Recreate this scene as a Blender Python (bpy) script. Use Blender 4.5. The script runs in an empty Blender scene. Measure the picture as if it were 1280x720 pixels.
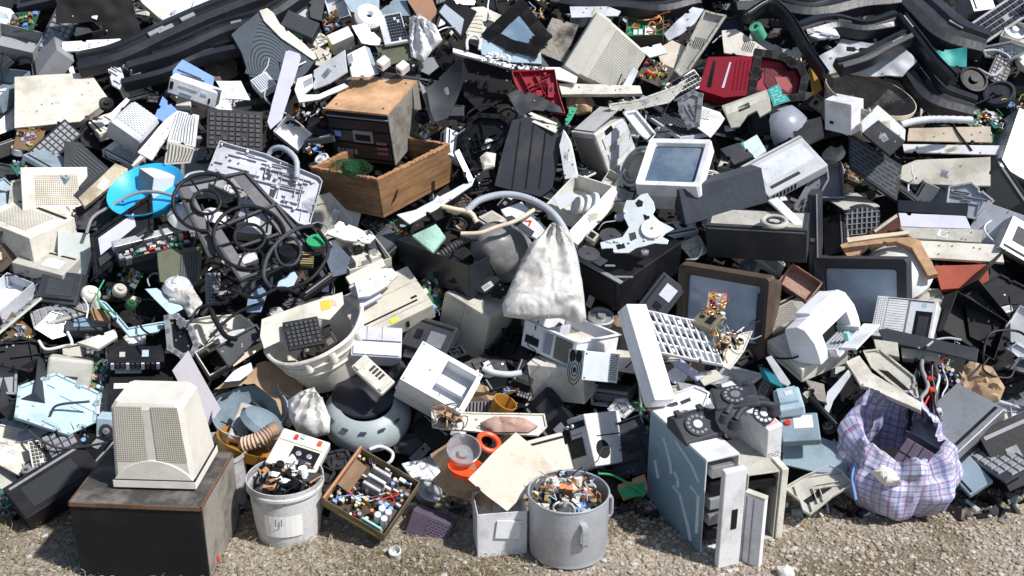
import bpy, bmesh, math, random
import numpy as np
from mathutils import Vector, Matrix, noise
from mathutils.geometry import delaunay_2d_cdt
random.seed(7)
C = bpy.context.scene.collection
R_ = math.radians
# ------------------------------------------------------------------ camera
CAMH, PITCH, FPX = 2.73, R_(22.0), 1444.0
CAM = Vector((0, 0, CAMH))
FW = Vector((0, math.cos(PITCH), -math.sin(PITCH)))
UPV = Vector((0, math.sin(PITCH), math.cos(PITCH)))
RT = Vector((1, 0, 0))
Y0, SL = 4.22, 0.76            # where the heap starts and how steep it rises
def ray(px, py):
    return (FW + RT * ((px - 640) / FPX) + UPV * ((360 - py) / FPX))   # depth-1 vector
def surf_z(y): return max(0.0, (y - Y0) * SL)
def surf_depth(px, py):
    d = ray(px, py)
    tg = -CAMH / d.z
    # slope plane: CAMH + t dz = (t dy - Y0) SL
    ts = (CAMH + Y0 * SL) / (d.y * SL - d.z)
    return min(tg, ts) if d.y * tg > Y0 else tg
def at(px, py, h=0.0):
    d = ray(px, py)
    t = surf_depth(px, py)
    return CAM + d * (t - h / d.length)
def ground(px, py, z=0.0):
    d = ray(px, py); t = (z - CAMH) / d.z
    return CAM + d * t
def basis(px, py):
    f = ray(px, py).normalized()
    r = f.cross(Vector((0, 0, 1))).normalized()
    # keep the image's own right/up
    r = (RT - f * RT.dot(f)).normalized()
    u = r.cross(f).normalized()
    return r, u, f
def tang(O, P):
    r, u, f = basis(*O); d = ray(*P)
    k = d.dot(f)
    return complex(d.dot(r) / k, d.dot(u) / k)
_rs = np.random.RandomState(3)
_q = _rs.normal(size=(30000, 4)); _q /= np.linalg.norm(_q, axis=1)[:, None]
def _qm(q):
    w, x, y, z = q.T
    return np.stack([1-2*(y*y+z*z), 2*(x*y-z*w), 2*(x*z+y*w), 2*(x*y+z*w), 1-2*(x*x+z*z), 2*(y*z-x*w),
                     2*(x*z-y*w), 2*(y*z+x*w), 1-2*(x*x+y*y)], 1).reshape(-1, 3, 3)
_RM = _qm(_q); _RM[::2, :, 0] *= -1      # both handednesses
WARN = []
class Fr:
    pass
def F(O, h=0.1, dims=(None, None, None), tag='', **k):
    """box frame from its near corner O and the ends of its three edges (R/L, U/D, B/F) in the photo"""
    ax = {}
    for key, P in k.items():
        i, s = {'R': (0, 1), 'L': (0, -1), 'B': (1, 1), 'F': (1, -1), 'U': (2, 1), 'D': (2, -1)}[key]
        ax[i] = (s, tang(O, P))
    u = [ax[i][1] for i in range(3)]
    U = [z * z for z in u]
    # w0 U0 + w1 U1 = -U2
    det = U[0].real * U[1].imag - U[0].imag * U[1].real
    ok = False
    if abs(det) > 1e-14:
        w0 = (-U[2].real * U[1].imag + U[2].imag * U[1].real) / det
        w1 = (-U[0].real * U[2].imag + U[0].imag * U[2].real) / det
        ok = w0 > 1e-9 and w1 > 1e-9
    if ok:
        p = [u[0] * math.sqrt(w0), u[1] * math.sqrt(w1), u[2]]
        kk = math.sqrt(2 / sum(abs(z) ** 2 for z in p)); p = [z * kk for z in p]
        r1 = np.array([z.real for z in p]); r2 = np.array([z.imag for z in p]); r3 = np.cross(r1, r2)
        if r3.sum() < 0: r3 = -r3
        if r3.min() < -0.02: WARN.append(('not the near corner', O, r3.round(2).tolist()))
        axes = np.stack([r1, r2, r3])
    else:
        ud = np.array([[z.real / abs(z), z.imag / abs(z)] for z in u]).T
        M = _RM
        n = np.linalg.norm(M[:, :2, :], axis=1) + 1e-6
        cosv = (M[:, 0, :] * ud[0] + M[:, 1, :] * ud[1]) / n
        cost = (1 - cosv).sum(1) + (M[:, 2, :].min(1) < 0) * 3 + (n.min(1) < .12)
        j = cost.argmin(); axes = M[j]
        if cost[j] > .12: WARN.append(('loose fit', O, round(float(cost[j]), 2)))
    r, up, f = basis(*O)
    dep = (at(*O, h) - CAM).length
    vv = [(r * axes[0, i] + up * axes[1, i] + f * axes[2, i]) * ax[i][0] for i in range(3)]
    if vv[0].cross(vv[1]).dot(vv[2]) < 0: ax[0] = (-ax[0][0], ax[0][1])      # left and right told apart by the other two
    V = []; D = []
    for i in range(3):
        a = axes[:, i]
        w = (r * a[0] + up * a[1] + f * a[2]).normalized()
        V.append(w * ax[i][0])
        pl = math.hypot(a[0], a[1])
        L = abs(u[i]) * dep / max(pl, .08)
        D.append(dims[i] if dims[i] else min(L, 1.5))
    org = at(*O, h)
    for i in range(3):
        if ax[i][0] < 0: org = org - V[i] * D[i]
    fr = Fr(); fr.M = Matrix(((V[0].x, V[1].x, V[2].x, org.x), (V[0].y, V[1].y, V[2].y, org.y), (V[0].z, V[1].z, V[2].z, org.z), (0, 0, 0, 1)))
    fr.W, fr.D, fr.H = D
    fr.px = O
    return fr
def GF(O, yaw, W, D, H, z=0.0, corner='L'):
    """upright box standing at height z; O = its near bottom corner, which is front-left (L) or front-right (R)"""
    p = ground(O[0], O[1], z)
    M = Matrix.Rotation(R_(yaw), 4, 'Z')
    if corner == 'R': p = p - M.to_3x3() @ Vector((W, 0, 0))
    fr = Fr(); fr.M = Matrix.Translation(p) @ M; fr.W, fr.D, fr.H = W, D, H; fr.px = O
    return fr
def NF(c, n=(0, .45), h=0.1, rot=0.0):
    """plane frame at pixel c; n = how far its normal leans right and up as seen; local z = normal, rot turns it in its plane"""
    r, u, f = basis(*c)
    nx, ny = n
    nz = math.sqrt(max(.02, 1 - nx * nx - ny * ny))
    N = (r * nx + u * ny - f * nz).normalized()
    X = (r - N * r.dot(N)).normalized(); Y = N.cross(X)
    org = at(*c, h)
    M = Matrix(((X.x, Y.x, N.x, org.x), (X.y, Y.y, N.y, org.y), (X.z, Y.z, N.z, org.z), (0, 0, 0, 1))) @ Matrix.Rotation(R_(rot), 4, 'Z')
    fr = Fr(); fr.M = M; fr.px = c; fr.dep = (org - CAM).dot(FW); fr.W = fr.D = fr.H = 0
    return fr
def onplane(fr, P):
    d = ray(*P); N = fr.M.col[2].to_3d(); o = fr.M.translation
    t = (o - CAM).dot(N) / d.dot(N)
    q = fr.M.inverted() @ (CAM + d * t)
    return (q.x, q.y)
# ------------------------------------------------------------------ mesh builder
class MB:
    def __init__(s): s.v = []; s.f = []; s.m = []; s.uv = {}; s.mats = []; s.T = Matrix.Identity(4)
    def mi(s, mat):
        if mat not in s.mats: s.mats.append(mat)
        return s.mats.index(mat)
    def add(s, vs, fs, mat, uvs=None):
        b = len(s.v); T = s.T
        s.v += [tuple(T @ Vector(p)) for p in vs]; k = s.mi(mat)
        for i, f in enumerate(fs):
            if uvs: s.uv[len(s.f)] = uvs[i]
            s.f.append(tuple(b + j for j in f)); s.m.append(k)
        return s
    def box(s, x0, x1, y0, y1, z0, z1, mat):
        vs = [(x, y, z) for x in (x0, x1) for y in (y0, y1) for z in (z0, z1)]
        return s.add(vs, [(0, 1, 3, 2), (4, 6, 7, 5), (0, 4, 5, 1), (2, 3, 7, 6), (0, 2, 6, 4), (1, 5, 7, 3)], mat)
    def cbox(s, c, d, mat, R=None):
        T0 = s.T
        s.T = T0 @ Matrix.Translation(c) @ (R.to_4x4() if R else Matrix.Identity(4))
        s.box(-d[0]/2, d[0]/2, -d[1]/2, d[1]/2, -d[2]/2, d[2]/2, mat); s.T = T0
        return s
    def loft(s, secs, mat, cap=True):
        n = len(secs[0]); vs = [p for q in secs for p in q]; fs = []
        for i in range(len(secs) - 1):
            for j in range(n):
                fs.append((i*n+j, i*n+(j+1) % n, (i+1)*n+(j+1) % n, (i+1)*n+j))
        if cap: fs += [tuple(range(n)), tuple(range((len(secs)-1)*n, len(secs)*n))]
        return s.add(vs, fs, mat)
    def prism(s, pts, z0, z1, mat):
        return s.loft([[(x, y, z0) for x, y in pts], [(x, y, z1) for x, y in pts]], mat)
    def rev(s, prof, mat, n=32, a0=0, a1=360, c=(0, 0, 0)):
        """profile of (r, z) turned about z"""
        full = abs(a1 - a0) >= 360; k = n if full else n + 1
        vs = []; fs = []
        for i in range(k):
            a = R_(a0 + (a1 - a0) * i / n)
            vs += [(c[0] + r * math.cos(a), c[1] + r * math.sin(a), c[2] + z) for r, z in prof]
        m = len(prof)
        for i in range(n):
            for j in range(m - 1):
                a, b = i * m + j, ((i + 1) % k) * m + j
                fs.append((a, b, b + 1, a + 1))
        return s.add(vs, fs, mat)
    def cyl(s, c, r, h, mat, n=16, ax='z', r2=None):
        T0 = s.T; r2 = r if r2 is None else r2
        s.T = T0 @ Matrix.Translation(c) @ {'z': Matrix.Identity(4), 'x': Matrix.Rotation(math.pi/2, 4, 'Y'), 'y': Matrix.Rotation(-math.pi/2, 4, 'X')}[ax]
        s.loft([[(r*math.cos(2*math.pi*i/n), r*math.sin(2*math.pi*i/n), 0) for i in range(n)], [(r2*math.cos(2*math.pi*i/n), r2*math.sin(2*math.pi*i/n), h) for i in range(n)]], mat)
        s.T = T0; return s
    def tube(s, path, r, mat, n=8, ridge=0, closed=False):
        P = [Vector(p) for p in path]; m = len(P); secs = []
        prev = None
        for i in range(m):
            t = (P[(i+1) % m] - P[i-1]) if (closed or 0 < i < m-1) else (P[1]-P[0] if i == 0 else P[-1]-P[-2])
            t = t.normalized() if t.length > 1e-9 else Vector((0, 0, 1))
            a = prev if prev else (Vector((0, 0, 1)) if abs(t.z) < .9 else Vector((1, 0, 0)))
            x = (a - t * a.dot(t))
            x = x.normalized() if x.length > 1e-6 else t.orthogonal().normalized()
            prev = x; y = t.cross(x)
            rr = r * (1 + (ridge if i % 2 else -ridge)) if ridge else r
            if callable(r): rr = r(i / (m-1))
            secs.append([tuple(P[i] + (x*math.cos(2*math.pi*k/n) + y*math.sin(2*math.pi*k/n)) * rr) for k in range(n)])
        if closed: secs.append(secs[0])
        return s.loft(secs, mat, cap=not closed)
    def torus(s, c, R, r, mat, n=28, k=6, ex=1.0):
        return s.tube([(c[0]+R*math.cos(2*math.pi*i/n), c[1]+R*ex*math.sin(2*math.pi*i/n), c[2]) for i in range(n)], r, mat, n=k, closed=True)
    def ribbon(s, pts, w, z0, z1, mat, closed=False):
        """a wall of width w along 2d points, z0 to z1"""
        m = len(pts); rng = range(m if closed else m - 1)
        for i in rng:
            a = Vector(pts[i]); b = Vector(pts[(i+1) % m]); d = b - a
            if d.length < 1e-6: continue
            d.normalize(); nn = Vector((-d.y, d.x)) * w / 2
            q = [a+nn-d*w/2, a-nn-d*w/2, b-nn+d*w/2, b+nn+d*w/2]
            s.prism([(p.x, p.y) for p in q], z0, z1, mat)
        return s
    def vquad(s, p0, ex, ey, mat, off):
        """a thin plate with UVs in metres on the plane p0 + ex + ey, standing off by vector off"""
        p0, ex, ey, off = map(Vector, (p0, ex, ey, off))
        q = [p0, p0+ex, p0+ex+ey, p0+ey]; t = [p+off for p in q]
        W, H = ex.length, ey.length
        s.add([tuple(p) for p in t], [(0, 1, 2, 3)], mat, [[(0, 0), (W, 0), (W, H), (0, H)]])
        s.add([tuple(p) for p in q + t], [(0, 1, 5, 4), (1, 2, 6, 5), (2, 3, 7, 6), (3, 0, 4, 7)], mat, [[(0, 0)] * 4] * 4)
        return s
def link(o): C.objects.link(o)
def build(mb, name, parent=None, M=None, bevel=.0015, smooth=False, recalc=True, seg=2):
    me = bpy.data.meshes.new(name)
    me.from_pydata(mb.v, [], mb.f)
    for m in mb.mats: me.materials.append(m)
    me.polygons.foreach_set('material_index', mb.m)
    if mb.uv:
        ul = me.uv_layers.new(name='UVMap').data
        for fi, uvs in mb.uv.items():
            p = me.polygons[fi]
            for k, li in enumerate(p.loop_indices): ul[li].uv = uvs[k]
    if recalc:
        bm = bmesh.new(); bm.from_mesh(me)
        if mb.uv: pass
        bmesh.ops.recalc_face_normals(bm, faces=bm.faces); bm.to_mesh(me); bm.free()
    if smooth:
        me.polygons.foreach_set('use_smooth', [True] * len(me.polygons))
        try: me.set_sharp_from_angle(angle=R_(38))
        except Exception: pass
    o = bpy.data.objects.new(name, me); link(o)
    if parent: o.parent = parent
    if M is not None: o.matrix_world = M
    if bevel:
        b = o.modifiers.new('bevel', 'BEVEL'); b.width = bevel; b.segments = seg; b.limit_method = 'ANGLE'; b.angle_limit = R_(40)
        b.harden_normals = False
    return o
THINGS = []      # (obj, ref, px)
WHOLEWORD = dict(panel='sheet', frame='framework', front='shell', side='slab', lid='cover', cap='disc', base='unit', head='piece', knob='button', handle='grip', shade='dome', slat='strip', back='casing', rim='strip', bezel='surround', blade='vane', blades='vanes', top='cover', door='leaf')
class Thing:
    """collects the parts of one thing; one part alone becomes the thing itself"""
    def __init__(s, fr, name, label, cat, ref=None, group=None):
        w = name.rsplit('_', 1)
        if len(w) == 2 and w[1] in WHOLEWORD: name = w[0] + '_' + WHOLEWORD[w[1]]
        s.fr, s.name, s.label, s.cat, s.ref, s.group = fr, name, label, cat, ref, group
        s.parts = []
    def part(s, name, mb, parent=None, label=None, **kw):
        if not mb.v: return None
        s.parts.append([name, mb, parent, kw, label]); return len(s.parts) - 1
    def done(s):
        if len(s.parts) == 1:
            n, mb, p, kw, lb = s.parts[0]
            o = build(mb, s.name, None, s.fr.M, **kw); root = o
        else:
            root = bpy.data.objects.new(s.name, None); link(root); root.matrix_world = s.fr.M; root.empty_display_size = .05
            obs = []
            for n, mb, p, kw, lb in s.parts:
                o = build(mb, n, root if p is None else obs[p], None, **kw)
                if lb: o['label'] = lb
                obs.append(o)
        root['label'] = s.label; root['category'] = s.cat
        if s.group: root['group'] = s.group
        THINGS.append((root, s.ref, s.fr.px))
        return root
# ------------------------------------------------------------------ materials
_mats = {}
def _new(name):
    m = bpy.data.materials.new(name); m.use_nodes = True; nt = m.node_tree
    for n in list(nt.nodes):
        if n.type != 'OUTPUT_MATERIAL': nt.nodes.remove(n)
    out = [n for n in nt.nodes if n.type == 'OUTPUT_MATERIAL'][0]
    b = nt.nodes.new('ShaderNodeBsdfPrincipled'); nt.links.new(b.outputs[0], out.inputs[0])
    return m, nt, b
def N(nt, t, **k):
    n = nt.nodes.new(t)
    for a, v in k.items(): setattr(n, a, v)
    return n
def mix(nt, fac, a, b, mode='MIX'):
    n = N(nt, 'ShaderNodeMix', data_type='RGBA', blend_type=mode)
    for sock, val in ((n.inputs[0], fac), (n.inputs[6], a), (n.inputs[7], b)):
        if hasattr(val, 'is_linked') or isinstance(val, bpy.types.NodeSocket): nt.links.new(val, sock)
        elif isinstance(val, (int, float)): sock.default_value = val
        else: sock.default_value = (*val, 1)
    return n.outputs[2]
def mth(nt, op, a, b=None, c=None, clamp=False):
    n = N(nt, 'ShaderNodeMath', operation=op); n.use_clamp = clamp
    for sock, val in zip(n.inputs, (a, b, c)):
        if val is None: continue
        if isinstance(val, bpy.types.NodeSocket): nt.links.new(val, sock)
        else: sock.default_value = val
    return n.outputs[0]
def coords(nt):
    tc = N(nt, 'ShaderNodeTexCoord'); oi = N(nt, 'ShaderNodeObjectInfo')
    add = N(nt, 'ShaderNodeVectorMath', operation='ADD'); sc = N(nt, 'ShaderNodeVectorMath', operation='SCALE')
    cmb = N(nt, 'ShaderNodeCombineXYZ')
    for i, k in enumerate((37.0, 91.0, 53.0)): nt.links.new(mth(nt, 'MULTIPLY', oi.outputs['Random'], k), cmb.inputs[i])
    nt.links.new(tc.outputs['Object'], add.inputs[0]); nt.links.new(cmb.outputs[0], add.inputs[1])
    return add.outputs[0], tc, oi
def noise_tex(nt, vec, scale, detail=4, rough=.6, dist=0):
    n = N(nt, 'ShaderNodeTexNoise'); nt.links.new(vec, n.inputs['Vector'])
    n.inputs['Scale'].default_value = scale; n.inputs['Detail'].default_value = detail; n.inputs['Roughness'].default_value = rough; n.inputs['Distortion'].default_value = dist
    return n.outputs['Fac']
def ramp(nt, fac, lo, hi):
    n = N(nt, 'ShaderNodeMapRange', interpolation_type='SMOOTHSTEP'); nt.links.new(fac, n.inputs[0])
    n.inputs[1].default_value = lo; n.inputs[2].default_value = hi
    return n.outputs[0]
def P(name, col, rough=.5, dirt=.5, dcol=None, metal=0, bump=.12, var=.12, vent=None, trans=0, spec=.4, grain=None, vcol=None, vs=None):
    """weathered surface: base colour, grime in blotches and specks, scratches, slight tone shift from object to object"""
    if name in _mats: return _mats[name]
    m, nt, b = _new(name); vec, tc, oi = coords(nt)
    dcol = dcol or tuple(c * .42 * k for c, k in zip(col, (1, .93, .82)))
    if grain:
        mp = N(nt, 'ShaderNodeMapping'); nt.links.new(vec, mp.inputs[0]); mp.inputs['Scale'].default_value = grain
        g = noise_tex(nt, mp.outputs[0], 6, 5, .65)
        base = mix(nt, ramp(nt, g, .3, .7), tuple(c * .55 for c in col), tuple(min(1, c * 1.25) for c in col))
    else:
        base = mix(nt, mth(nt, 'MULTIPLY', oi.outputs['Random'], 1.0), tuple(c * (1 - var) for c in col), tuple(min(.9, c * (1 + var * .6)) for c in col))
    big = noise_tex(nt, vec, 5.5, 6, .68)
    d1 = mth(nt, 'MULTIPLY', ramp(nt, big, .44, .68), dirt * 1.0)
    c1 = mix(nt, d1, base, dcol)
    sp = noise_tex(nt, vec, 70, 3, .7)
    d2 = mth(nt, 'MULTIPLY', ramp(nt, sp, .57, .72), dirt * .8)
    c2 = mix(nt, d2, c1, tuple(c * .7 for c in dcol))
    # scuffs, stretched
    mp = N(nt, 'ShaderNodeMapping'); nt.links.new(vec, mp.inputs[0]); mp.inputs['Scale'].default_value = (9, 60, 25); mp.inputs['Rotation'].default_value = (.4, .8, .3)
    sc = noise_tex(nt, mp.outputs[0], 1.6, 4, .6, .4)
    d3 = mth(nt, 'MULTIPLY', ramp(nt, sc, .66, .8), dirt * .45)
    c3 = mix(nt, d3, c2, tuple(min(.8, c * .5 + .22) for c in col) if max(col) < .3 else tuple(c * .5 for c in col))
    hgt = None
    if vent:
        uv = tc.outputs['UV']; sx = N(nt, 'ShaderNodeSeparateXYZ'); nt.links.new(uv, sx.inputs[0])
        u, v = sx.outputs[0], sx.outputs[1]
        kx, ky, tx, ty = vs or {'grid': (.011, .007, .62, .45), 'slots': (.022, .008, .8, .5), 'lines': (9, .011, 2, .5), 'vlines': (.011, 9, .5, 2), 'rings': (.01, 0, 0, .5), 'dots': (.009, .009, .55, .55), 'bricks': (.03, .009, .78, .5)}[vent]
        if vent == 'rings':
            sub = N(nt, 'ShaderNodeVectorMath', operation='SUBTRACT'); nt.links.new(uv, sub.inputs[0]); sub.inputs[1].default_value = (.12, .12, 0)
            ln = N(nt, 'ShaderNodeVectorMath', operation='LENGTH'); nt.links.new(sub.outputs[0], ln.inputs[0])
            fr_ = mth(nt, 'FRACT', mth(nt, 'DIVIDE', ln.outputs['Value'], kx)); mask = mth(nt, 'LESS_THAN', fr_, ty)
        else:
            uu = u
            if vent in ('bricks', 'slots'):
                row = mth(nt, 'FLOOR', mth(nt, 'DIVIDE', v, ky)); uu = mth(nt, 'ADD', u, mth(nt, 'MULTIPLY', mth(nt, 'MODULO', row, 2.0), kx / 2))
            a = mth(nt, 'LESS_THAN', mth(nt, 'FRACT', mth(nt, 'DIVIDE', uu, kx)), tx)
            c_ = mth(nt, 'LESS_THAN', mth(nt, 'FRACT', mth(nt, 'DIVIDE', v, ky)), ty)
            mask = mth(nt, 'MULTIPLY', a, c_)
        c3 = mix(nt, mth(nt, 'MULTIPLY', mask, .88), c3, vcol or tuple(c * .12 for c in col))
        hgt = mth(nt, 'MULTIPLY', mask, -3.0)
    nt.links.new(c3, b.inputs['Base Color'])
    rr = mth(nt, 'ADD', mth(nt, 'MULTIPLY', big, .35), rough - .12, clamp=True); nt.links.new(rr, b.inputs['Roughness'])
    b.inputs['Metallic'].default_value = metal; b.inputs['Specular IOR Level'].default_value = spec
    if trans:
        b.inputs['Transmission Weight'].default_value = trans; b.inputs['IOR'].default_value = 1.2
    fine = noise_tex(nt, vec, 28, 6, .65)
    hh = mth(nt, 'ADD', fine, hgt) if hgt is not None else fine
    bp = N(nt, 'ShaderNodeBump'); bp.inputs['Strength'].default_value = bump; bp.inputs['Distance'].default_value = .01
    nt.links.new(hh, bp.inputs['Height']); nt.links.new(bp.outputs[0], b.inputs['Normal'])
    _mats[name] = m
    return m
white = P('white_plastic', (.78, .79, .81), .45, .5)
bwhite = P('bright_white_enamel', (.84, .85, .88), .4, .28, bump=.05, var=.03)
cream = P('cream_plastic', (.71, .68, .60), .5, .55)
beige = P('beige_plastic', (.58, .56, .49), .5, .55)
greige = P('greige_plastic', (.50, .49, .44), .55, .5)
lgrey = P('light_grey_plastic', (.60, .63, .68), .5, .4)
lav = P('lavender_plastic', (.66, .66, .86), .5, .2)
grey = P('mid_grey_plastic', (.27, .28, .30), .55, .5)
bgrey = P('blue_grey_metal', (.26, .34, .40), .42, .5, metal=.2)
pblue = P('pale_blue_paint', (.42, .56, .64), .45, .4)
dgrey = P('dark_grey_plastic', (.036, .040, .050), .5, .55, dcol=(.085, .08, .075), spec=.3)
black = P('black_plastic', (.008, .0085, .011), .45, .4, dcol=(.03, .029, .028), spec=.25)
gblack = P('glossy_black_plastic', (.016, .018, .024), .3, .45, dcol=(.028, .032, .042), spec=.5)
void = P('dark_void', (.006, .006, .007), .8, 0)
cyan = P('cyan_plastic', (.03, .42, .78), .35, .2)
blue = P('blue_plastic', (.20, .36, .80), .5, .3)
red = P('dark_red_plastic', (.32, .012, .03), .42, .35, dcol=(.12, .03, .03))
orange = P('orange_red_plastic', (.85, .09, .02), .35, .15)
ored = P('red_plastic', (.62, .03, .02), .4, .2)
teal = P('teal_plastic', (.05, .38, .36), .5, .3)
mint = P('mint_foam', (.38, .62, .52), .9, .6, bump=.8)
lmint = P('mint_plastic', (.35, .72, .66), .5, .3)
dgreen = P('dark_green_fibre', (.02, .09, .035), .9, .5, bump=.8)
green = P('green_plastic', (.03, .35, .14), .5, .3)
yellow = P('yellow_sticker', (.85, .72, .03), .5, .1)
amber = P('amber_plastic', (.42, .20, .03), .35, .4)
pcb = P('green_board', (.03, .12, .07), .45, .5)
pcbb = P('brown_board', (.16, .09, .04), .5, .5)
tanw = P('tan_veneer', (.56, .34, .19), .6, .35, dcol=(.30, .18, .10), grain=(1, 1, 1))
wood = P('brown_wood_grain', (.22, .12, .055), .6, .6, dcol=(.09, .05, .025), grain=(.6, .6, 9))
rawwood = P('raw_chipped_wood', (.55, .29, .15), .9, .3, bump=1.0)
brown = P('dark_brown_plastic', (.09, .065, .05), .5, .5)
card = P('cardboard', (.42, .29, .18), .85, .5, bump=.3)
cardl = P('pale_cardboard', (.66, .58, .48), .8, .4, bump=.2)
steel = P('galvanised_steel', (.52, .54, .56), .38, .5, metal=.75, bump=.15)
alu = P('dull_aluminium', (.58, .60, .64), .42, .45, dcol=(.26, .24, .22), metal=.55, bump=.1)
copper = P('copper_wire', (.65, .28, .12), .4, .3, metal=.6)
brass = P('brass_colour', (.55, .42, .18), .4, .4, metal=.5)
oliv = P('olive_board', (.10, .11, .07), .6, .5)
granite = P('speckled_board', (.36, .32, .28), .8, 1.0, dcol=(.05, .045, .04), bump=.8)
rustb = P('rusty_board', (.42, .26, .2), .8, 1.0, dcol=(.12, .09, .08), bump=.9)
paper = P('white_paper', (.82, .82, .80), .8, .15)
bag = P('white_bag_cloth', (.64, .63, .61), .7, .6, bump=.4)
basket_m = P('old_white_basket', (.76, .73, .66), .55, .55)
barrel_in = P('weathered_concrete_grey', (.22, .20, .17), .9, .9, dcol=(.05, .05, .04), bump=.8)
purple = P('purple_grey_plastic', (.12, .09, .14), .6, .5)
conc = P('pot_metal', (.50, .53, .58), .42, .5, dcol=(.3, .27, .24), metal=.35, bump=.08)
stone_w = P('white_stone', (.7, .68, .64), .85, .3, bump=.6)
bone = P('bone_plastic', (.72, .6, .45), .6, .5)
boxside = P('speckled_grey_laminate', (.28, .26, .23), .6, .9, dcol=(.10, .09, .08))  # grey of the sun-facing sides put into the colour, plus speckle
dusttop = P('dusty_dark_laminate', (.05, .046, .044), .7, .9, dcol=(.19, .175, .155))
hosem = P('grey_hose', (.40, .44, .50), .45, .4)
screen = P('screen_glass', (.40, .50, .62), .1, .5, dcol=(.26, .30, .36), bump=.03, spec=.8)  # pale blue carries the sky's reflection in the base colour
screend = P('dull_screen_glass', (.16, .24, .33), .15, .5, dcol=(.35, .42, .5), bump=.03, spec=.8)
clear = P('clear_plastic', (.85, .85, .9), .1, .1, trans=.75)
vb = {}
def vent(base, kind, **k):
    key = base.name + kind + str(k.get('vs', ''))
    col = {'beige_plastic': (.62, .59, .50), 'cream_plastic': (.74, .70, .60), 'greige_plastic': (.5, .49, .44), 'white_plastic': (.8, .8, .8), 'light_grey_plastic': (.6, .63, .68),
           'dark_grey_plastic': (.08, .09, .105), 'mid_grey_plastic': (.2, .24, .29), 'black_plastic': (.03, .032, .036), 'blue_plastic': (.2, .36, .8), 'dark_red_plastic': (.32, .012, .03),
           'purple_grey_plastic': (.12, .09, .14), 'galvanised_steel': (.55, .57, .6), 'lavender_plastic': (.66, .66, .86), 'teal_plastic': (.05, .38, .36), 'bright_white_enamel': (.86, .86, .88)}[base.name]
    return P('vents_' + key, col, .5, .4, vent=kind, **k)
# ------------------------------------------------------------------ generic makers
def feat(th, fr, face, u0, u1, v0, v1, mat, name, t=.003, parent=0, kind='p', label=None):
    """a plate on a face: F front, T top, L, R, K back, U underside; u and v in 0..1 across and up the face"""
    W, D, H = fr.W, fr.D, fr.H
    o, ex, ey, n = {'F': ((0, 0, 0), (W, 0, 0), (0, 0, H), (0, -1, 0)), 'K': ((W, D, 0), (-W, 0, 0), (0, 0, H), (0, 1, 0)),
                    'T': ((0, 0, H), (W, 0, 0), (0, D, 0), (0, 0, 1)), 'U': ((0, D, 0), (W, 0, 0), (0, -D, 0), (0, 0, -1)),
                    'L': ((0, D, 0), (0, -D, 0), (0, 0, H), (-1, 0, 0)), 'R': ((W, 0, 0), (0, D, 0), (0, 0, H), (1, 0, 0))}[face]
    o, ex, ey, n = map(Vector, (o, ex, ey, n)); m = MB()
    p = o + ex * u0 + ey * v0
    if kind == 'p': m.vquad(p - n * .002, ex * (u1 - u0), ey * (v1 - v0), mat, n * (t + .002))
    elif kind == 'c':
        c = o + ex * (u0 + u1) / 2 + ey * (v0 + v1) / 2; r = min(ex.length * (u1 - u0), ey.length * (v1 - v0)) / 2
        x = ex.normalized(); y = n.cross(x)
        m.T = Matrix(((x.x, y.x, n.x, c.x), (x.y, y.y, n.y, c.y), (x.z, y.z, n.z, c.z), (0, 0, 0, 1)))
        m.cyl((0, 0, -.002), r, t + .002, mat, 20, r2=r * .9)
    elif kind == 'ring':
        c = o + ex * (u0 + u1) / 2 + ey * (v0 + v1) / 2; r = min(ex.length * (u1 - u0), ey.length * (v1 - v0)) / 2
        x = ex.normalized(); y = n.cross(x)
        m.T = Matrix(((x.x, y.x, n.x, c.x), (x.y, y.y, n.y, c.y), (x.z, y.z, n.z, c.z), (0, 0, 0, 1)))
        m.torus((0, 0, t / 2), r, t, mat)
    th.part(name, m, parent, label=label, bevel=.0006 if t < .006 else .0012)
def dev(fr, name, cat, label, ref, mat, feats=(), body='body', taper=None, group=None, bevel=.004, extra=None):
    """a boxy device: body (optionally narrower at the back or top) and plates on its faces"""
    th = Thing(fr, name, label, cat, ref, group); W, D, H = fr.W, fr.D, fr.H; m = MB()
    if taper:
        ax, a, b = taper[:3]
        def rect(u, s, q=0):
            if ax == 'y': return [(W*(1-s)/2, u, H*q*(1-s)), (W*(1+s)/2, u, H*q*(1-s)), (W*(1+s)/2, u, H*(1-(1-q)*(1-s))), (W*(1-s)/2, u, H*(1-(1-q)*(1-s)))]
            return [(W*(1-s)/2, D*(1-s)/2, u), (W*(1+s)/2, D*(1-s)/2, u), (W*(1+s)/2, D*(1+s)/2, u), (W*(1-s)/2, D*(1+s)/2, u)]
        L = D if ax == 'y' else H
        m.loft([rect(0, a), rect(L, b)], mat)
    else: m.box(0, W, 0, D, 0, H, mat)
    th.part(body, m, bevel=min(bevel, min(W, D, H) * .2), seg=3)
    for f in feats: feat(th, fr, *f[:7], **(f[7] if len(f) > 7 else {}))
    if extra: extra(th, fr)
    return th.done()
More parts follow.
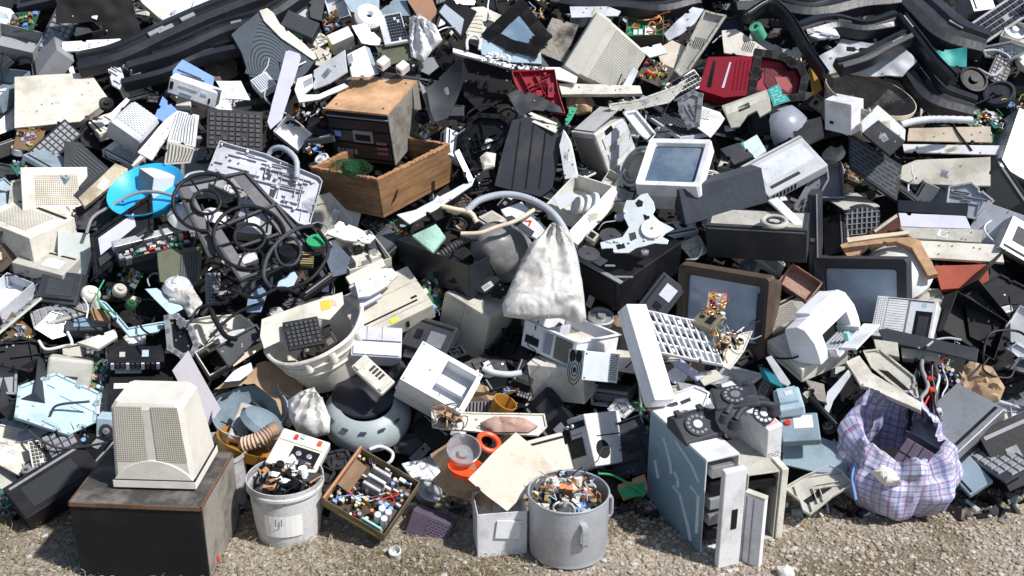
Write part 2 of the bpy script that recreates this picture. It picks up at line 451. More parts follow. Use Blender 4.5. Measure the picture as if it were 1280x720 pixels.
def openbox(fr, name, cat, label, ref, mat, t=.01, inner=None, floor=None, open_='T', edge=None, extra=None, group=None):
    th = Thing(fr, name, label, cat, ref, group); W, D, H = fr.W, fr.D, fr.H
    m = MB(); im = inner or mat
    faces = {'U': (0, W, 0, D, 0, t), 'T': (0, W, 0, D, H-t, H), 'L': (0, t, 0, D, t, H), 'R': (W-t, W, 0, D, t, H), 'F': (t, W-t, 0, t, t, H), 'K': (t, W-t, D-t, D, t, H)}
    if open_ == 'F': faces.update(L=(0, t, 0, D, t, H-t), R=(W-t, W, 0, D, t, H-t), K=(t, W-t, D-t, D, t, H-t))
    if open_ == 'K': faces.update(L=(0, t, 0, D, t, H-t), R=(W-t, W, 0, D, t, H-t), F=(t, W-t, 0, t, t, H-t))
    nm = {'U': 'bottom_panel', 'T': 'top_panel', 'L': 'side_panel', 'R': 'side_panel', 'F': 'front_panel', 'K': 'back_panel'}
    for k, b in faces.items():
        if k == open_: continue
        q = MB(); q.box(*b, mat); th.part(nm[k], q, bevel=min(.002, t*.3))
    if edge:
        q = MB()
        if open_ == 'T':
            for i in range(int(W / .012)):
                for yy in (t/2, D - t/2): q.cbox((i*.012+.006, yy, H + random.uniform(-.003, .002)), (.013, t*random.uniform(.8, 1.15), random.uniform(.006, .014)), edge)
            for i in range(int(D / .012)):
                for xx in (t/2, W - t/2): q.cbox((xx, i*.012+.006, H + random.uniform(-.003, .002)), (t*random.uniform(.8, 1.15), .013, random.uniform(.006, .014)), edge)
        th.part('chipped_edge', q, bevel=0)
    if extra: extra(th, fr)
    return th.done()
def centroid(pts): return (sum(p[0] for p in pts)/len(pts), sum(p[1] for p in pts)/len(pts))
def pan(pts, name, cat, label, ref, mat, n=(0, .45), h=.08, T=.006, rim=0, ribs=0, holes=(), bosses=0, extra=None, rot=0, group=None, vent_=None, rimmat=None, wob=0, bend=0):
    ex_ = (int(pts[0][1]*37+pts[1][1]*11) % 70)
    pts = [((x+ex_-10+(y % 9), y) if x == 1215 else ((x-ex_+20, y) if x == 60 else (x, y))) for x, y in pts]
    """a sheet or shell whose outline is traced, laid in its own plane with real thickness; rim = height of its edge walls"""
    fr = NF(centroid(pts), n, h, rot); q = [onplane(fr, p) for p in pts]
    ar = sum(q[i][0]*q[(i+1) % len(q)][1]-q[(i+1) % len(q)][0]*q[i][1] for i in range(len(q)))
    if ar < 0: q = q[::-1]
    fr.q = q
    th = Thing(fr, name, label, cat, ref, group); rm = rimmat or mat
    rnd = random.Random(int(pts[0][0]*7+pts[0][1]*13))
    qc = []                                  # worn outline: slight waver, now and then a broken-out notch
    for i in range(len(q)):
        A, B_ = Vector(q[i]), Vector(q[(i+1) % len(q)]); L = (B_-A).length; qc.append(tuple(A))
        if L < .05: continue
        d = (B_-A)/L; nn = Vector((-d.y, d.x)); k = max(2, int(L/.05)); bi = rnd.randrange(1, k) if (rnd.random() < .3 and L > .09) else -1
        for j in range(1, k):
            c = A + d*L*(j/k+rnd.uniform(-.2, .2)/k)
            if j == bi:
                w = min(.012, L/k*.3); dp = rnd.uniform(.006, .016)
                qc += [tuple(c-d*w+nn*.0), tuple(c-d*w*.6+nn*dp), tuple(c+d*w*.5+nn*dp*.7), tuple(c+d*w)]
            else: qc.append(tuple(c + nn*rnd.uniform(-.0012, .0012)))
    q = qc
    m = MB()
    if bend or wob:
        # triangulated so that the sheet can bow
        add_sheet(m, q, mat, -T, lambda x, y: bend * (x*x + y*y) * 4 + wob * (noise.noise(Vector((x*6, y*6, pts[0][0]))) + .5*noise.noise(Vector((x*17, y*17, pts[0][1])))), .018)
        th.part('sheet', m, bevel=0, smooth=True)
    else:
        m.prism(q, -T, 0, mat)
        th.part('sheet', m, bevel=min(.0015, T*.3))
    if rim:
        r = MB(); r.ribbon(q, max(.004, T * .8), 0, rim, rm, closed=True); th.part('rim', r, 0, bevel=.0008)
    xs = [a[0] for a in q]; ys = [a[1] for a in q]
    def inside(x, y):
        c = False; j = len(q) - 1
        for i in range(len(q)):
            if (q[i][1] > y) != (q[j][1] > y) and x < (q[j][0]-q[i][0])*(y-q[i][1])/(q[j][1]-q[i][1])+q[i][0]: c = not c
            j = i
        return c
    fr.inside = inside
    if ribs:
        r = MB(); ax = (Vector(q[1]) - Vector(q[0])).normalized(); ay = Vector((-ax.y, ax.x))
        cnt = 0; tries = 0
        while cnt < ribs and tries < 400:
            tries += 1
            a = Vector((rnd.uniform(min(xs), max(xs)), rnd.uniform(min(ys), max(ys)))); d = (ax if rnd.random() < .5 else ay) * rnd.uniform(.03, .16)
            b = a + d
            if inside(*a) and inside(*b): r.ribbon([tuple(a), tuple(b)], .0025, 0, (rim or .012) * rnd.uniform(.4, .9), rm); cnt += 1
        th.part('ribbing', r, 0, bevel=0)
    if bosses:
        r = MB(); cnt = 0; tries = 0
        while cnt < bosses and tries < 400:
            tries += 1
            a = (rnd.uniform(min(xs), max(xs)), rnd.uniform(min(ys), max(ys)))
            if inside(*a): r.cyl((*a, 0), rnd.uniform(.004, .009), (rim or .01) * rnd.uniform(.5, 1.1), rm, 10); cnt += 1
        th.part('screw_bosses', r, 0, bevel=0)
    area = abs(ar)/2; bright = mat.name.split('_')[0] in ('white', 'cream', 'beige', 'greige', 'light', 'bright', 'dark', 'black', 'mid')
    if area > .012 and bright and not extra and not holes and not vent_ and len(xs) > 3:
        cx, cy = sum(xs)/len(xs), sum(ys)/len(ys); a = rnd.uniform(0, 3.1); ca, sa = math.cos(a), math.sin(a)
        def loc(u, v): return (cx+u*ca-v*sa, cy+u*sa+v*ca)
        r = MB()
        for i in range(5):
            u, v = rnd.uniform(-.5, .5)*(max(xs)-min(xs)), rnd.uniform(-.5, .5)*(max(ys)-min(ys))
            if inside(cx+u*.8, cy+v*.8): r.cyl((cx+u*.8, cy+v*.8, .0005), .0045, .002, grey if mat.name[0] != 'b' else steel, 10)
        th.part('screws', r, 0, bevel=0)
        if rnd.random() < .55:
            sw, sh = rnd.uniform(.018, .035), rnd.uniform(.012, .02); r = MB(); r.prism([loc(-sw, -sh), loc(sw, -sh), loc(sw, sh), loc(-sw, sh)], .0, .0012, rnd.choice([paper, paper, steel, P('faded_sticker', (.62, .60, .5), .6, .5)]))
            for i in range(rnd.randint(2, 4)): v = sh*(.6-.4*i); r.prism([loc(-sw*.8, v), loc(sw*rnd.uniform(.1, .8), v), loc(sw*rnd.uniform(.1, .8), v-.002), loc(-sw*.8, v-.002)], .0012, .0018, dgrey)
            th.part('sticker', r, 0, bevel=0)
        elif rnd.random() < .5:
            r = MB()
            for i in range(6): r.prism([loc(-.03, -.03+.01*i), loc(.03, -.03+.01*i), loc(.03, -.026+.01*i), loc(-.03, -.026+.01*i)], .0002, .001, black)
            if inside(*loc(.03, .03)) and inside(*loc(-.03, -.03)): th.part('vent_grille', r, 0, bevel=0)
    for hp in holes:
        hq = [onplane(fr, p) for p in hp[0]]
        r = MB(); r.prism(hq, -.001, .0015 if len(hp) < 4 else hp[3], hp[1]); th.part(hp[2], r, 0, bevel=0)
    if vent_:
        r = MB(); vq = [onplane(fr, p) for p in vent_[0]]
        z = .0018
        r.add([(x, y, z) for x, y in vq], [(0, 1, 2, 3)], vent_[1], [[(0, 0), ((Vector(vq[1])-Vector(vq[0])).length, 0), ((Vector(vq[1])-Vector(vq[0])).length, (Vector(vq[3])-Vector(vq[0])).length), (0, (Vector(vq[3])-Vector(vq[0])).length)]])
        th.part('vent_grille', r, 0, bevel=0, recalc=False)
    if extra: extra(th, fr)
    return th.done()
def add_sheet(m, q, mat, dz, zf, step, back=True, edge_fade=None):
    """a two-sided sheet over polygon q with heights zf"""
    xs = [a[0] for a in q]; ys = [a[1] for a in q]; pts = []; edges = []
    for i in range(len(q)):
        a = Vector(q[i]); b = Vector(q[(i+1) % len(q)]); k = max(1, int((b-a).length/step))
        for j in range(k): pts.append(a.lerp(b, j/k))
    nb = len(pts); edges = [(i, (i+1) % nb) for i in range(nb)]
    poly = [tuple(p) for p in pts]
    def inside(x, y):
        c = False; j = nb - 1
        for i in range(nb):
            if (poly[i][1] > y) != (poly[j][1] > y) and x < (poly[j][0]-poly[i][0])*(y-poly[i][1])/(poly[j][1]-poly[i][1])+poly[i][0]: c = not c
            j = i
        return c
    y = min(ys); r = 0
    while y < max(ys):
        x = min(xs) + (step/2 if r % 2 else 0)
        while x < max(xs):
            jx, jy = x + random.uniform(-.25, .25)*step, y + random.uniform(-.25, .25)*step
            if inside(jx, jy) and min((Vector((jx, jy))-p).length for p in pts) > step*.5: pts.append(Vector((jx, jy)))
            x += step
        y += step*.87; r += 1
    ov, oe, of, *_ = delaunay_2d_cdt(pts, edges, [list(range(nb))], 1, 1e-5)
    n = len(ov)
    def dist(p): return min((p-b).length for b in pts[:nb])
    zz = [zf(p.x, p.y) if edge_fade is None else zf(p.x, p.y, dist(p)) for p in ov]
    vs = [(p.x, p.y, z) for p, z in zip(ov, zz)] + [(p.x, p.y, z+dz if edge_fade is None else dz) for p, z in zip(ov, zz)]
    fs = [tuple(f) for f in of] + [tuple(n+i for i in reversed(f)) for f in of]
    cnt = {}
    for f in of:
        for i in range(len(f)):
            e = (f[i], f[(i+1) % len(f)]); cnt[tuple(sorted(e))] = cnt.get(tuple(sorted(e)), 0) + 1
    for (a, b), k in cnt.items():
        if k == 1: fs.append((a, b, n+b, n+a))
    m.add(vs, fs, mat)
    return m
def crumple(pts, name, cat, label, ref, mat, n=(0, .4), h=.08, bulge=.06, rough=.02, step=.013, scale=9, group=None, apex=None):
    """a crumpled, puffed sheet with folds"""
    fr = NF(centroid(pts), n, h); q = [onplane(fr, p) for p in pts]
    sd = pts[0][0] * .37; apx = onplane(fr, apex) if apex else None
    def zf(x, y, d):
        p = Vector((x*scale, y*scale, sd)); p += Vector((noise.noise(p*1.7), noise.noise(p*1.7+Vector((9, 2, 4))), 0))*.5
        vd = noise.voronoi(p)[0]; a = min(1, (vd[1]-vd[0])*1.6)
        v2 = noise.voronoi(p*2.3+Vector((3, 3, 3)))[0]; b = min(1, (v2[1]-v2[0])*1.6)
        z = bulge*min(1, (d/.05))**.6 + rough*(1.3*a + .55*b - .6)*min(1, .3 + d/.03)
        if apx:
            dx, dy = x-apx[0], y-apx[1]; r = math.hypot(dx, dy); an = math.atan2(dy, dx)
            z += rough*1.6*math.sin(an*17 + 2.5*noise.noise(Vector((x*5, y*5, 1))))*math.exp(-r*5)*min(1, d/.02)
        return z
    th = Thing(fr, name, label, cat, ref, group); m = MB()
    add_sheet(m, q, mat, -.02, zf, step, edge_fade=True)
    th.part('folds', m, bevel=0, smooth=True)
    return th.done()
def cat_rom(P, k=6):
    P = [Vector(p) for p in P]; P = [2*P[0]-P[1]] + P + [2*P[-1]-P[-2]]; out = []
    for i in range(1, len(P)-2):
        for j in range(k):
            t = j/k; a, b, c, d = P[i-1:i+3]
            out.append(.5*((2*b)+(c-a)*t+(2*a-5*b+4*c-d)*t*t+(3*b-a-3*c+d)*t**3))
    out.append(P[-2]); return out
def hose(pts, r, name, cat, label, ref, mat, h=.12, ridge=0, k=6, group=None, rad_px=None, n=10):
    """pts: (px, py[, h])"""
    W = [at(p[0], p[1], p[2] if len(p) > 2 else h) for p in pts]
    fr = Fr(); fr.M = Matrix.Translation(W[0]); fr.px = (pts[len(pts)//2][0], pts[len(pts)//2][1])
    m = MB(); m.tube([p - W[0] for p in cat_rom(W, k)], r, mat, n=n, ridge=ridge)
    th = Thing(fr, name, label, cat, ref, group); th.part('tube', m, bevel=0, smooth=True); return th.done()
def disc(c, rpx, ratio, ang, h=.1, rot=0):
    """frame for a round thing: rpx its half width, ratio of its ellipse, ang the way its axis points as seen (90 = up)"""
    s = math.sqrt(max(0, 1 - ratio * ratio)); a = R_(ang)
    fr = NF(c, (s*math.cos(a), s*math.sin(a)), h, rot); fr.R = rpx / FPX * (at(*c, h) - CAM).dot(FW)
    return fr
# ------------------------------------------------------------------ makers of kinds
def crt(fr, label, ref, mat, name='computer_monitor', cat='monitor', s1=(.72, .66), s0=.94, bz=.16, vents=(), scr=None, scrm=None, ex=None, bezmat=None, group=None, base=None, q=.3):
    """a tube monitor, screen side at y=0: bezel, rear shell that narrows, vent grilles, screen"""
    th = Thing(fr, name, label, cat, ref, group); W, D, H = fr.W, fr.D, fr.H
    bd = bz * D; rim = .1 * W if scr is None else scr[0]
    def sec(t):
        k = (t * D - bd) / (D - bd); sx = s0 + (s1[0] - s0) * k; sz = s0 + (s1[1] - s0) * k
        return (W*(1-sx)/2, W*(1+sx)/2, H*(1-sz)*q, H - H*(1-sz)*(1-q), t * D)
    def pt(face, u, t):
        x0, x1, z0, z1, y = sec(t)
        return {'T': (x0+(x1-x0)*u, y, z1), 'U': (x0+(x1-x0)*u, y, z0), 'L': (x0, y, z0+(z1-z0)*u), 'R': (x1, y, z0+(z1-z0)*u)}[face]
    bzm = MB(); m1 = bezmat or mat
    def rr(x0, x1, z0, z1, y, c=.012): return [(x0+c, y, z0), (x1-c, y, z0), (x1, y, z0+c), (x1, y, z1-c), (x1-c, y, z1), (x0+c, y, z1), (x0, y, z1-c), (x0, y, z0+c)]
    if scr:
        r, rb = scr[0], scr[1]                      # rim at sides/top, at the bottom
        outer0 = rr(0, W, 0, H, bd); outer1 = rr(.004, W-.004, .004, H-.004, 0); inn = rr(r, W-r, rb, H-r, .004, .008); inn2 = rr(r+.008, W-r-.008, rb+.008, H-r-.008, .022, .008)
        bzm.loft([outer0, outer1, inn, inn2], m1, cap=False); bzm.add(outer0, [tuple(range(8))], m1)
        th.part('bezel', bzm, bevel=.002)
        sm = MB(); nx, nz = 9, 7; vs = []; fs = []
        for i in range(nx):
            for j in range(nz):
                a, b = i/(nx-1), j/(nz-1); x = r+.006+(W-2*r-.012)*a; z = rb+.006+(H-r-rb-.012)*b
                vs.append((x, .022 - .012*(1-(2*a-1)**2)*(1-(2*b-1)**2) + .004, z))
        for i in range(nx-1):
            for j in range(nz-1): k = i*nz+j; fs.append((k, k+nz, k+nz+1, k+1))
        sm.add(vs, fs, scrm or screen); th.part('screen', sm, bevel=0, smooth=True)
    else:
        bzm.loft([rr(.003, W-.003, .003, H-.003, 0), rr(0, W, 0, H, .01), rr(0, W, 0, H, bd*.8), rr(.008, W-.008, .008, H-.008, bd)], m1)
        th.part('bezel', bzm, bevel=.002)
    b = MB(); ts = [bz*.9, bz+.06, .45, .7, .93, 1.0]; secs = []
    for t in ts:
        x0, x1, z0, z1, y = sec(max(t, bz)); y = t*D
        if t == 1.0: x0, x1, z0, z1 = x0+.012, x1-.012, z0+.012, z1-.012
        secs.append(rr(x0, x1, z0, z1, y, .016))
    b.loft(secs, mat); th.part('rear_shell', b, bevel=.002)
    for v in vents:
        face, u0, u1, t0, t1, vm = v[:6]
        g = MB()
        if face == 'K':
            x0, x1, z0, z1, y = sec(1.0)
            g.vquad((x1-.014-(x1-x0-.028)*u0, D-.001, z0+.014+(z1-z0-.028)*t0), (-(x1-x0-.028)*(u1-u0), 0, 0), (0, 0, (z1-z0-.028)*(t1-t0)), vm, (0, .0025, 0))
            th.part('vent_grille', g, 1, bevel=0, recalc=False); continue
        nn = {'T': Vector((0, .1, 1)), 'U': Vector((0, .1, -1)), 'L': Vector((-1, .1, 0)), 'R': Vector((1, .1, 0))}[face] * .002
        NS = 6
        for i in range(NS):
            ta, tb = t0+(t1-t0)*i/NS, t0+(t1-t0)*(i+1)/NS
            p = [Vector(pt(face, u0, ta)), Vector(pt(face, u1, ta)), Vector(pt(face, u1, tb)), Vector(pt(face, u0, tb))]
            Wd = (p[1]-p[0]).length; La, Lb = D*ta, D*tb
            g.add([tuple(a+nn) for a in p], [(0, 1, 2, 3)], vm, [[(0, La), (Wd, La), (Wd, Lb), (0, Lb)]])
        th.part('vent_grille', g, 1, bevel=0, recalc=False)
    if base:
        m = MB(); m.rev([(0, -.02), (base, -.02), (base, -.008), (base*.6, 0), (0, 0)], mat, 28, c=(W/2, D*.45, 0)); th.part('stand', m)
    if ex: ex(th, fr, pt)
    return th.done()
def keyboard(fr, label, ref, mat=black, keym=None, rows=6, cols=17, name='keyboard', cat='keyboard', group=None, region=(.03, .97, .08, .92), split=True, frame=0):
    """keys on the top face"""
    th = Thing(fr, name, label, cat, ref, group); W, D, H = fr.W, fr.D, fr.H
    m = MB(); m.box(0, W, 0, D, 0, H, mat); th.part('case', m, bevel=.002)
    k = MB(); u0, u1, v0, v1 = region; dx = W*(u1-u0)/cols; dy = D*(v1-v0)/rows; km = keym or mat
    rnd = random.Random(int(W*1e5))
    for i in range(cols):
        for j in range(rows):
            if split and i in (int(cols*.72),): continue
            if rnd.random() < .05: continue
            x = W*u0+dx*i; y = D*v0+dy*j
            a = [(x+dx*.06, y+dy*.06, H), (x+dx*.94, y+dy*.06, H), (x+dx*.94, y+dy*.94, H), (x+dx*.06, y+dy*.94, H)]
            b = [(x+dx*.18, y+dy*.14, H+.007), (x+dx*.82, y+dy*.14, H+.007), (x+dx*.82, y+dy*.82, H+.007), (x+dx*.18, y+dy*.82, H+.007)]
            k.loft([a, b], km)
    th.part('keys', k, bevel=0)
    if frame:
        g = MB(); g.ribbon([(0, 0), (W, 0), (W, D), (0, D)], frame, H, H+.006, mat, closed=True); th.part('frame', g)
    return th.done()
def board(fr, label, ref, mat=pcb, dens=40, tall=.03, name='circuit_board', cat='circuit board', group=None, comps=True, seed=1, palette=None, edge=None):
    """a circuit board; the components stand on its top face as parts of their kinds"""
    th = Thing(fr, name, label, cat, ref, group); W, D, H = fr.W, fr.D, fr.H
    rnd = random.Random(seed)
    m = MB(); m.box(0, W, 0, D, 0, min(H, .004), mat); th.part('board', m, bevel=0)
    z = min(H, .004); pal = palette or [black, grey, steel, cream, blue, black, brown, brass, pblue]
    caps, chips, coils, bits = MB(), MB(), MB(), MB()
    for i in range(dens):
        x, y = rnd.uniform(.05, .95)*W, rnd.uniform(.05, .95)*D; k = rnd.random(); mt = rnd.choice(pal)
        if k < .3:
            r = rnd.uniform(.004, .011); caps.cyl((x, y, z), r, rnd.uniform(.4, 1)*tall, mt, 12)
        elif k < .6:
            a, b_, c = rnd.uniform(.006, .03), rnd.uniform(.006, .02), rnd.uniform(.15, .7)*tall
            chips.cbox((x, y, z+c/2), (a, b_, c), mt)
        elif k < .75:
            coils.torus((x, y, z+.006), rnd.uniform(.006, .012), .004, rnd.choice([copper, brass, copper, black]), 12, 6)
        else:
            p = [Vector((x, y, z))]
            for q_ in range(3): p.append(p[-1] + Vector((rnd.uniform(-.03, .03), rnd.uniform(-.03, .03), rnd.uniform(-.005, .02))))
            bits.tube(cat_rom(p, 3), .0016, rnd.choice([red, ored, green, yellow, white, black, blue]), 5)
    th.part('capacitors', caps, 0, bevel=0, smooth=True); th.part('chips', chips, 0, bevel=0); th.part('coils', coils, 0, bevel=0, smooth=True); th.part('wires', bits, 0, bevel=0)
    return th.done()
def keys_feat(fr): pass
def bucket(fr, label, ref, mat, prof, name='bucket', cat='bucket', inner=None, ex=None, n=40, squash=1.0, group=None):
    """round vessel about local z; prof = outer (r, z) from the bottom up, metres; wall turned inward again"""
    th = Thing(fr, name, label, cat, ref, group); m = MB()
    m.rev([(0, prof[0][1])] + prof, mat, n); w = .004
    rim = prof[-1]
    m.rev([rim, (rim[0]-w, rim[1])], mat, n)
    q = MB(); q.rev([(rim[0]-w, rim[1])] + [(max(.01, r-w), z) for r, z in prof[::-1][1:]] + [(0, prof[0][1]+w)], inner or mat, n)
    m.v = [(x, y*squash, z) for x, y, z in m.v]; q.v = [(x, y*squash, z) for x, y, z in q.v]
    th.part('body', m, bevel=0, smooth=True); th.part('inside_wall', q, 0, bevel=0, smooth=True, recalc=True)
    if ex: ex(th, fr)
    return th.done()
def stuff_pile(c, rx, ry, n, label, mats, h=.02, up=None, size=(.01, .05), name='scrap_parts', dome=.03, wires=6, seed=1, mworld=None):
    """a handful of nameless small scraps, nobody could count them"""
    rnd = random.Random(seed); m = MB()
    org = mworld if mworld is not None else at(*c, h)
    for i in range(n):
        a = rnd.uniform(0, 2*math.pi); r = math.sqrt(rnd.random()); x, y = rx*r*math.cos(a), ry*r*math.sin(a)
        z = dome*(1-r*r) + rnd.uniform(-.02, .01)
        R = Matrix.Rotation(rnd.uniform(0, 6.28), 3, Vector((rnd.gauss(0, 1), rnd.gauss(0, 1), rnd.gauss(0, 1))).normalized())
        s = rnd.uniform(*size); mt = rnd.choice(mats); k = rnd.random()
        if k < .6: m.cbox((x, y, z), (s, s*rnd.uniform(.3, 1), s*rnd.uniform(.08, .5)), mt, R)
        elif k < .8:
            T0 = m.T; m.T = Matrix.Translation((x, y, z)) @ R.to_4x4(); m.cyl((0, 0, 0), s*.3, s*.6, mt, 10); m.T = T0
        else:
            T0 = m.T; m.T = Matrix.Translation((x, y, z)) @ R.to_4x4(); m.torus((0, 0, 0), s*.5, s*.1, mt, 14, 6); m.T = T0
    for i in range(wires):
        p = [Vector((rnd.uniform(-rx, rx)*.7, rnd.uniform(-ry, ry)*.7, dome))]
        for k in range(5): p.append(p[-1]+Vector((rnd.uniform(-.05, .05), rnd.uniform(-.05, .05), rnd.uniform(-.03, .03))))
        m.tube(cat_rom(p, 4), .0025, rnd.choice(mats), 6)
    o = build(m, name, None, Matrix.Translation(org), bevel=0)
    o['label'] = label; o['kind'] = 'stuff'; o['category'] = 'scrap'
    return o
def phone(fr, label, ref, mat=dgrey, name='telephone', handset=True, dial=True):
    """rotary desk telephone: wedge base, dial with finger holes, cradle, handset"""
    th = Thing(fr, name, label, 'telephone', ref); W, D, H = fr.W, fr.D, fr.H
    m = MB(); prof = [(0, 0), (D, 0), (D, H*.75), (D*.8, H), (D*.62, H), (D*.08, H*.38), (0, H*.3)]
    m.loft([[(x, y, z) for y, z in prof] for x in (W*.04, 0, W, W*.96)][1:3], mat); th.part('base', m, bevel=.008, seg=3)
    n = Vector((0, -(H*.62), D*.54)).normalized(); c = Vector((W*.5, D*.35, H*.69)); x = Vector((1, 0, 0)); y = n.cross(x)
    M = Matrix(((x.x, y.x, n.x, c.x), (x.y, y.y, n.y, c.y), (x.z, y.z, n.z, c.z), (0, 0, 0, 1))); R = min(W*.3, D*.34)
    if dial:
        g = MB(); g.T = M; g.cyl((0, 0, 0), R*1.05, .008, dgrey, 28); th.part('dial', g, bevel=.001)
        g = MB(); g.T = M
        for k in range(10):
            a = R_(40+k*29); g.cyl((R*.76*math.cos(a), R*.76*math.sin(a), .007), R*.13, .002, grey, 10)
        th.part('finger_holes', g, len(th.parts)-1, bevel=0)
        g = MB(); g.T = M; g.cyl((0, 0, .007), R*.38, .004, steel, 18); th.part('dial_centre', g, len(th.parts)-2, bevel=0)
    for sx in (.2, .8): g = MB(); g.box(W*sx-.012, W*sx+.012, D*.68, D*.9, H, H*1.22, mat); th.part('cradle_prong', g, bevel=.003)
    if handset:
        g = MB(); zz = H*1.3; p = [(W*.0, D*.78, zz-.02), (W*.12, D*.78, zz+.005), (W*.5, D*.78, zz+.025), (W*.88, D*.78, zz+.005), (W*1.0, D*.78, zz-.02)]
        g.tube(cat_rom(p, 6), .015, mat, 10)
        g.cyl((0, D*.78, zz-.045), .03, .035, mat, 16, r2=.024); g.cyl((W, D*.78, zz-.045), .03, .035, mat, 16, r2=.024)
        th.part('handset', g, bevel=0, smooth=True)
    return th.done()
def ringfan(fr, label, ref, mat, R, r2=.36, spokes=5, wire=.006, blades=False, name='fan_grille', cat='fan grille', extra=None):
    th = Thing(fr, name, label, cat, ref); g = MB()
    g.torus((0, 0, 0), R, wire*1.3, mat, 40, 8); th.part('outer_ring', g, bevel=0, smooth=True)
    g = MB(); g.torus((0, 0, .01), R*r2, wire, mat, 28, 8); th.part('hub_ring', g, bevel=0, smooth=True)
    g = MB()
    for k in range(spokes):
        a = 2*math.pi*k/spokes+.4; g.tube([(R*r2*math.cos(a), R*r2*math.sin(a), .01), (R*math.cos(a), R*math.sin(a), 0)], wire*.8, mat, 6)
    th.part('spokes', g, bevel=0)
    if extra: extra(th, fr)
    return th.done()
def simple(fr, mb_fn, name, cat, label, ref, part='body', group=None, **kw):
    th = Thing(fr, name, label, cat, ref, group); m = MB(); mb_fn(m, fr); th.part(part, m, **kw); return th.done()
def pc_open(fr, label, ref, mat, name='computer_case', inner=steel, open_='F', fill=6, seed=1, cat='computer case'):
    """a metal case with an open face and drive cages and boards inside"""
    rnd = random.Random(seed)
    def ex(th, fr):
        W, D, H = fr.W, fr.D, fr.H
        for i in range(fill):
            m = MB(); a = .02 + (H-.04)*i/fill; m.box(W*.06, W*rnd.uniform(.5, .94), D*rnd.uniform(.03, .15), D*.7, a, a + (H/fill)*rnd.uniform(.2, .75), rnd.choice([steel, dgrey, black, grey]))
            th.part('drive_cage', m, bevel=.001)
    return openbox(fr, name, cat, label, ref, mat, t=.006, inner=inner, open_=open_, extra=ex)
# ================================================================== front row, on the ground
# black cabinet with the monitor on it
f = GF((262, 727), -4, .51, .40, .335, corner='R')
def _cab(th, fr):
    W, D, H = fr.W, fr.D, fr.H
    m = MB(); m.box(0, W, -.004, D+.004, H-.012, H+.0015, dusttop); th.part('top_board', m, 0)
    m = MB(); m.ribbon([(0, -.004), (W, -.004), (W, D+.004), (0, D+.004)], .006, H-.013, H+.003, P('worn_brown_edge', (.17, .10, .06), .85, .8), closed=True); th.part('chipped_edge', m, 0, bevel=0)
    m = MB(); m.box(W-.001, W+.004, .01, D, .012, H-.012, boxside); th.part('side_panel', m, 0)
    m = MB(); m.box(W+.004, W+.008, D*.22, D*.27, .02, .05, ored); th.part('red_lamp', m, 0)
dev(f, 'speaker_cabinet', 'cabinet', 'big black cabinet with dusty chipped top standing on the ground under the beige monitor', 'the big black cabinet', black, extra=_cab, bevel=.003)
CABTOP = f
# monitor standing face down on it (tube end up)
def mon_on_cab():
    # local frame: screen side down
    O = (250, 610); W_, D_, H_ = .36, .36, .30
    p = ground(245, 611, .347)
    M = Matrix.Translation(p) @ Matrix.Rotation(R_(-3), 4, 'Z')
    fr = Fr(); fr.px = (208, 540)
    # x right, y(back of the tube) up, z towards the viewer
    W, D, H = .318, .36, .28
    fr.W, fr.D, fr.H = W, D, H
    R = Matrix(((-1, 0, 0), (0, 0, -1), (0, 1, 0))).to_4x4()      # local x->-x, y->up, z->... 
    R = Matrix(((1, 0, 0), (0, 0, -1), (0, 1, 0))).to_4x4()       # y->z, z->-y
    fr.M = M @ Matrix.Translation((-W, H, 0)) @ R
    def ex(th, fr, pt):
        # arched lower housing in front
        m = MB(); secs = []
        for k in range(2):
            pass
        n = 14; a = []; b = []
        for i in range(n+1):
            t = i/n; x = .004 + (W-.008)*t; hh = .035 + .085*math.sin(math.pi*t)**.7
            a.append((x, hh)); 
        lo = [(x, .03, H-.012) for x, hh in a] ; 
        pts = [(x, hh) for x, hh in a]
        m.loft([[(W-.004, .03, zz), (.004, .03, zz)] + [(x, hh, zz - (.0 if k else 0)) for x, hh in pts] for k, zz in enumerate((H-.03, H+.004))], bmx)
        th.part('arched_housing', m, 1, bevel=.002)
        m = MB(); m.box(-.004, W+.004, 0, .035, -.004, H+.006, bmx); th.part('screen_frame', m, bevel=.003)
        m = MB(); m.box(-.0045, W+.0045, .0352, .0378, -.0045, H+.0065, black); th.part('seam', m, bevel=0)
    bmx = P('ivory_beige_plastic', (.76, .73, .66), .5, .25)
    crt(fr, 'ivory computer monitor lying face down on the big black cabinet, vent grid showing', 'the ivory monitor on the cabinet', bmx,
        s1=(.85, .74), s0=.99, bz=.12, q=.95, vents=(('T', .05, .45, .32, .97, P('vents_ivory', (.70, .66, .57), .5, .2, vent='grid', vs=(.0085, .0085, .6, .55))), ('T', .57, .95, .32, .97, _mats['vents_ivory'])), ex=ex)
mon_on_cab()
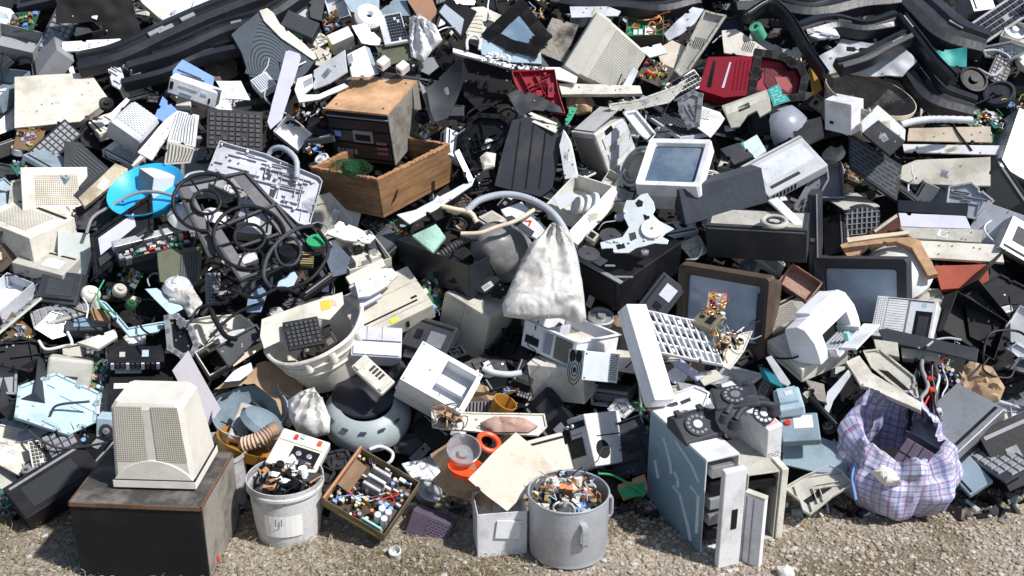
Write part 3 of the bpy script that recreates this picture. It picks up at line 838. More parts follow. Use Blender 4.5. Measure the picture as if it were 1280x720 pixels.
# buckets
def upright(rim, rpx, basepx, name, cat, label, ref, mat, prof_fn, inner, yaw=0, ex=None, **k):
    b = ground(*basepx); d = ray(*rim); t = math.hypot(b.x, b.y)/math.hypot(d.x, d.y); top = CAM + d*t
    R = rpx/FPX*(top-CAM).dot(FW); H = top.z
    fr = Fr(); fr.M = Matrix.Translation((top.x, top.y, 0)) @ Matrix.Rotation(R_(yaw), 4, 'Z'); fr.px = rim; fr.W = fr.D = 2*R; fr.H = H; fr.R = R
    bucket(fr, label, ref, mat, prof_fn(R, H), name, cat, inner, ex, **k)
    return fr
def _buck(th, fr):
    R, H = fr.R, fr.H
    m = MB(); m.tube([(R*1.0*math.cos(a), R*1.0*math.sin(a), H*.86+.0) for a in [i*2*math.pi/40 for i in range(40)]], .004, th.parts[0][1].mats[0], closed=True); th.part('rim_band', m, 0, bevel=0, smooth=True)
    m = MB()
    for k in range(7):
        a0, a1 = R_(-118 + k*9), R_(-118 + (k+1)*9); r = R*.915
        m.add([(r*math.cos(a0), r*math.sin(a0), H*.22), (r*math.cos(a1), r*math.sin(a1), H*.22), (r*1.03*math.cos(a1), r*1.03*math.sin(a1), H*.6), (r*1.03*math.cos(a0), r*1.03*math.sin(a0), H*.6)], [(0, 1, 2, 3)], paper)
    th.part('torn_label', m, 0, bevel=0)
    m = MB(); a = R_(-93); c = Vector((R*.95*math.cos(a), R*.95*math.sin(a), H*.45))
    m.tube([c+Vector((-.012, -.004, .03)), c+Vector((-.012, -.004, .0)), c+Vector((.012, -.004, 0)), c+Vector((.012, -.004, .03))], .0016, black, 5); th.part('mark', m, len(th.parts)-1, bevel=0)
dirtyw = P('dirty_white_bucket', (.58, .58, .58), .55, .9, dcol=(.22, .2, .18))
BK = upright((356, 594), 47, (352, 664), 'bucket', 'bucket', 'dirty white bucket with a torn label full of black scrap', 'the torn-label bucket', dirtyw,
        lambda R, H: [(R*.83, 0), (R*.9, H*.3), (R*.96, H*.84), (R*1.03, H*.86), (R*1.03, H*.9), (R, H*.92), (R*1.02, H)], grey, ex=_buck)
stuff_pile(None, .12, .12, 90, 'black scraps and wires heaped in the torn-label bucket', [black, black, dgrey, rawwood, black, paper], mworld=BK.M.translation + Vector((0, 0, BK.H-.02)), dome=.025, size=(.02, .07), seed=3)
upright((268, 560), 40, (272, 628), 'bucket', 'bucket', 'empty dirty white bucket partly hidden behind the big black cabinet', 'the empty bucket behind the cabinet', dirtyw, lambda R, H: [(R*.83, 0), (R*.98, H*.9), (R*1.04, H*.93), (R*1.04, H)], greige)
def _pot(th, fr):
    R, H = fr.R, fr.H
    for ang in (-72, 18):
        m = MB(); a = R_(ang); rad = Vector((math.cos(a), math.sin(a), 0)); tg = Vector((-math.sin(a), math.cos(a), 0))
        def q(o, z, s=0): return rad*(R+o)+tg*s+Vector((0, 0, z))
        for s in (-.0,):
            p = [q(-.002, H*.80), q(.022, H*.80), q(.026, H*.74), q(.026, H*.52), q(.018, H*.47), q(-.002, H*.47)]
            for i in range(len(p)-1):
                A, B = p[i], p[i+1]; d = (B-A).normalized(); nn = d.cross(tg).normalized()*.004
                m.loft([[tuple(A-tg*.013-nn), tuple(A+tg*.013-nn), tuple(A+tg*.013+nn), tuple(A-tg*.013+nn)], [tuple(B-tg*.013-nn), tuple(B+tg*.013-nn), tuple(B+tg*.013+nn), tuple(B-tg*.013+nn)]], conc)
        th.part('handle', m, 0, bevel=.001)
    m = MB(); m.torus((0, 0, H), R, .004, conc, 48, 8); th.part('rolled_rim', m, 0, bevel=0, smooth=True)
PT = upright((711, 614), 50.5, (710, 686), 'cooking_pot', 'pot', 'large dull aluminium pot with a riveted handle, full of scrap metal, standing on the gravel', 'the aluminium pot', conc,
        lambda R, H: [(R*.9, 0), (R*.985, H*.05), (R*.985, H*.12), (R*1.0, H*.14), (R, H)], steel, ex=_pot, n=48)
stuff_pile(None, .13, .13, 120, 'tangled metal and plastic scraps heaped in the aluminium pot', [black, blue, pblue, cream, brass, beige, dgrey, steel, white, copper], mworld=PT.M.translation + Vector((0, 0, PT.H-.03)), dome=.06, size=(.015, .06), seed=4, wires=12)
# cream answering machine on the bucket
f = F((391, 597), h=.30, dims=(None, None, .045), L=(330, 577), B=(414, 552), D=(391, 607))
dev(f, 'answering_machine', 'tape player', 'cream cassette machine with black window lying on the torn-label bucket', 'the cream cassette machine', cream,
    [('T', .38, .92, .12, .62, black, 'cassette_window', dict(t=.004)), ('T', .46, .85, .25, .3, grey, 'tape_slot', dict(t=.007)), ('T', .46, .6, .38, .52, steel, 'reel', dict(t=.008, kind='c')), ('T', .68, .82, .38, .52, steel, 'reel', dict(t=.008, kind='c')),
     ('T', .3, .37, .78, .9, ored, 'button', dict(t=.008)), ('T', .42, .5, .84, .95, pblue, 'button', dict(t=.008)), ('T', .78, .86, .8, .92, orange, 'button', dict(t=.008)), ('T', .05, .95, .68, .71, beige, 'ridge', dict(t=.005))], bevel=.008)
# tan corrugated hose end and amber tray
hose([(303, 556, .2), (322, 550, .22), (336, 541, .22), (345, 536, .2)], .03, 'corrugated_hose', 'hose', 'short tan ribbed hose lying in front of the round grey tub', 'the tan ribbed hose', P('tan_rubber', (.55, .40, .30), .6, .3), ridge=.16, k=9)
f = disc((318, 552), 48, .35, 75, h=.08)
simple(f, lambda m, fr: m.rev([(0, -.05), (fr.R*.85, -.05), (fr.R, 0), (fr.R*.97, 0), (fr.R*.82, -.045), (0, -.045)], amber, 36), 'round_tray', 'tray', 'amber plastic tray edge below the round grey tub', 'the amber tray', bevel=0, smooth=True)
# round tub with a vacuum cleaner shell in it
f = disc((313, 515), 46, .68, 100, h=.06)
bucket(f, 'round grey tub with a pale rope-like rim holding an old vacuum cleaner', 'the round grey tub', hosem, [(f.R*.7, -.16), (f.R*.95, -.03), (f.R*1.02, -.01), (f.R*1.02, .01)], 'round_tub', 'tub', bgrey)
f = F((284, 545), h=.14, dims=(.09, None, .06), B=(300, 497), R=(312, 556), D=(282, 560))
dev(f, 'vacuum_cleaner', 'vacuum cleaner', 'pale grey vacuum cleaner shell lying in the round grey tub', 'the vacuum cleaner in the tub', greige, [('F', .2, .8, .1, .5, black, 'vent_slots'), ('T', .3, .6, .7, .8, black, 'switch'), ('R', .1, .7, .2, .6, dgrey, 'side_recess')], taper=('y', 1, .8), bevel=.012)
f = disc((330, 526), 30, .42, 60, h=.13)
simple(f, lambda m, fr: m.rev([(0, .03), (fr.R*.5, .028), (fr.R*.9, .01), (fr.R, -.02), (fr.R*.9, -.03)], bgrey, 30), 'motor_cover', 'cover', 'dark blue-grey domed cover leaning in the round grey tub', 'the blue-grey domed cover', bevel=0, smooth=True)
# crate of components
f = F((480, 669), h=.16, dims=(None, None, .07), L=(401, 622), B=(526, 601), D=(478, 684))
def _pc(th, fr):
    W, D, H = fr.W, fr.D, fr.H; rnd = random.Random(9)
    def part(n, fn, **k):
        m = MB(); fn(m); th.part(n, m, **k)
    part('circuit_board', lambda m: m.box(.01, W-.01, .01, D-.01, .008, .012, P('dark_pcb', (.07, .045, .025), .6, .8)), bevel=0)
    for i in range(4): part('capacitor', lambda m: m.cyl((W*.78+.03*(i % 2), D*.2+.032*(i//2), .012), .014, .075, lgrey, 18), bevel=.002)
    for i in range(3): part('capacitor', lambda m: m.cyl((W*.7+.025*i, D*.42, .012), .009, .05, blue, 14), bevel=.001)
    for i in range(3): part('heat_sink', lambda m: (m.box(W*.35, W*.62, D*(.5+.14*i), D*(.56+.14*i), .012, .085, steel if i != 1 else white), m.box(W*.35, W*.62, D*(.5+.14*i), D*(.52+.14*i), .05, .09, grey)))
    for i in range(88):
        x, y = W*rnd.uniform(.06, .94), D*rnd.uniform(.05, .95); mt = rnd.choice([ored, blue, cream, black, brass, copper, white, pblue, grey, cream]); k = rnd.random()
        if k < .5: part('capacitor', lambda m: m.cyl((x, y, .012), rnd.uniform(.004, .009), rnd.uniform(.02, .05), mt, 10), bevel=0)
        else: part('chip', lambda m: m.cbox((x, y, .02+rnd.uniform(0, .02)), (rnd.uniform(.01, .03), rnd.uniform(.006, .014), rnd.uniform(.01, .04)), mt), bevel=0)
    part('green_label', lambda m: m.box(W*.62, W*.92, .012, .02, .03, .075, lmint))
    part('brass_bar', lambda m: m.box(W*.3, W*.9, -.008, .004, .03, .042, brass))
    part('wood_strip', lambda m: m.box(W*.02, W*.05, 0, D, .03, .085, rawwood))
    part('dark_cover', lambda m: m.cbox((W*.16, D*.55, .06), (W*.2, D*.5, .012), wood, Matrix.Rotation(.3, 3, 'Y')))
    m = MB()
    for i in range(9):
        p = [Vector((rnd.uniform(.1, .9)*W, rnd.uniform(.1, .9)*D, .03))]
        for k in range(4): p.append(p[-1]+Vector((rnd.uniform(-.05, .05), rnd.uniform(-.05, .05), rnd.uniform(-.01, .025))))
        m.tube(cat_rom(p, 4), .0022, rnd.choice([black, ored, white, blue]), 5)
    th.part('wires', m, bevel=0)
openbox(f, 'electronics_chassis', 'electronics chassis', 'tipped brown metal chassis crammed with capacitors and heat sinks beside the torn-label bucket', 'the chassis of capacitors', P('dirty_brass', (.22, .17, .09), .6, .8, dcol=(.07, .06, .05)), t=.003, inner=brown, extra=_pc)
# purple-grey vented box
f = F((567, 657), h=.1, dims=(None, .10, None), L=(515, 640), D=(556, 688), B=(578, 640))
dev(f, 'small_speaker', 'speaker', 'small purple-grey speaker box with slotted vents lying on the grass', 'the purple-grey speaker', purple, [('F', .42, .93, .2, .85, vent(purple, 'slots', vs=(.018, .011, .7, .5)), 'vent_grille', dict(t=.001))])
# white bottle cap, white stone
p = ground(494, 694); f = Fr(); f.M = Matrix.Translation(p) @ Matrix.Rotation(.3, 4, 'X'); f.px = (494, 688)
simple(f, lambda m, fr: (m.rev([(0, 0), (.024, 0), (.026, .03), (.022, .032), (.02, .008), (0, .008)], white, 20)), 'jar_lid', 'lid', 'small chipped white cap lying on the dry grass', 'the white cap', bevel=0, smooth=True)
def rock(m, s, mat, sd):
    b = bmesh.new(); bmesh.ops.create_icosphere(b, subdivisions=2, radius=1)
    vs = [tuple(Vector((v.co.x*s[0], v.co.y*s[1], v.co.z*s[2]))*(1+.35*noise.noise(v.co*1.3+Vector((sd, 0, 0))))) for v in b.verts]
    m.add(vs, [[v.index for v in f.verts] for f in b.faces], mat); b.free()
p = ground(982, 715, .015); f = Fr(); f.M = Matrix.Translation(p); f.px = (982, 712)
simple(f, lambda m, fr: rock(m, (.035, .03, .026), stone_w, 3), 'stone', 'stone', 'pale broken stone on the gravel at the bottom edge', 'the pale stone', bevel=0)
# carton with red plastics
f = GF((597, 697), 8, .20, .17, .20, corner='L')
def _cart(th, fr):
    W, D, H = fr.W, fr.D, fr.H
    m = MB(); m.cbox((W*.62, -.006, H*.62), (W*.5, .004, H*.42), white, Matrix.Rotation(.12, 3, 'Y')); th.part('front_flap', m)
openbox(f, 'paper_carton', 'carton', 'small white paper carton standing on the gravel left of the aluminium pot', 'the white carton', white, t=.004, inner=ored, extra=_cart)
pan([(585, 599), (613, 569), (645, 540), (668, 560), (690, 585), (662, 612), (634, 639), (608, 619)], 'cardboard_flap', 'cardboard', 'large pale cardboard flap leaning over the white carton', 'the pale cardboard flap', cardl, n=(.15, .35), h=.36, T=.004, wob=.006)
pan([(537, 568), (556, 556), (572, 545), (590, 575), (604, 600), (618, 622), (615, 640), (590, 628), (560, 605)], 'cardboard_box', 'cardboard', 'torn brown cardboard box side holding orange plastics above the white carton', 'the torn brown box', card, n=(-.35, .2), h=.275, T=.005, wob=.012, ribs=0)
pan([(540, 600), (556, 585), (566, 606), (590, 615), (585, 625), (560, 618)], 'cardboard_scrap', 'cardboard', 'crumpled brown cardboard scrap beside the purple-grey speaker', 'the brown cardboard scrap', card, n=(-.3, .3), h=.24, T=.004, wob=.015)
def _jar(m, fr):
    R = fr.R; m.rev([(0, -.06), (R*.7, -.06), (R*.95, -.01), (R, 0), (R*.92, .002), (R*.66, -.045), (R*.3, -.048), (R*.28, -.03), (0, -.03)], clear, 36)
f = disc((580, 561), 22, .85, 80, h=.36); simple(f, _jar, 'clear_bowl', 'plastic bowl', 'clear round plastic bowl lying on the torn brown box', 'the clear bowl', bevel=0, smooth=True)
f = disc((611, 553), 17, .7, 60, h=.31); simple(f, lambda m, fr: (m.torus((0, 0, 0), fr.R*.8, fr.R*.2, orange, 30, 8)), 'plastic_ring', 'ring', 'bright orange plastic ring behind the clear bowl', 'the orange ring', bevel=0, smooth=True)
f = disc((583, 586), 24, .5, 80, h=.33); simple(f, lambda m, fr: m.rev([(0, -.02), (fr.R*.8, -.02), (fr.R, .01), (fr.R*.93, .01), (fr.R*.75, -.015), (0, -.015)], orange, 30), 'plastic_dish', 'dish', 'orange-red plastic dish under the clear bowl', 'the orange dish', bevel=0, smooth=True)
# white appliance fronts behind the pot
f = F((745, 583), h=.1, dims=(None, .22, None), L=(704, 595), U=(730, 517), B=(778, 578))
dev(f, 'washing_machine_front', 'appliance', 'white appliance with a dark control strip and a dark opening leaning behind the aluminium pot', 'the appliance behind the pot', white,
    [('F', .05, .95, .78, .9, black, 'control_strip'), ('F', .4, .5, .8, .88, white, 'knob', dict(kind='c', t=.012)), ('F', .55, .65, .8, .88, white, 'knob', dict(kind='c', t=.012)), ('F', .2, .8, .25, .6, black, 'opening'), ('F', .15, .85, .66, .68, grey, 'slot'), ('R', .1, .5, .1, .5, black, 'round_hole', dict(kind='c', t=.002)), ('R', .2, .9, .55, .57, dgrey, 'seam')], bevel=.006)
pan([(745, 540), (800, 520), (812, 545), (810, 590), (775, 600)], 'machine_panel', 'panel', 'dark blue-grey machine panel in shadow left of the blue-sided case', 'the shadowed machine panel', dgrey, n=(-.1, .2), h=.02, ribs=14, rim=.02)
hose([(748, 592), (765, 594), (785, 604), (806, 617)], .005, 'green_cable', 'cable', 'thin green wire curving between the pot and the blue-sided case', 'the green wire', green, h=.12)
pan([(772, 606), (806, 592), (810, 612), (780, 622)], 'timber_block', 'wood scrap', 'brown and green painted wood scrap beside the blue-sided case', 'the painted wood scrap', rawwood, n=(.1, .5), h=.1, T=.03, holes=[([(772, 612), (806, 602), (806, 620), (780, 622)], green, 'green_paint')])
# computer case, its left side coloured blue for skylight shade
f = GF((875, 692), 22, .15, .45, .425)
CASE = f
def _blue(th, fr):
    W, D, H = fr.W, fr.D, fr.H
    m = MB(); m.box(-.004, 0, 0, D, 0, H, P('blue_side_metal', (.25, .39, .48), .4, .4, metal=.1)); th.part('side_panel', m)  # blue skylight shade on this side put into the metal's colour
    m = MB(); b = _mats['blue_side_metal']
    def r(p): m.tube([(-.005, D*(1-a), H*c) for a, c in p], .008, P('pale_rib', (.62, .70, .76), .4, .2), 6)  # paler than the sheet: light catching the ribs painted as colour
    r([(.28, .86), (.42, .66), (.45, .55)]); r([(.5, .95), (.8, .84), (.93, .74)]); r([(.5, .44), (.62, .42), (.8, .16), (.85, .05)]); r([(.8, .62), (.93, .6), (.94, .2)]); r([(.14, .52), (.2, .4), (.22, .36)]); r([(.5, .6), (.57, .56), (.58, .48)])
    th.part('pressed_ribs', m, len(th.parts)-1, bevel=0)
    m = MB(); m.box(0, W, 0, D, H-.006, H+.006, white); th.part('top_cover', m, bevel=.003)
    m = MB()
    m.ribbon([(W*.2, D*.75), (W*.8, D*.85)], .02, H+.006, H+.008, grey); th.part('top_slot', m, len(th.parts)-1, bevel=0)
    m = MB()
    for i in range(5): m.box(W*.2, W*.85, .0, .14, H*(.12+.17*i), H*(.12+.17*i)+H*.11, [dgrey, steel, grey, black, steel][i])
    th.part('drive_bays', m)
openbox(f, 'computer_case', 'computer case', 'standing computer case with a pressed metal side shade-tinted blue and white top, two telephones behind', 'the blue-sided case', white, t=.004, inner=dgrey, open_='F', extra=_blue)
f = GF((897, 712), 21, .098, .03, .44)
dev(f, 'case_front', 'bezel', 'tall white computer front bezel with a black slot standing on the gravel', 'the white bezel with a slot', white, [('F', .45, .7, .4, .6, black, 'slot')], bevel=.006)
f = GF((948, 711), -38, .085, .03, .31, corner='R')
dev(f, 'case_front', 'bezel', 'shorter ribbed white panel standing on the gravel right of the bezel with a slot', 'the short white panel', white, [('F', .1, .14, .02, .98, grey, 'groove'), ('F', .45, .48, .02, .98, grey, 'groove'), ('T', 0, 1, 0, 1, cream, 'top_lip', dict(t=.01))], bevel=.004)
# right case: tall, vents, telephones on it
f = F((960, 538), h=.50, dims=(None, None, None), R=(979, 530), B=(893, 480), D=(957, 590))
dev(f, 'desktop_computer', 'computer case', 'white desktop computer standing on edge with a slanting vent grille near its corner', 'the white computer on edge', white,
    [('F', .1, .9, .03, .42, vent(white, 'slots', vs=(.03, .012, .8, .45)), 'vent_grille', dict(t=.001)), ('L', .25, .6, .9, .94, lgrey, 'ridge'), ('L', .0, .04, 0, 1, lgrey, 'seam'), ('T', .1, .9, .05, .2, P('pink_label', (.8, .45, .5), .5, .1), 'pink_label', dict(t=.001))], bevel=.005)
f = GF((967, 673), 14, .14, .28, .32, corner='R')
pc_open(f, 'opened computer case with bare dark drive bays right of the white bezels', 'the case with bare drive bays', greige, fill=5, seed=4)
f = GF((969, 674), 14, .03, .10, .33)
dev(f, 'case_front', 'bezel', 'narrow cream edge strip standing at the side of the case with bare drive bays', 'the narrow cream strip', cream, bevel=.004)
# telephones
f = F((857, 541), h=.56, dims=(.17, .16, .07), R=(895, 530), B=(836, 520), D=(857, 547))
phone(f, 'black rotary telephone without handset standing on the white top of the blue-sided case', 'the black telephone on the blue-sided case', handset=False)
f = F((893, 497), h=.60, dims=(.18, .15, .06), R=(938, 492), B=(880, 470), D=(894, 508))
phone(f, 'dark grey telephone base seen behind the black telephone, its dial worn away', 'the rear dark telephone', handset=False, dial=True)
f = disc((955, 517), 14, .85, 70, h=.53)
def _dial(m, fr):
    m.cyl((0, 0, -.006), fr.R, .01, dgrey, 28)
    for k in range(10):
        a = R_(40+k*30); m.cyl((fr.R*.74*math.cos(a), fr.R*.74*math.sin(a), .003), fr.R*.16, .002, lgrey, 10)
    m.cyl((0, 0, .003), fr.R*.36, .004, white, 16)
simple(f, _dial, 'telephone_dial', 'telephone dial', 'black rotary dial lying on the end of the white computer on edge', 'the loose rotary dial', part='dial')
for pts, lb in (([(908, 517), (916, 505), (935, 497), (955, 499)], 'black telephone handset lying on the white computer, the upper of the two'), ([(919, 525), (928, 512), (948, 504), (968, 507)], 'black telephone handset lying nearer the loose rotary dial, the lower of the two')):
    W = [at(x, y, .56) for x, y in pts]; f = Fr(); f.M = Matrix.Translation(W[0]); f.px = pts[1]
    def _hs(m, fr):
        P_ = [w - W[0] for w in W]; m.tube(cat_rom(P_, 6), .014, dgrey, 10)
        for e, q in ((P_[0], P_[1]), (P_[-1], P_[-2])):
            m.T = Matrix.Translation(e); m.cyl((0, 0, -.035), .03, .035, dgrey, 18, r2=.022); m.T = Matrix.Identity(4)
    simple(f, _hs, 'telephone_handset', 'telephone handset', lb, 'the ' + ('upper' if 'upper' in lb else 'lower') + ' handset', bevel=0, smooth=True)
# meter boxes right of the phones
f = F((972, 513), h=.25, dims=(None, None, .05), R=(1006, 508), B=(965, 487), D=(974, 522))
dev(f, 'meter_box', 'meter', 'pale blue-grey plastic meter box with a raised lid beside the telephones', 'the blue-grey meter box', pblue, [('T', .15, .85, .2, .9, pblue, 'raised_lid', dict(t=.014)), ('T', .4, .7, .5, .7, lgrey, 'plate', dict(t=.016))], bevel=.01)
f = F((978, 552), h=.22, dims=(None, None, .04), R=(1026, 545), B=(975, 517), D=(979, 560))
dev(f, 'meter_base', 'meter', 'grey-blue panel with a red round button and a paper label below the meter box', 'the panel with a red button', bgrey, [('T', .1, .28, .5, .8, ored, 'red_button', dict(kind='c', t=.01)), ('T', .35, .85, .45, .9, paper, 'paper_label', dict(t=.001))], bevel=.006)
# blue-grey plate, broken bracket, plaid bag
pan([(980, 532), (1010, 540), (1062, 560), (1058, 592), (1020, 590), (978, 580)], 'metal_plate', 'metal plate', 'dusty blue-grey metal plate lying right of the white computer on edge', 'the dusty blue-grey plate', bgrey, n=(.1, .5), h=.12, T=.012)
pan([(980, 612), (1004, 598), (1036, 584), (1050, 590), (1066, 606), (1040, 622), (1012, 645), (1004, 640), (1000, 628)], 'plastic_bracket', 'bracket', 'broken grey plastic bracket with a long slot left of the plaid bag', 'the broken grey bracket', greige, n=(.1, .55), h=.14, T=.004, rim=.018, ribs=10, holes=[([(1004, 626), (1030, 608), (1040, 610), (1010, 631)], black, 'slot')])
# ================================================================== plaid bag
plaid, nt, b = _new('plaid_weave'); vec, tc, oi = coords(nt); sx = N(nt, 'ShaderNodeSeparateXYZ'); nt.links.new(tc.outputs['UV'], sx.inputs[0])
col = (.52, .53, .68)
for o_, per, w, c in ((0, .032, .36, (.07, .11, .46)), (1, .032, .36, (.08, .12, .50)), (0, .064, .08, (.5, .06, .12)), (1, .064, .08, (.5, .06, .12)), (0, .0175, .1, (.85, .85, .9)), (1, .0175, .1, (.85, .85, .9))):
    k = mth(nt, 'LESS_THAN', mth(nt, 'FRACT', mth(nt, 'ADD', mth(nt, 'DIVIDE', sx.outputs[o_], per), .37*w)), w); col = mix(nt, mth(nt, 'MULTIPLY', k, .5), col, c)
col = mix(nt, mth(nt, 'MULTIPLY', ramp(nt, noise_tex(nt, vec, 9, 6, .7), .42, .7), .6), col, (.20, .17, .16))
nt.links.new(col, b.inputs['Base Color']); b.inputs['Roughness'].default_value = .6
def plaid_bag():
    px = (1122, 588); c = at(*px, .10); c = Vector((c.x, c.y, 0)); fr = Fr(); fr.M = Matrix.Translation(c); fr.px = px
    R = 67/FPX*(c-CAM).dot(FW)*1.02; H = .34; n, k = 120, 44; V = []; UV = []
    for j in range(k+1):
        t = j/k
        for i in range(n):
            a = 2*math.pi*i/n
            if t < .7: s = t/.7; r = R*(.62+.42*math.sin(min(1, s*1.1)*math.pi*.72)); z = H*(s**1.25)*.78
            else: s = (t-.7)/.3; r = R*(.96-.28*s); z = H*(.78+.22*math.sin(s*1.8))
            if t < .06: r *= .5 + t*8
            front = max(0, -math.sin(a)); back = max(0, math.sin(a))
            f = noise.noise(Vector((math.cos(a)*2.2, math.sin(a)*2.2, t*1.6)))*.22 + noise.noise(Vector((math.cos(a)*6, math.sin(a)*6, t*4)))*.07 + (1-abs(noise.noise(Vector((a*3.2, t*5, 7))))*2)*.06 + .05*math.sin(a*9+4*t+3*noise.noise(Vector((math.cos(a), math.sin(a), 3))))*max(0, t-.35)
            z *= 1 + .30*back*t - .25*front*max(0, t-.4)
            r2 = r*(1+f)
            V.append((r2*math.cos(a), r2*math.sin(a)*.85, max(.003, z*(1+f*.7)))); UV.append((a*R, t*.55+f*.05))
    fs = []; uvs = []
    for j in range(k):
        for i in range(n):
            i2 = (i+1) % n; fs.append((j*n+i, j*n+i2, (j+1)*n+i2, (j+1)*n+i))
            u2 = UV[j*n+i2][0] if i2 else 2*math.pi*R; u3 = UV[(j+1)*n+i2][0] if i2 else 2*math.pi*R
            uvs.append([UV[j*n+i], (u2, UV[j*n+i2][1]), (u3, UV[(j+1)*n+i2][1]), UV[(j+1)*n+i]])
    m = MB(); m.add(V, fs, plaid, uvs); th = Thing(fr, 'plaid_bag', 'big blue red and white plaid woven bag lying open on the gravel', 'bag', 'the plaid bag')
    th.part('cloth', m, bevel=0, smooth=True)
    m = MB(); m.add([(R*.6*math.cos(2*math.pi*i/24), R*.5*math.sin(2*math.pi*i/24), H*.6) for i in range(24)], [tuple(range(24))], void); th.part('lining', m, bevel=0)  # flat near-black disc across the bag stands in for shade inside
    m = MB(); p = [(-R*.8, -R*.3, H*.8), (-R*.98, -R*.5, H*.62), (-R*.93, -R*.7, H*.35)]; m.tube(cat_rom(p, 5), .006, blue, 6); th.part('strap', m, bevel=0)
    th.done(); return c, R, H
bc, bR, bH = plaid_bag()
f = F((1146, 600), h=.28, dims=(None, None, .03), L=(1112, 580), B=(1165, 565), D=(1146, 606)); dev(f, 'electronics_box', 'electronics box', 'flat purple-grey box with seams lying in the mouth of the plaid bag', 'the box in the plaid bag', purple, [('T', .3, .32, 0, 1, black, 'seam'), ('T', .62, .64, 0, 1, black, 'seam'), ('T', 0, 1, .5, .52, black, 'seam')])
crumple([(1088, 590), (1104, 577), (1120, 590), (1126, 604), (1106, 606)], 'foam_scrap', 'foam', 'yellowish crumpled foam lump in the mouth of the plaid bag', 'the foam in the plaid bag', cream, h=.3, bulge=.03)
# ================================================================== left bottom, behind the cabinet
f = F((215, 505), h=.02, dims=(None, .3, None), L=(134, 500), B=(212, 458), D=(216, 560))
dev(f, 'black_television', 'television', 'black television cabinet with two white stripes behind the ivory monitor', 'the black set with white stripes', black, [('T', .08, .5, .3, .4, white, 'stripe'), ('T', .08, .5, .6, .7, white, 'stripe')])
f = F((160, 548), h=.10, dims=(None, .1, None), L=(119, 541), B=(165, 520), D=(162, 640))
f = F((158, 526), h=.08, dims=(None, .12, None), L=(120, 522), B=(166, 516), D=(156, 600))
dev(f, 'loudspeaker', 'speaker', 'pale blue loudspeaker front with a small round black driver behind the big black cabinet', 'the pale blue speaker', pblue, [('F', .1, .6, .68, .92, dgrey, 'driver', dict(kind='c', t=.006)), ('F', .23, .47, .74, .86, grey, 'dust_cap', dict(kind='c', t=.012)), ('F', .32, .38, .79, .81, black, 'centre', dict(kind='c', t=.014))])
pan([(215, 463), (235, 438), (276, 511), (262, 532), (240, 512)], 'plastic_panel', 'panel', 'flat pinkish-grey panel standing behind the right side of the ivory monitor', 'the flat panel behind the ivory monitor', P('pinkish_grey', (.52, .49, .53), .6, .2), n=(-.1, .1), h=.12)
f = F((117, 452), h=.1, dims=(None, .1, None), L=(60, 446), B=(120, 444), D=(110, 505))
dev(f, 'white_appliance', 'appliance', 'white rounded appliance end sticking in above the big black cabinet', 'the white appliance end', greige, [('F', .2, .7, .55, .6, dgrey, 'groove'), ('F', .3, .8, .25, .28, dgrey, 'groove')], bevel=.015)
pan([(90, 640), (118, 622), (133, 628), (134, 680), (98, 695)], 'plastic_panel', 'panel', 'white flat scraps lying at the left foot of the big black cabinet', 'the white scrap by the cabinet', lgrey, n=(-.1, .8), h=.03)
# black cassette rack
f = F((205, 452), h=.10, dims=(None, None, .05), L=(135, 445), B=(200, 432), D=(204, 466))
dev(f, 'cassette_rack', 'cassette rack', 'long black rack of ribbed slots lying above the black set with white stripes', 'the black slotted rack', black, [('F', .05+.09*i, .11+.09*i, .1, .9, dgrey if i % 3 else lgrey, 'slot_rib', dict(t=.008)) for i in range(10)] + [('T', .2, .3, .3, .6, greige, 'switch'), ('T', .6, .72, .3, .7, pblue, 'switch')])
f = F((138, 412), h=.08, dims=(None, None, .05), L=(80, 408), B=(132, 392), D=(137, 424))
dev(f, 'dark_monitor_edge', 'monitor', 'dark grey monitor edge lying low at the left border above a cream plastic corner', 'the dark monitor edge', dgrey, [('T', .2, .9, .2, .8, screend, 'screen', dict(t=.002))], bevel=.01)
pan([(96, 428), (144, 411), (147, 421), (123, 436)], 'plastic_corner', 'panel', 'cream plastic corner piece pointing right below the dark monitor edge', 'the cream corner piece', cream, n=(0, .6), h=.16, T=.02)
# l shaped metal and boards
pan([(124, 377), (132, 380), (160, 412), (204, 404), (207, 409), (196, 416), (162, 422)], 'metal_bracket', 'bracket', 'pale blue L-shaped sheet metal bracket lying above the black slotted rack', 'the pale L bracket', pblue, n=(.1, .6), h=.14, rim=.012)
pan([(181, 361), (196, 360), (231, 385), (213, 394)], 'circuit_cover', 'cover', 'light blue perforated metal cover beside the white ribbed cloth bundle', 'the light blue cover', P('light_blue_metal', (.48, .62, .70), .4, .4, metal=.2), n=(0, .5), h=.16)
crumple([(205, 352), (222, 344), (240, 358), (253, 378), (246, 392), (236, 396), (228, 380), (212, 376)], 'cloth_bundle', 'cloth', 'grubby white bundle of cloth twisted beside the light blue cover', 'the white cloth bundle', bag, h=.15, bulge=.04, rough=.025, scale=16)
for i, (c, r, q, m_, lb) in enumerate((((114, 366), 12, .7, cream, 'white round knob beside the bristly broom head at the left border'), ((150, 362), 9, .8, greige, 'small beige wheel with a hub on the board left of the light blue cover'), ((164, 380), 7, .7, dgreen, 'tiny green coil right of the small beige wheel'))):
    f = disc(c, r, q, 70, h=.14); simple(f, lambda m, fr: (m.rev([(0, .02), (fr.R*.4, .02), (fr.R*.45, .01), (fr.R*.85, .01), (fr.R, 0), (fr.R, -.02), (0, -.02)], m_, 24)), 'wheel', 'wheel', lb, None, bevel=0, smooth=True)
f = F((150, 375), h=.1, dims=(None, None, .01), L=(108, 372), B=(190, 352), D=(150, 380)) ; board(f, 'dark circuit board with chips and coils under the light blue cover', 'the dark board on the left', black, dens=45, seed=5)
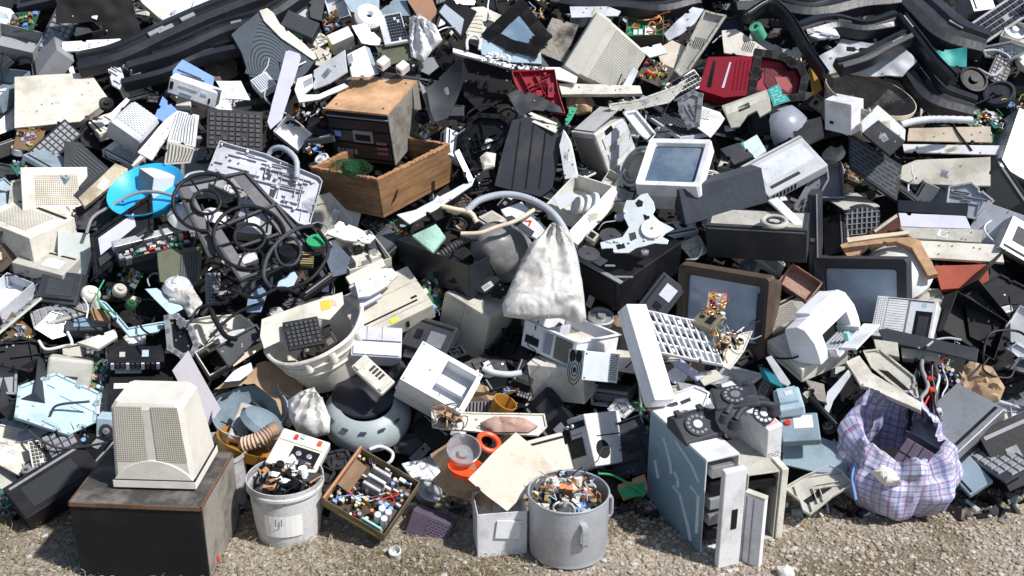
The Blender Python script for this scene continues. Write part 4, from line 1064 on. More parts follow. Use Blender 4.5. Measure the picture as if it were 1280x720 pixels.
pan([(112, 384), (132, 388), (138, 402), (118, 400)], 'broom_head', 'brush', 'brown bristly brush head poking out near the left border', 'the brush head', P('bristle', (.35, .22, .12), .9, .8, bump=1.2), n=(.2, .4), h=.15, T=.03)
pan([(210, 398), (222, 396), (240, 412), (247, 432), (242, 443), (230, 446), (214, 436)], 'monitor_bezel', 'monitor', 'curved black monitor corner with a pale grey edge below the white cloth bundle', 'the curved black monitor corner', black, n=(-.4, .2), h=.13, T=.03, rim=.02, rimmat=grey)
# cream box and cardboard
openbox(F((262, 470), h=.12, L=(243, 440), B=(292, 452), D=(264, 482)), 'cream_tray', 'tray', 'small open cream plastic tray below the curved black monitor corner', 'the cream tray', cream, t=.005, inner=cream)
pan([(268, 486), (292, 470), (330, 452), (372, 450), (380, 480), (372, 510), (352, 520), (345, 500), (318, 480), (290, 484)], 'cardboard_sheet', 'cardboard', 'torn brown cardboard sheet behind the round grey tub', 'the torn cardboard sheet', card, n=(.0, .45), h=.02, T=.004, wob=.02)
pan([(280, 478), (292, 464), (314, 452), (316, 462), (300, 476)], 'crumpled_wrap', 'plastic wrap', 'crumpled lavender plastic wrap on the torn cardboard above the round grey tub', 'the lavender wrap', lav, n=(0, .5), h=.12, T=.003, wob=.03)
pan([(228, 405), (262, 398), (300, 396), (322, 412), (300, 424), (262, 440), (240, 425)], 'plastic_shell', 'plastic shell', 'broken beige plastic shell under the black straps in front of the fan frames', 'the beige shell under the straps', beige, n=(.1, .55), h=.08, rim=.02, ribs=8)
pan([(270, 436), (320, 408), (326, 419), (286, 459)], 'drawer_tray', 'tray', 'narrow dark blue-grey tray with raised edges left of the white laundry basket', 'the dark narrow tray', dgrey, n=(.1, .5), h=.18, T=.01, rim=.016)
pan([(286, 448), (332, 424), (336, 430), (292, 458)], 'wood_strip', 'wood scrap', 'thin beige wood strip along the underside of the dark narrow tray', 'the thin wood strip', bone, n=(.1, .5), h=.12)
f = F((300, 418), h=.16, dims=(None, None, .03), L=(268, 432), B=(306, 410), D=(300, 424)); dev(f, 'white_lever', 'lever', 'white curved plastic lever lying on the beige shell', 'the white lever', white, bevel=.006)
# laundry basket
f = disc((392, 412), 62, .52, 118, h=.14, rot=0)
def _bask():
    fr = f; R = fr.R; th = Thing(fr, 'laundry_basket', 'tipped old white laundry basket with torn ribbed walls holding a keypad', 'basket', 'the white laundry basket'); m = MB()
    def wall(m, o, mt, n=48):
        V = []; k = 7
        for i in range(n+1):
            a = 2*math.pi*i/n; rp = 1+.012*(i % 2)
            for j in range(k):
                t = j/(k-1); r = (R*(.72+.30*t) + (.012 if t > .93 else 0)*(o > 0))*rp - (.004 if o < 0 else 0); wob = .06*noise.noise(Vector((math.cos(a)*1.5, math.sin(a)*1.5, 2)))
                V.append((r*math.cos(a)*(1+wob), r*math.sin(a)*(1+wob), -.24*(1-t)))
        m.add(V, [(i*k+j, (i+1)*k+j, (i+1)*k+j+1, i*k+j+1) for i in range(n) for j in range(k-1)], mt)
    wall(m, 1, basket_m); wall(m, -1, basket_m); m.rev([(0, -.24), (R*.72, -.24)], basket_m, 40); th.part('wall', m, bevel=0, smooth=True, recalc=False)
    for q_, w in ((.0, .010), (-.05, .007), (-.10, .006)):
        m = MB(); rr = R*(1.02+q_*1.2)+.004; m.tube([(rr*math.cos(a)*(1+.06*noise.noise(Vector((math.cos(a)*1.5, math.sin(a)*1.5, 2)))), rr*math.sin(a)*(1+.06*noise.noise(Vector((math.cos(a)*1.5, math.sin(a)*1.5, 2)))), q_) for a in [i*2*math.pi/48 for i in range(48)]], w, basket_m, closed=True); th.part('rim' if q_ == 0 else 'band', m, 0, bevel=0, smooth=True)
    m = MB()
    for a in (-70, -30, -100): a = R_(a); m.cyl((R*1.0*math.cos(a), R*1.0*math.sin(a), -.06), .018, .05, basket_m, 14)
    th.part('handle_sockets', m, 0); th.done()
_bask()
pan([(327, 399), (372, 383), (428, 365), (430, 380), (412, 400), (398, 398), (356, 424), (330, 436), (325, 420)], 'beige_panel', 'panel', 'beige flat panel with an orange and yellow sticker standing in the white laundry basket', 'the panel with the orange sticker', beige, n=(.1, .2), h=.22, T=.008, holes=[([(400, 377), (412, 374), (414, 385), (402, 389)], P('orange_sticker', (.9, .42, .02), .5, .1), 'orange_sticker', .002), ([(414, 375), (420, 376), (421, 382), (415, 382)], P('pink_sticker', (.85, .4, .3), .5, .1), 'pink_sticker', .002)])
f = F((361, 438), h=.25, dims=(None, None, .015), R=(405, 428), B=(356, 402), D=(361, 442)); keyboard(f, 'small black keypad lying in the white laundry basket', 'the black keypad in the basket', black, dgrey, rows=6, cols=7, split=False)
# ================================================================== centre left devices
f = F((470, 418), h=.12, dims=(None, None, None), R=(546, 378), B=(434, 362), D=(474, 430))
def _slotpc(th, fr): pass
f = F((452, 424), h=.12, dims=(None, None, None), R=(543, 380), B=(420, 372), D=(456, 440))
dev(f, 'desktop_computer', 'computer case', 'beige desktop computer lying flat with a long black slot and a green-yellow sticker', 'the beige desktop with the slot', P('warm_beige', (.60, .57, .48), .5, .35),
    [('T', .12, .86, .22, .25, black, 'disc_slot'), ('T', .0, 1, .14, .155, greige, 'seam'), ('T', .0, 1, .62, .63, greige, 'seam'), ('T', .42, .52, .02, .1, yellow, 'sticker'), ('T', .8, .88, .3, .34, black, 'vent'), ('T', .05, .12, .3, .33, dgrey, 'screw'), ('F', .6, .64, .3, .7, black, 'socket')], bevel=.005)
pan([(443, 352), (470, 336), (490, 335), (498, 343), (484, 357), (462, 370), (448, 372)], 'vacuum_nozzle', 'plastic cover', 'dusty white flattened cover lying over the beige desktop computer', 'the flat dusty cover', lgrey, n=(.1, .5), h=.22, T=.02)
f = F((438, 444), h=.19, dims=(None, None, None), R=(502, 446), B=(445, 406), D=(436, 466))
dev(f, 'desktop_printer', 'printer', 'pale violet-grey printer with a hinged lid left of the white square cabinet', 'the violet-grey printer', P('violet_grey', (.50, .50, .58), .5, .5), [('T', .02, .98, .5, .53, dgrey, 'lid_seam'), ('T', .3, .31, .5, 1, grey, 'seam'), ('T', .6, .61, .5, 1, grey, 'seam'), ('T', .05, .95, .05, .45, lgrey, 'paper_tray', dict(t=.008)), ('F', .1, .9, .3, .5, black, 'paper_slot')], bevel=.006)
f = F((477, 493), h=.25, dims=(.085, None, .03), R=(492, 470), B=(447, 450), D=(476, 500))
dev(f, 'desk_telephone', 'telephone', 'beige push-button telephone without handset leaning on the violet-grey printer', 'the beige push-button telephone', cream,
    [('T', .5+.14*i, .6+.14*i, .28+.1*j, .34+.1*j, dgrey, 'key', dict(t=.005)) for i in range(3) for j in range(4)] + [('T', .1, .42, .3, .62, greige, 'recess', dict(t=.002)), ('T', .1, .9, .8, .95, beige, 'cradle', dict(t=.008)), ('T', .1, .9, .05, .15, beige, 'cradle', dict(t=.008))], bevel=.006)
# white square cabinet with a bay
f = F((577, 517), h=.24, dims=(None, None, None), L=(498, 477), B=(603, 467), D=(563, 537))
def _bay(th, fr):
    W, D, H = fr.W, fr.D, fr.H
    m = MB(); m.box(0, W, 0, D, 0, H-.09, white); th.part('body', m, bevel=.004)
    m = MB(); u0, u1, v0, v1 = .46, .93, .30, .93      # bay opening in the top face
    m.box(0, W*u0, 0, D, H-.09, H, bwhite); m.box(W*u1, W, 0, D, H-.09, H, bwhite); m.box(W*u0, W*u1, 0, D*(1-v1), H-.09, H, bwhite); m.box(W*u0, W*u1, D*(1-v0)+.04, D, H-.09, H, bwhite); th.part('front_frame', m, bevel=.0015)
    m = MB(); m.box(W*u0+.001, W*u1-.001, D*.38, D*.385, H-.085, H-.03, lgrey); m.box(W*u0+.001, W*u1-.001, D*.1, D*.7, H-.088, H-.07, lgrey); th.part('bay_shelf', m, bevel=.001)
    m = MB()
    for x, y in ((.04, .05), (.04, .95), (.96, .05), (.96, .95), (.3, .5)): m.cyl((W*x, D*y, H), .006, .002, grey, 10)
    th.part('screws', m, 1, bevel=0)
    m = MB(); m.box(-.006, W+.006, -.006, D+.006, H-.115, H-.1, cream); th.part('edge_band', m, bevel=.003)
th = Thing(f, 'white_cabinet', 'square white metal cabinet lying face up with an empty rectangular bay', 'cabinet', 'the white cabinet with a bay'); _bay(th, f); th.done()
# vented beige monitor
f = F((612, 397), h=.12, L=(555, 362), D=(598, 458), B=(655, 374))
crt(f, 'beige monitor with a full grid of vents below the big black metal box', 'the beige vented monitor', beige, s0=.97, s1=(.9, .9), bz=.10, vents=(), group=None,
    ex=lambda th, fr, pt: [feat(th, fr, 'F', .04, .47, .08, .92, vent(beige, 'slots', vs=(.012, .0085, .62, .5)), 'vent_grille', t=.002), feat(th, fr, 'F', .53, .96, .08, .92, vent(beige, 'slots', vs=(.012, .0085, .62, .5)), 'vent_grille', t=.002)])
# round grey lamp with black funnel
f = disc((458, 508), 56, .72, 95, h=.03); R = f.R
def _fun(th, fr):
    R = fr.R
    m = MB(); m.rev([(0, .05), (R*.12, .048), (R*.3, .03), (R*.7, .01), (R*.72, .0), (0, -.005)], gblack, 40, c=(-.01, R*.25, .02)); th.part('funnel', m, bevel=0, smooth=True)
    m = MB(); m.cyl((0.01, R*.45, .04), .014, .02, black, 16); th.part('neck_hole', m, bevel=0)
    m = MB()
    for k in range(5): a = R_(-150+k*28); m.cbox((R*.86*math.cos(a), R*.86*math.sin(a), .012), (.012, .03, .003), dgrey, Matrix.Rotation(a, 3, 'Z'))
    th.part('slots', m, 0, bevel=0)
th = Thing(f, 'round_lamp_shade', 'round blue-grey dome with a black funnel in its middle below the violet-grey printer', 'lamp shade', 'the dome with the black funnel'); m = MB()
m.rev([(R*.6, .03), (R*.75, .02), (R*.95, -.02), (R, -.06), (R*.98, -.09)], P('grey_green_enamel', (.38, .44, .46), .4, .4), 44); m.rev([(0, .0), (R*.7, .01)], black, 40); th.part('dome', m, bevel=0, smooth=True); _fun(th, f); th.done()
crumple([(360, 500), (376, 489), (392, 484), (404, 500), (413, 522), (412, 541), (396, 545), (372, 538), (362, 520)], 'white_sack', 'bag', 'white tied plastic sack right of the round grey tub', 'the white sack by the tub', bag, n=(.1, .3), h=.14, bulge=.06, rough=.022, apex=(392, 484))
# strip, glass, pipe, heater
pan([(540, 516), (680, 519), (683, 534), (672, 545), (620, 542), (560, 537), (541, 534)], 'long_chassis_strip', 'metal strip', 'long off-white metal strip with burnt scraps on it below the white cabinet with a bay', 'the off-white strip with scraps', cream, n=(0, .6), h=.22, T=.008, rim=.008, bosses=8)
stuff_pile((560, 526), .05, .03, 30, 'burnt wood and cable scraps on the off-white strip', [rawwood, card, brown, rustb, black], h=.27, dome=.03, size=(.01, .04), seed=8)
crumple([(600, 528), (618, 520), (655, 522), (672, 532), (660, 540), (615, 540)], 'paper_scrap', 'paper', 'crumpled pinkish cardboard scrap on the right end of the off-white strip', 'the pinkish scrap', P('pinkish_card', (.55, .36, .30), .8, .5), h=.25, bulge=.02, rough=.02)
hose([(604, 460), (618, 466), (636, 468), (652, 466)], .014, 'white_pipe', 'pipe', 'short white bent pipe below the beige vented monitor', 'the white bent pipe', lgrey, h=.16)
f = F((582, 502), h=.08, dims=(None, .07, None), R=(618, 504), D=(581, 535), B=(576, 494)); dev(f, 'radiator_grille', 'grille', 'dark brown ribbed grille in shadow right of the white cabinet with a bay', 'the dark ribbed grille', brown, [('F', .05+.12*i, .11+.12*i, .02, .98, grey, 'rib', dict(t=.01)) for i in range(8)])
f = disc((632, 502), 16, .5, 60, h=.1); simple(f, lambda m, fr: m.rev([(0, -.1), (fr.R*.8, -.1), (fr.R, 0), (fr.R*.9, 0), (fr.R*.7, -.09)], amber, 24), 'amber_jug', 'jug', 'amber plastic jug rim in shadow left of the fan unit cases', 'the amber jug', bevel=0, smooth=True)
# ================================================================== computer cases in the centre
f = F((722, 428), h=.27, dims=(None, None, None), L=(654, 398), B=(776, 418), D=(716, 462))
def _c1(th, fr):
    W, D, H = fr.W, fr.D, fr.H
    m = MB(); m.box(W*.38, W*.40, .0, D*.6, .01, H*.98, lgrey); th.part('divider', m)
    m = MB(); m.box(W*.06, W*.32, -.002, .001, H*.2, H*.5, black) ; th.part('front_slot', m, bevel=0)
    m = MB(); m.box(W*.42, W*.56, -.003, .001, H*.12, H*.88, P('violet_window', (.30, .32, .42), .4, .3)); th.part('dark_window', m, bevel=0)
    m = MB(); m.box(W*.62, W*.93, -.003, .001, H*.1, H*.9, P('olive_window', (.14, .15, .12), .5, .6)); th.part('inner_window', m, bevel=0)
    m = MB(); m.cyl((W*.2, -.002, H*.55), .006, .004, white, 12, ax='y'); th.part('button', m, bevel=0)
    m = MB(); m.ribbon([(0, 0), (W, 0), (W, D), (0, D)], .02, H, H+.003, white, closed=True); th.part('rim', m)
    m = MB(); m.box(W*.5, W*.95, D*.3, D*.75, H-.05, H-.03, cream); th.part('inner_tray', m)
openbox(f, 'computer_case', 'computer case', 'white open-topped computer case with a dark square bay, under the white cloth bag', 'the open-topped white case', bwhite, t=.005, inner=pblue, extra=_c1)
f = F((728, 462), h=.20, dims=(None, .20, None), L=(656, 455), D=(731, 506), B=(735, 455))
dev(f, 'computer_side', 'computer case', 'cream computer case lying on its side under the open-topped white case', 'the cream case underneath', cream, [('F', .03, .05, 0, 1, greige, 'seam')], bevel=.004)
hose([(658, 455, .2), (661, 470, .2), (664, 485, .2), (666, 497, .18)], .004, 'black_cable', 'cable', 'short black cable hanging down the left of the cream case underneath', 'the short hanging cable', black)
f = F((798, 466), h=.20, dims=(None, .20, None), L=(733, 458), D=(802, 516), B=(805, 458))
pc_open(f, 'open computer case with black slots and dark drive bays below the power supply', 'the case with black slots', cream, fill=4, seed=11)
f = F((731, 438), h=.36, L=(711, 434), B=(775, 448), D=(730, 475))
def _psu(th, fr):
    W, D, H = fr.W, fr.D, fr.H
    for r in (.42, .30, .18): 
        m = MB(); x = Matrix(((1, 0, 0, W/2), (0, 0, -1, -.001), (0, 1, 0, H*.3), (0, 0, 0, 1))); m.T = x; m.torus((0, 0, 0), W*r, .0022, black, 24, 5); th.part('fan_guard_ring', m, bevel=0)
    m = MB(); m.cyl((W/2, .0, H*.3), W*.08, -.004, black, 12, ax='y'); th.part('fan_hub', m, bevel=0)
    for u in (.3, .7): m = MB(); m.cyl((W*u, .0, H*.78), W*.17, -.004, black, 14, ax='y'); th.part('power_socket', m, bevel=0)
    feat(th, fr, 'R', .72, .95, .1, .9, vent(steel, 'slots', vs=(.022, .010, .7, .45)), 'vent_grille', t=.001)
    m = MB()
    for y, z in ((.06, .9), (.9, .92), (.06, .08)): m.cyl((W, D*y, H*z), .004, .002, dgrey, 8, ax='x')
    th.part('screws', m, 0, bevel=0)
dev(f, 'power_supply', 'power supply', 'pale metal computer power supply with round fan guard resting on the white cases', 'the power supply with fan guard', P('pale_steel', (.62, .68, .72), .4, .25, metal=.25), extra=_psu, bevel=.002)
# leaning white door slab and egg-crate panel
f = F((819, 500), h=.42, dims=(None, None, None), L=(806, 510), U=(782, 376), B=(845, 499))
dev(f, 'white_door_panel', 'panel', 'tall bright white appliance door leaning on the cases in the middle of the heap', 'the leaning white door', bwhite, bevel=.005)
def _egg(th, fr):
    a, b, c, d = [Vector(p) for p in fr.q]; P2 = lambda u, v: tuple(a.lerp(b, u).lerp(d.lerp(c, u), v)); rnd = random.Random(4)
    long_ = (b-a).length > (d-a).length; nu, nv = (10, 4) if long_ else (4, 10)
    for i in range(1, nu): m = MB(); m.ribbon([P2(i/nu, 0), P2(i/nu, 1)], .006, 0, .022, bwhite); th.part('lattice_bar', m, bevel=0)
    for j in range(1, nv): m = MB(); m.ribbon([P2(0, j/nv), P2(1, j/nv)], .006, 0, .018, bwhite); th.part('lattice_bar', m, bevel=0)
    m = MB(); m2 = MB()
    for i in range(nu):
        for j in range(nv):
            k = rnd.random(); u0, v0 = (i+rnd.uniform(.15, .4))/nu, (j+rnd.uniform(.15, .4))/nv; u1, v1 = u0+.45/nu*rnd.uniform(.6, 1.2), v0+.45/nv*rnd.uniform(.6, 1.2)
            if k < .8: (m if k < .5 else m2).prism([P2(u0, v0), P2(u1, v0), P2(u1, v1), P2(u0, v1)], .0, .002 if k < .5 else .024, dgrey if k < .5 else white)
    th.part('dark_openings', m, 0, bevel=0); th.part('clips', m2, 0, bevel=0)
pan([(800, 389), (882, 406), (903, 458), (826, 443)], 'lattice_panel', 'panel', 'white plastic panel of square open cells propped right of the leaning white door', 'the white lattice panel', lgrey, n=(.05, .4), h=.36, T=.006, rim=.024, rimmat=bwhite, extra=_egg)
for i, (pts, mt, lb) in enumerate((
    ([(838, 452), (852, 449), (880, 470), (870, 476)], lav, 'lavender flat strip lying below the white lattice panel'),
    ([(832, 470), (842, 461), (858, 472), (848, 482)], bwhite, 'small bright white card between the door and the lavender strip'),
    ([(868, 466), (895, 462), (905, 472), (880, 482)], cream, 'cream plastic shard right of the lavender strip'),
    ([(836, 484), (862, 482), (878, 490), (850, 496)], greige, 'greige bent metal piece above the black telephone'),
    ([(846, 476), (880, 484), (884, 490), (850, 486)], steel, 'shiny strip of sheet metal below the lavender strip'),
    ([(905, 440), (925, 418), (940, 415), (930, 438), (912, 462), (903, 458)], cream, 'cream angled plastic strip in front of the brown television'))):
    pan(pts, 'plastic_shard' if mt != steel else 'metal_shard', 'scrap piece', lb, None, mt, n=(random.uniform(-.2, .3), .55), h=.2+.01*i, T=.008, rim=.006 if i % 2 else 0)
pan([(812, 512), (830, 498), (868, 484), (886, 492), (880, 508), (850, 520), (826, 528)], 'computer_lid', 'lid', 'white plastic lid with cut-outs behind the black telephone', 'the white lid with cut-outs', white, n=(0, .6), h=.30, T=.01, rim=.008, holes=[([(832, 506), (846, 502), (848, 506), (834, 511)], dgrey, 'cut_out'), ([(850, 502), (862, 497), (864, 501), (852, 506)], dgrey, 'cut_out')])
# ================================================================== right side, middle rows
# brown television facing the viewer
f = F((963, 348), h=.36, dims=(None, .30, None), L=(844, 328), D=(955, 452), B=(985, 337))
crt(f, 'big brown television with a pale reflecting screen standing in the heap behind the lattice panel', 'the brown television', brown, name='television', cat='television', scr=(.045, .05), scrm=screen, bz=.2, s1=(.75, .7),
    ex=lambda th, fr, pt: feat(th, fr, 'F', .88, .96, .2, .8, dgrey, 'speaker_strip', t=.002))
f = F((1134, 323), h=.30, dims=(None, .25, None), L=(1013, 321), D=(1136, 420), B=(1145, 318))
crt(f, 'dark grey television with its blue screen half hidden behind the white printer', 'the dark grey television', dgrey, name='television', cat='television', scr=(.05, .04), scrm=screen, bz=.25, s1=(.7, .7))
f = F((1023, 243), h=.32, dims=(None, .12, None), L=(1009, 243), D=(1025, 375), B=(1028, 236))
dev(f, 'black_upright_case', 'case', 'narrow black case standing upright left of the dark grey television', 'the narrow upright black case', dgrey, [('F', .8, .9, 0, 1, lgrey, 'edge_strip'), ('F', .2, .6, .55, .58, grey, 'catch')])
f = F((1009, 288), h=.38, dims=(None, .13, None), L=(881, 281), D=(1008, 330), B=(1012, 266))
dev(f, 'video_recorder', 'video recorder', 'wide dark video recorder with a dusty top lying on the brown television', 'the dark recorder on the brown television', dgrey, [('T', .05, .95, .1, .9, greige, 'dusty_lid', dict(t=.003)), ('F', .02, .98, .9, .93, grey, 'seam')])
f = disc((968, 277), 17, .45, 85, h=.40); simple(f, lambda m, fr: (m.torus((0, 0, 0), fr.R*.85, .012, greige, 30, 8), m.torus((0, 0, .005), fr.R*.5, .006, dgrey, 20, 6)), 'wire_ring', 'ring', 'grey round ring lying on the dusty lid of the dark recorder', 'the grey ring on the recorder', bevel=0, smooth=True)
f = F((848, 238), h=.38, dims=(None, .13, None), R=(954, 209), D=(857, 282), B=(814, 222))
dev(f, 'long_black_speaker', 'speaker', 'long textured dark blue-grey speaker lying below the white monitor with the blue screen', 'the long dark speaker', P('dark_blue_foam', (.06, .07, .09), .95, .3, bump=.6), bevel=.004)
# scanner / player
f = F((960, 246), h=.22, dims=(None, None, None), R=(1037, 205), B=(925, 206), D=(960, 256))
dev(f, 'flatbed_player', 'disc player', 'pale grey flat disc player with a row of slots, lying above the long dark speaker', 'the pale disc player', P('pale_cool_grey', (.52, .53, .56), .5, .4),
    [('T', .12, .92, .3, .8, lgrey, 'top_recess', dict(t=.001)), ('T', .12, .60, .12, .2, dgrey, 'long_recess', dict(t=.001)), ('T', 0, 1, .9, .93, grey, 'seam')] + [('F', .08+.06*i, .11+.06*i, .25, .8, black, 'vent_slot', dict(t=.001)) for i in range(7)], bevel=.008)
pan([(960, 250), (972, 246), (1002, 276), (1003, 284), (996, 284)], 'white_strip', 'plastic strip', 'white plastic strip pointing down to the narrow upright black case', 'the white pointing strip', white, n=(0, .5), h=.36, T=.02)
pan([(992, 262), (1022, 212), (1034, 208), (1036, 225), (1008, 272)], 'rack_frame', 'frame', 'grey metal frame with holes between the pale disc player and the upright black case', 'the grey frame with holes', grey, n=(-.2, .3), h=.14, rim=.02, ribs=6)
# black tube-back with curved grille
f = F((1054, 262), h=.12, dims=(None, None, None), R=(1100, 258), B=(1026, 245), D=(1053, 296))
def _cg(th, fr):
    W, D, H = fr.W, fr.D, fr.H
    pts = [(W*.02, H*.0), (W*.98, 0), (W*1.0, H*.7)] + [(W*(.5+.5*math.cos(a)), H*(.7+.42*math.sin(a))) for a in [R_(20*i) for i in range(1, 9)]] + [(0, H*.7)]
    m = MB(); m.loft([[(x, y, z) for x, z in pts] for y in (-.012, .02)], dgrey); th.part('grille_plate', m)
    m = MB()
    for i in range(7): m.box(W*(.06+.135*i), W*(.1+.135*i), -.018, -.012, H*.05, H*(.75+.3*math.sin(math.pi*(i+.5)/7)), grey)
    for j in range(5): m.box(W*.03, W*.97, -.019, -.013, H*(.06+.2*j), H*(.08+.2*j), grey)
    th.part('grille_bars', m, len(th.parts)-1, bevel=0)
    feat(th, fr, 'T', .0, 1, 0, 1, greige, 'dusty_top', t=.004)
dev(f, 'fan_heater', 'heater', 'black heater with an arched grid grille right of the narrow upright black case', 'the arched black grille', black, extra=_cg, bevel=.008)
pan([(1061, 165), (1128, 207), (1121, 251), (1062, 209)], 'amplifier_panel', 'amplifier', 'slanting dark blue-grey panel full of slots above the arched black grille', 'the slotted dark panel', dgrey, n=(.1, .35), h=.2, T=.03, vent_=([(1063, 170), (1125, 209), (1118, 246), (1064, 207)], vent(dgrey, 'slots', vs=(.05, .022, .8, .4))))
pan([(1085, 290), (1122, 266), (1126, 284), (1096, 298)], 'rusty_case', 'case', 'dark rusty brown case end right of the arched black grille', 'the rusty brown case end', P('rust_brown', (.10, .04, .025), .8, .8), n=(.2, .2), h=.12, T=.06, holes=[([(1092, 288), (1120, 268), (1122, 271), (1094, 291)], greige, 'dusty_edge', .006)])
pan([(1058, 297), (1135, 288), (1136, 292), (1060, 303)], 'wood_batten', 'wood scrap', 'thin pale wood batten lying above the open television shell', 'the thin pale batten', bone, n=(0, .5), h=.2, T=.015)
# television shell with the tube showing
fr_ = [(1050, 306), (1066, 300), (1138, 296), (1150, 300), (1172, 342), (1160, 345), (1140, 310), (1120, 302), (1085, 306), (1072, 318), (1060, 322)]
pan(fr_, 'television_shell', 'television shell', 'tan edged open television shell around a bare white tube behind the dark grey television', 'the open television shell', tanw, n=(.0, .5), h=.14, T=.04)
f = disc((1118, 334), 46, .75, 100, h=.06); simple(f, lambda m, fr: m.rev([(0, .05), (fr.R*.4, .045), (fr.R*.75, .02), (fr.R, -.05), (fr.R*.9, -.1)], P('tube_glass_white', (.72, .74, .70), .3, .2), 40), 'picture_tube', 'picture tube', 'bare white bulging picture tube inside the open television shell', 'the bare white tube', bevel=0, smooth=True)
# slabs on the right border
for i, (pts, mt, lb, rf, T_) in enumerate((
    ([(1123, 266), (1215, 270), (1215, 286), (1126, 283)], lav, 'pale violet-white slab at the right border, uppermost of the three flat slabs', 'the upper white slab', .02),
    ([(1124, 284), (1215, 287), (1215, 303), (1140, 297)], greige, 'beige-grey slab between the two white slabs at the right border', 'the middle slab', .02),
    ([(1142, 300), (1215, 306), (1215, 328), (1160, 322)], cream, 'cream slab beside the open television shell at the right border', 'the cream slab', .02),
    ([(1122, 250), (1215, 254), (1215, 270), (1122, 264)], gblack, 'glossy black shelf lying on the pale violet-white slab', 'the black shelf', .03),
    ([(1128, 180), (1215, 182), (1215, 194), (1130, 190)], white, 'white board with a thin orange edge below the ribbed pipe at the right border', 'the board with the orange edge', .012),
    ([(1126, 208), (1145, 200), (1215, 196), (1215, 232), (1140, 230), (1122, 222)], cream, 'rounded cream appliance body above the glossy black shelf', 'the rounded cream body', .06),
    ([(1168, 332), (1215, 330), (1215, 358), (1176, 362)], P('faded_red', (.5, .12, .07), .6, .4), 'faded orange-red block at the right border below the cream slab', 'the faded red block', .05),
    ([(1136, 160), (1215, 158), (1215, 178), (1134, 176)], P('cream_floor', (.6, .52, .42), .7, .5), 'tan sheet under the ribbed pipe at the right border', 'the tan sheet', .01))):
    pan(pts, 'flat_slab', 'slab', lb, rf, mt, n=(.02, .5 if T_ < .03 else .3), h=.1+.01*(i % 3), T=T_)
# white printer
f = F((1015, 413), h=.44, dims=(None, None, None), L=(979, 411), D=(1027, 457), B=(1068, 362))
fp = f
def _printer():
    fr = fp; W, D, H = fr.W, fr.D, fr.H; th = Thing(fr, 'white_printer', 'white inkjet printer with its tray open and a turquoise slider, on another printer', 'printer', 'the white printer'); m = MB()
    # section in the x-z plane, swept along y; the right side (x=W) carries the mouth
    prof = [(0, 0), (W, 0), (W, H*.30), (W*.96, H*.62), (W*.74, H*.98), (W*.5, H*1.06), (W*.05, H*1.0), (0, H*.9)]
    full = lambda y0, y1, k=1: m.loft([[(x, y, z) for x, z in prof] for y in (y0, y1)], bwhite)
    full(0, D*.20); full(D*.80, D)
    cut = [(0, 0), (W*.45, 0), (W*.45, H*.45), (W*.93, H*.62), (W*.74, H*.98), (W*.5, H*1.06), (W*.05, H*1.0), (0, H*.9)]
    m.loft([[(x, y, z) for x, z in cut] for y in (D*.2, D*.8)], bwhite); th.part('body', m, bevel=.004, seg=3)
    m = MB(); m.box(-.002, W*.55, D*.3, D*.9, H*1.0, H*1.12, bwhite); th.part('paper_feed_cover', m, bevel=.006)
    m = MB(); m.box(W*.455, W*.5, D*.2, D*.8, 0, H*.5, void); th.part('mouth', m, bevel=0)
    m = MB(); m.box(W*.46, W*1.35, D*.2, D*.8, .0, .012, lgrey); th.part('tray', m)
    for y in (.2, .77): m = MB(); m.box(W*.46, W*1.3, D*y, D*(y+.03), .012, .04, white); th.part('tray_side', m)
    m = MB(); m.box(W*1.2, W*1.75, D*.34, D*.95, .012, .022, white); th.part('tray_flap', m)
    m = MB(); m.box(W*1.12, W*1.3, D*.5, D*.56, .02, .06, lmint); th.part('slider', m, bevel=.004)
    m = MB(); m.cyl((W*.8, D*.32, .012), .018, .004, P('turq', (.05, .5, .5), .4, .1), 14); th.part('turquoise_knob', m)
    m = MB()
    for i in range(5): m.box(W*(.55+.12*i), W*(.57+.12*i), D*.24, D*.74, .012, .018, grey)
    th.part('tray_ridges', m, bevel=0)
    th.done()
_printer()
f = F((1002, 462), h=.24, dims=(None, None, None), L=(957, 424), B=(1062, 436), D=(1002, 479))
dev(f, 'old_printer', 'printer', 'cream old printer body carrying the white printer', 'the cream printer underneath', cream, [('F', .05, .95, .4, .45, grey, 'seam'), ('T', .1, .4, .5, .8, black, 'opening')], bevel=.006)
pan([(957, 447), (964, 444), (988, 478), (984, 482), (975, 478)], 'white_bar', 'plastic strip', 'narrow pale strip running down below the cream printer underneath', 'the narrow pale strip', lgrey, n=(-.1, .4), h=.22, T=.015)
pan([(949, 458), (958, 460), (982, 478), (976, 484), (955, 474)], 'blue_cartridge', 'cartridge', 'dark turquoise cartridge lying in shadow left of the narrow pale strip', 'the turquoise cartridge', P('dark_turq', (.02, .22, .28), .4, .4), n=(0, .4), h=.14, T=.03)
pan([(1006, 474), (1030, 480), (1034, 504), (1022, 500)], 'speckled_bracket', 'bracket', 'speckled grey cast bracket hanging below the cream printer underneath', 'the speckled bracket', granite, n=(0, .4), h=.2, T=.02)
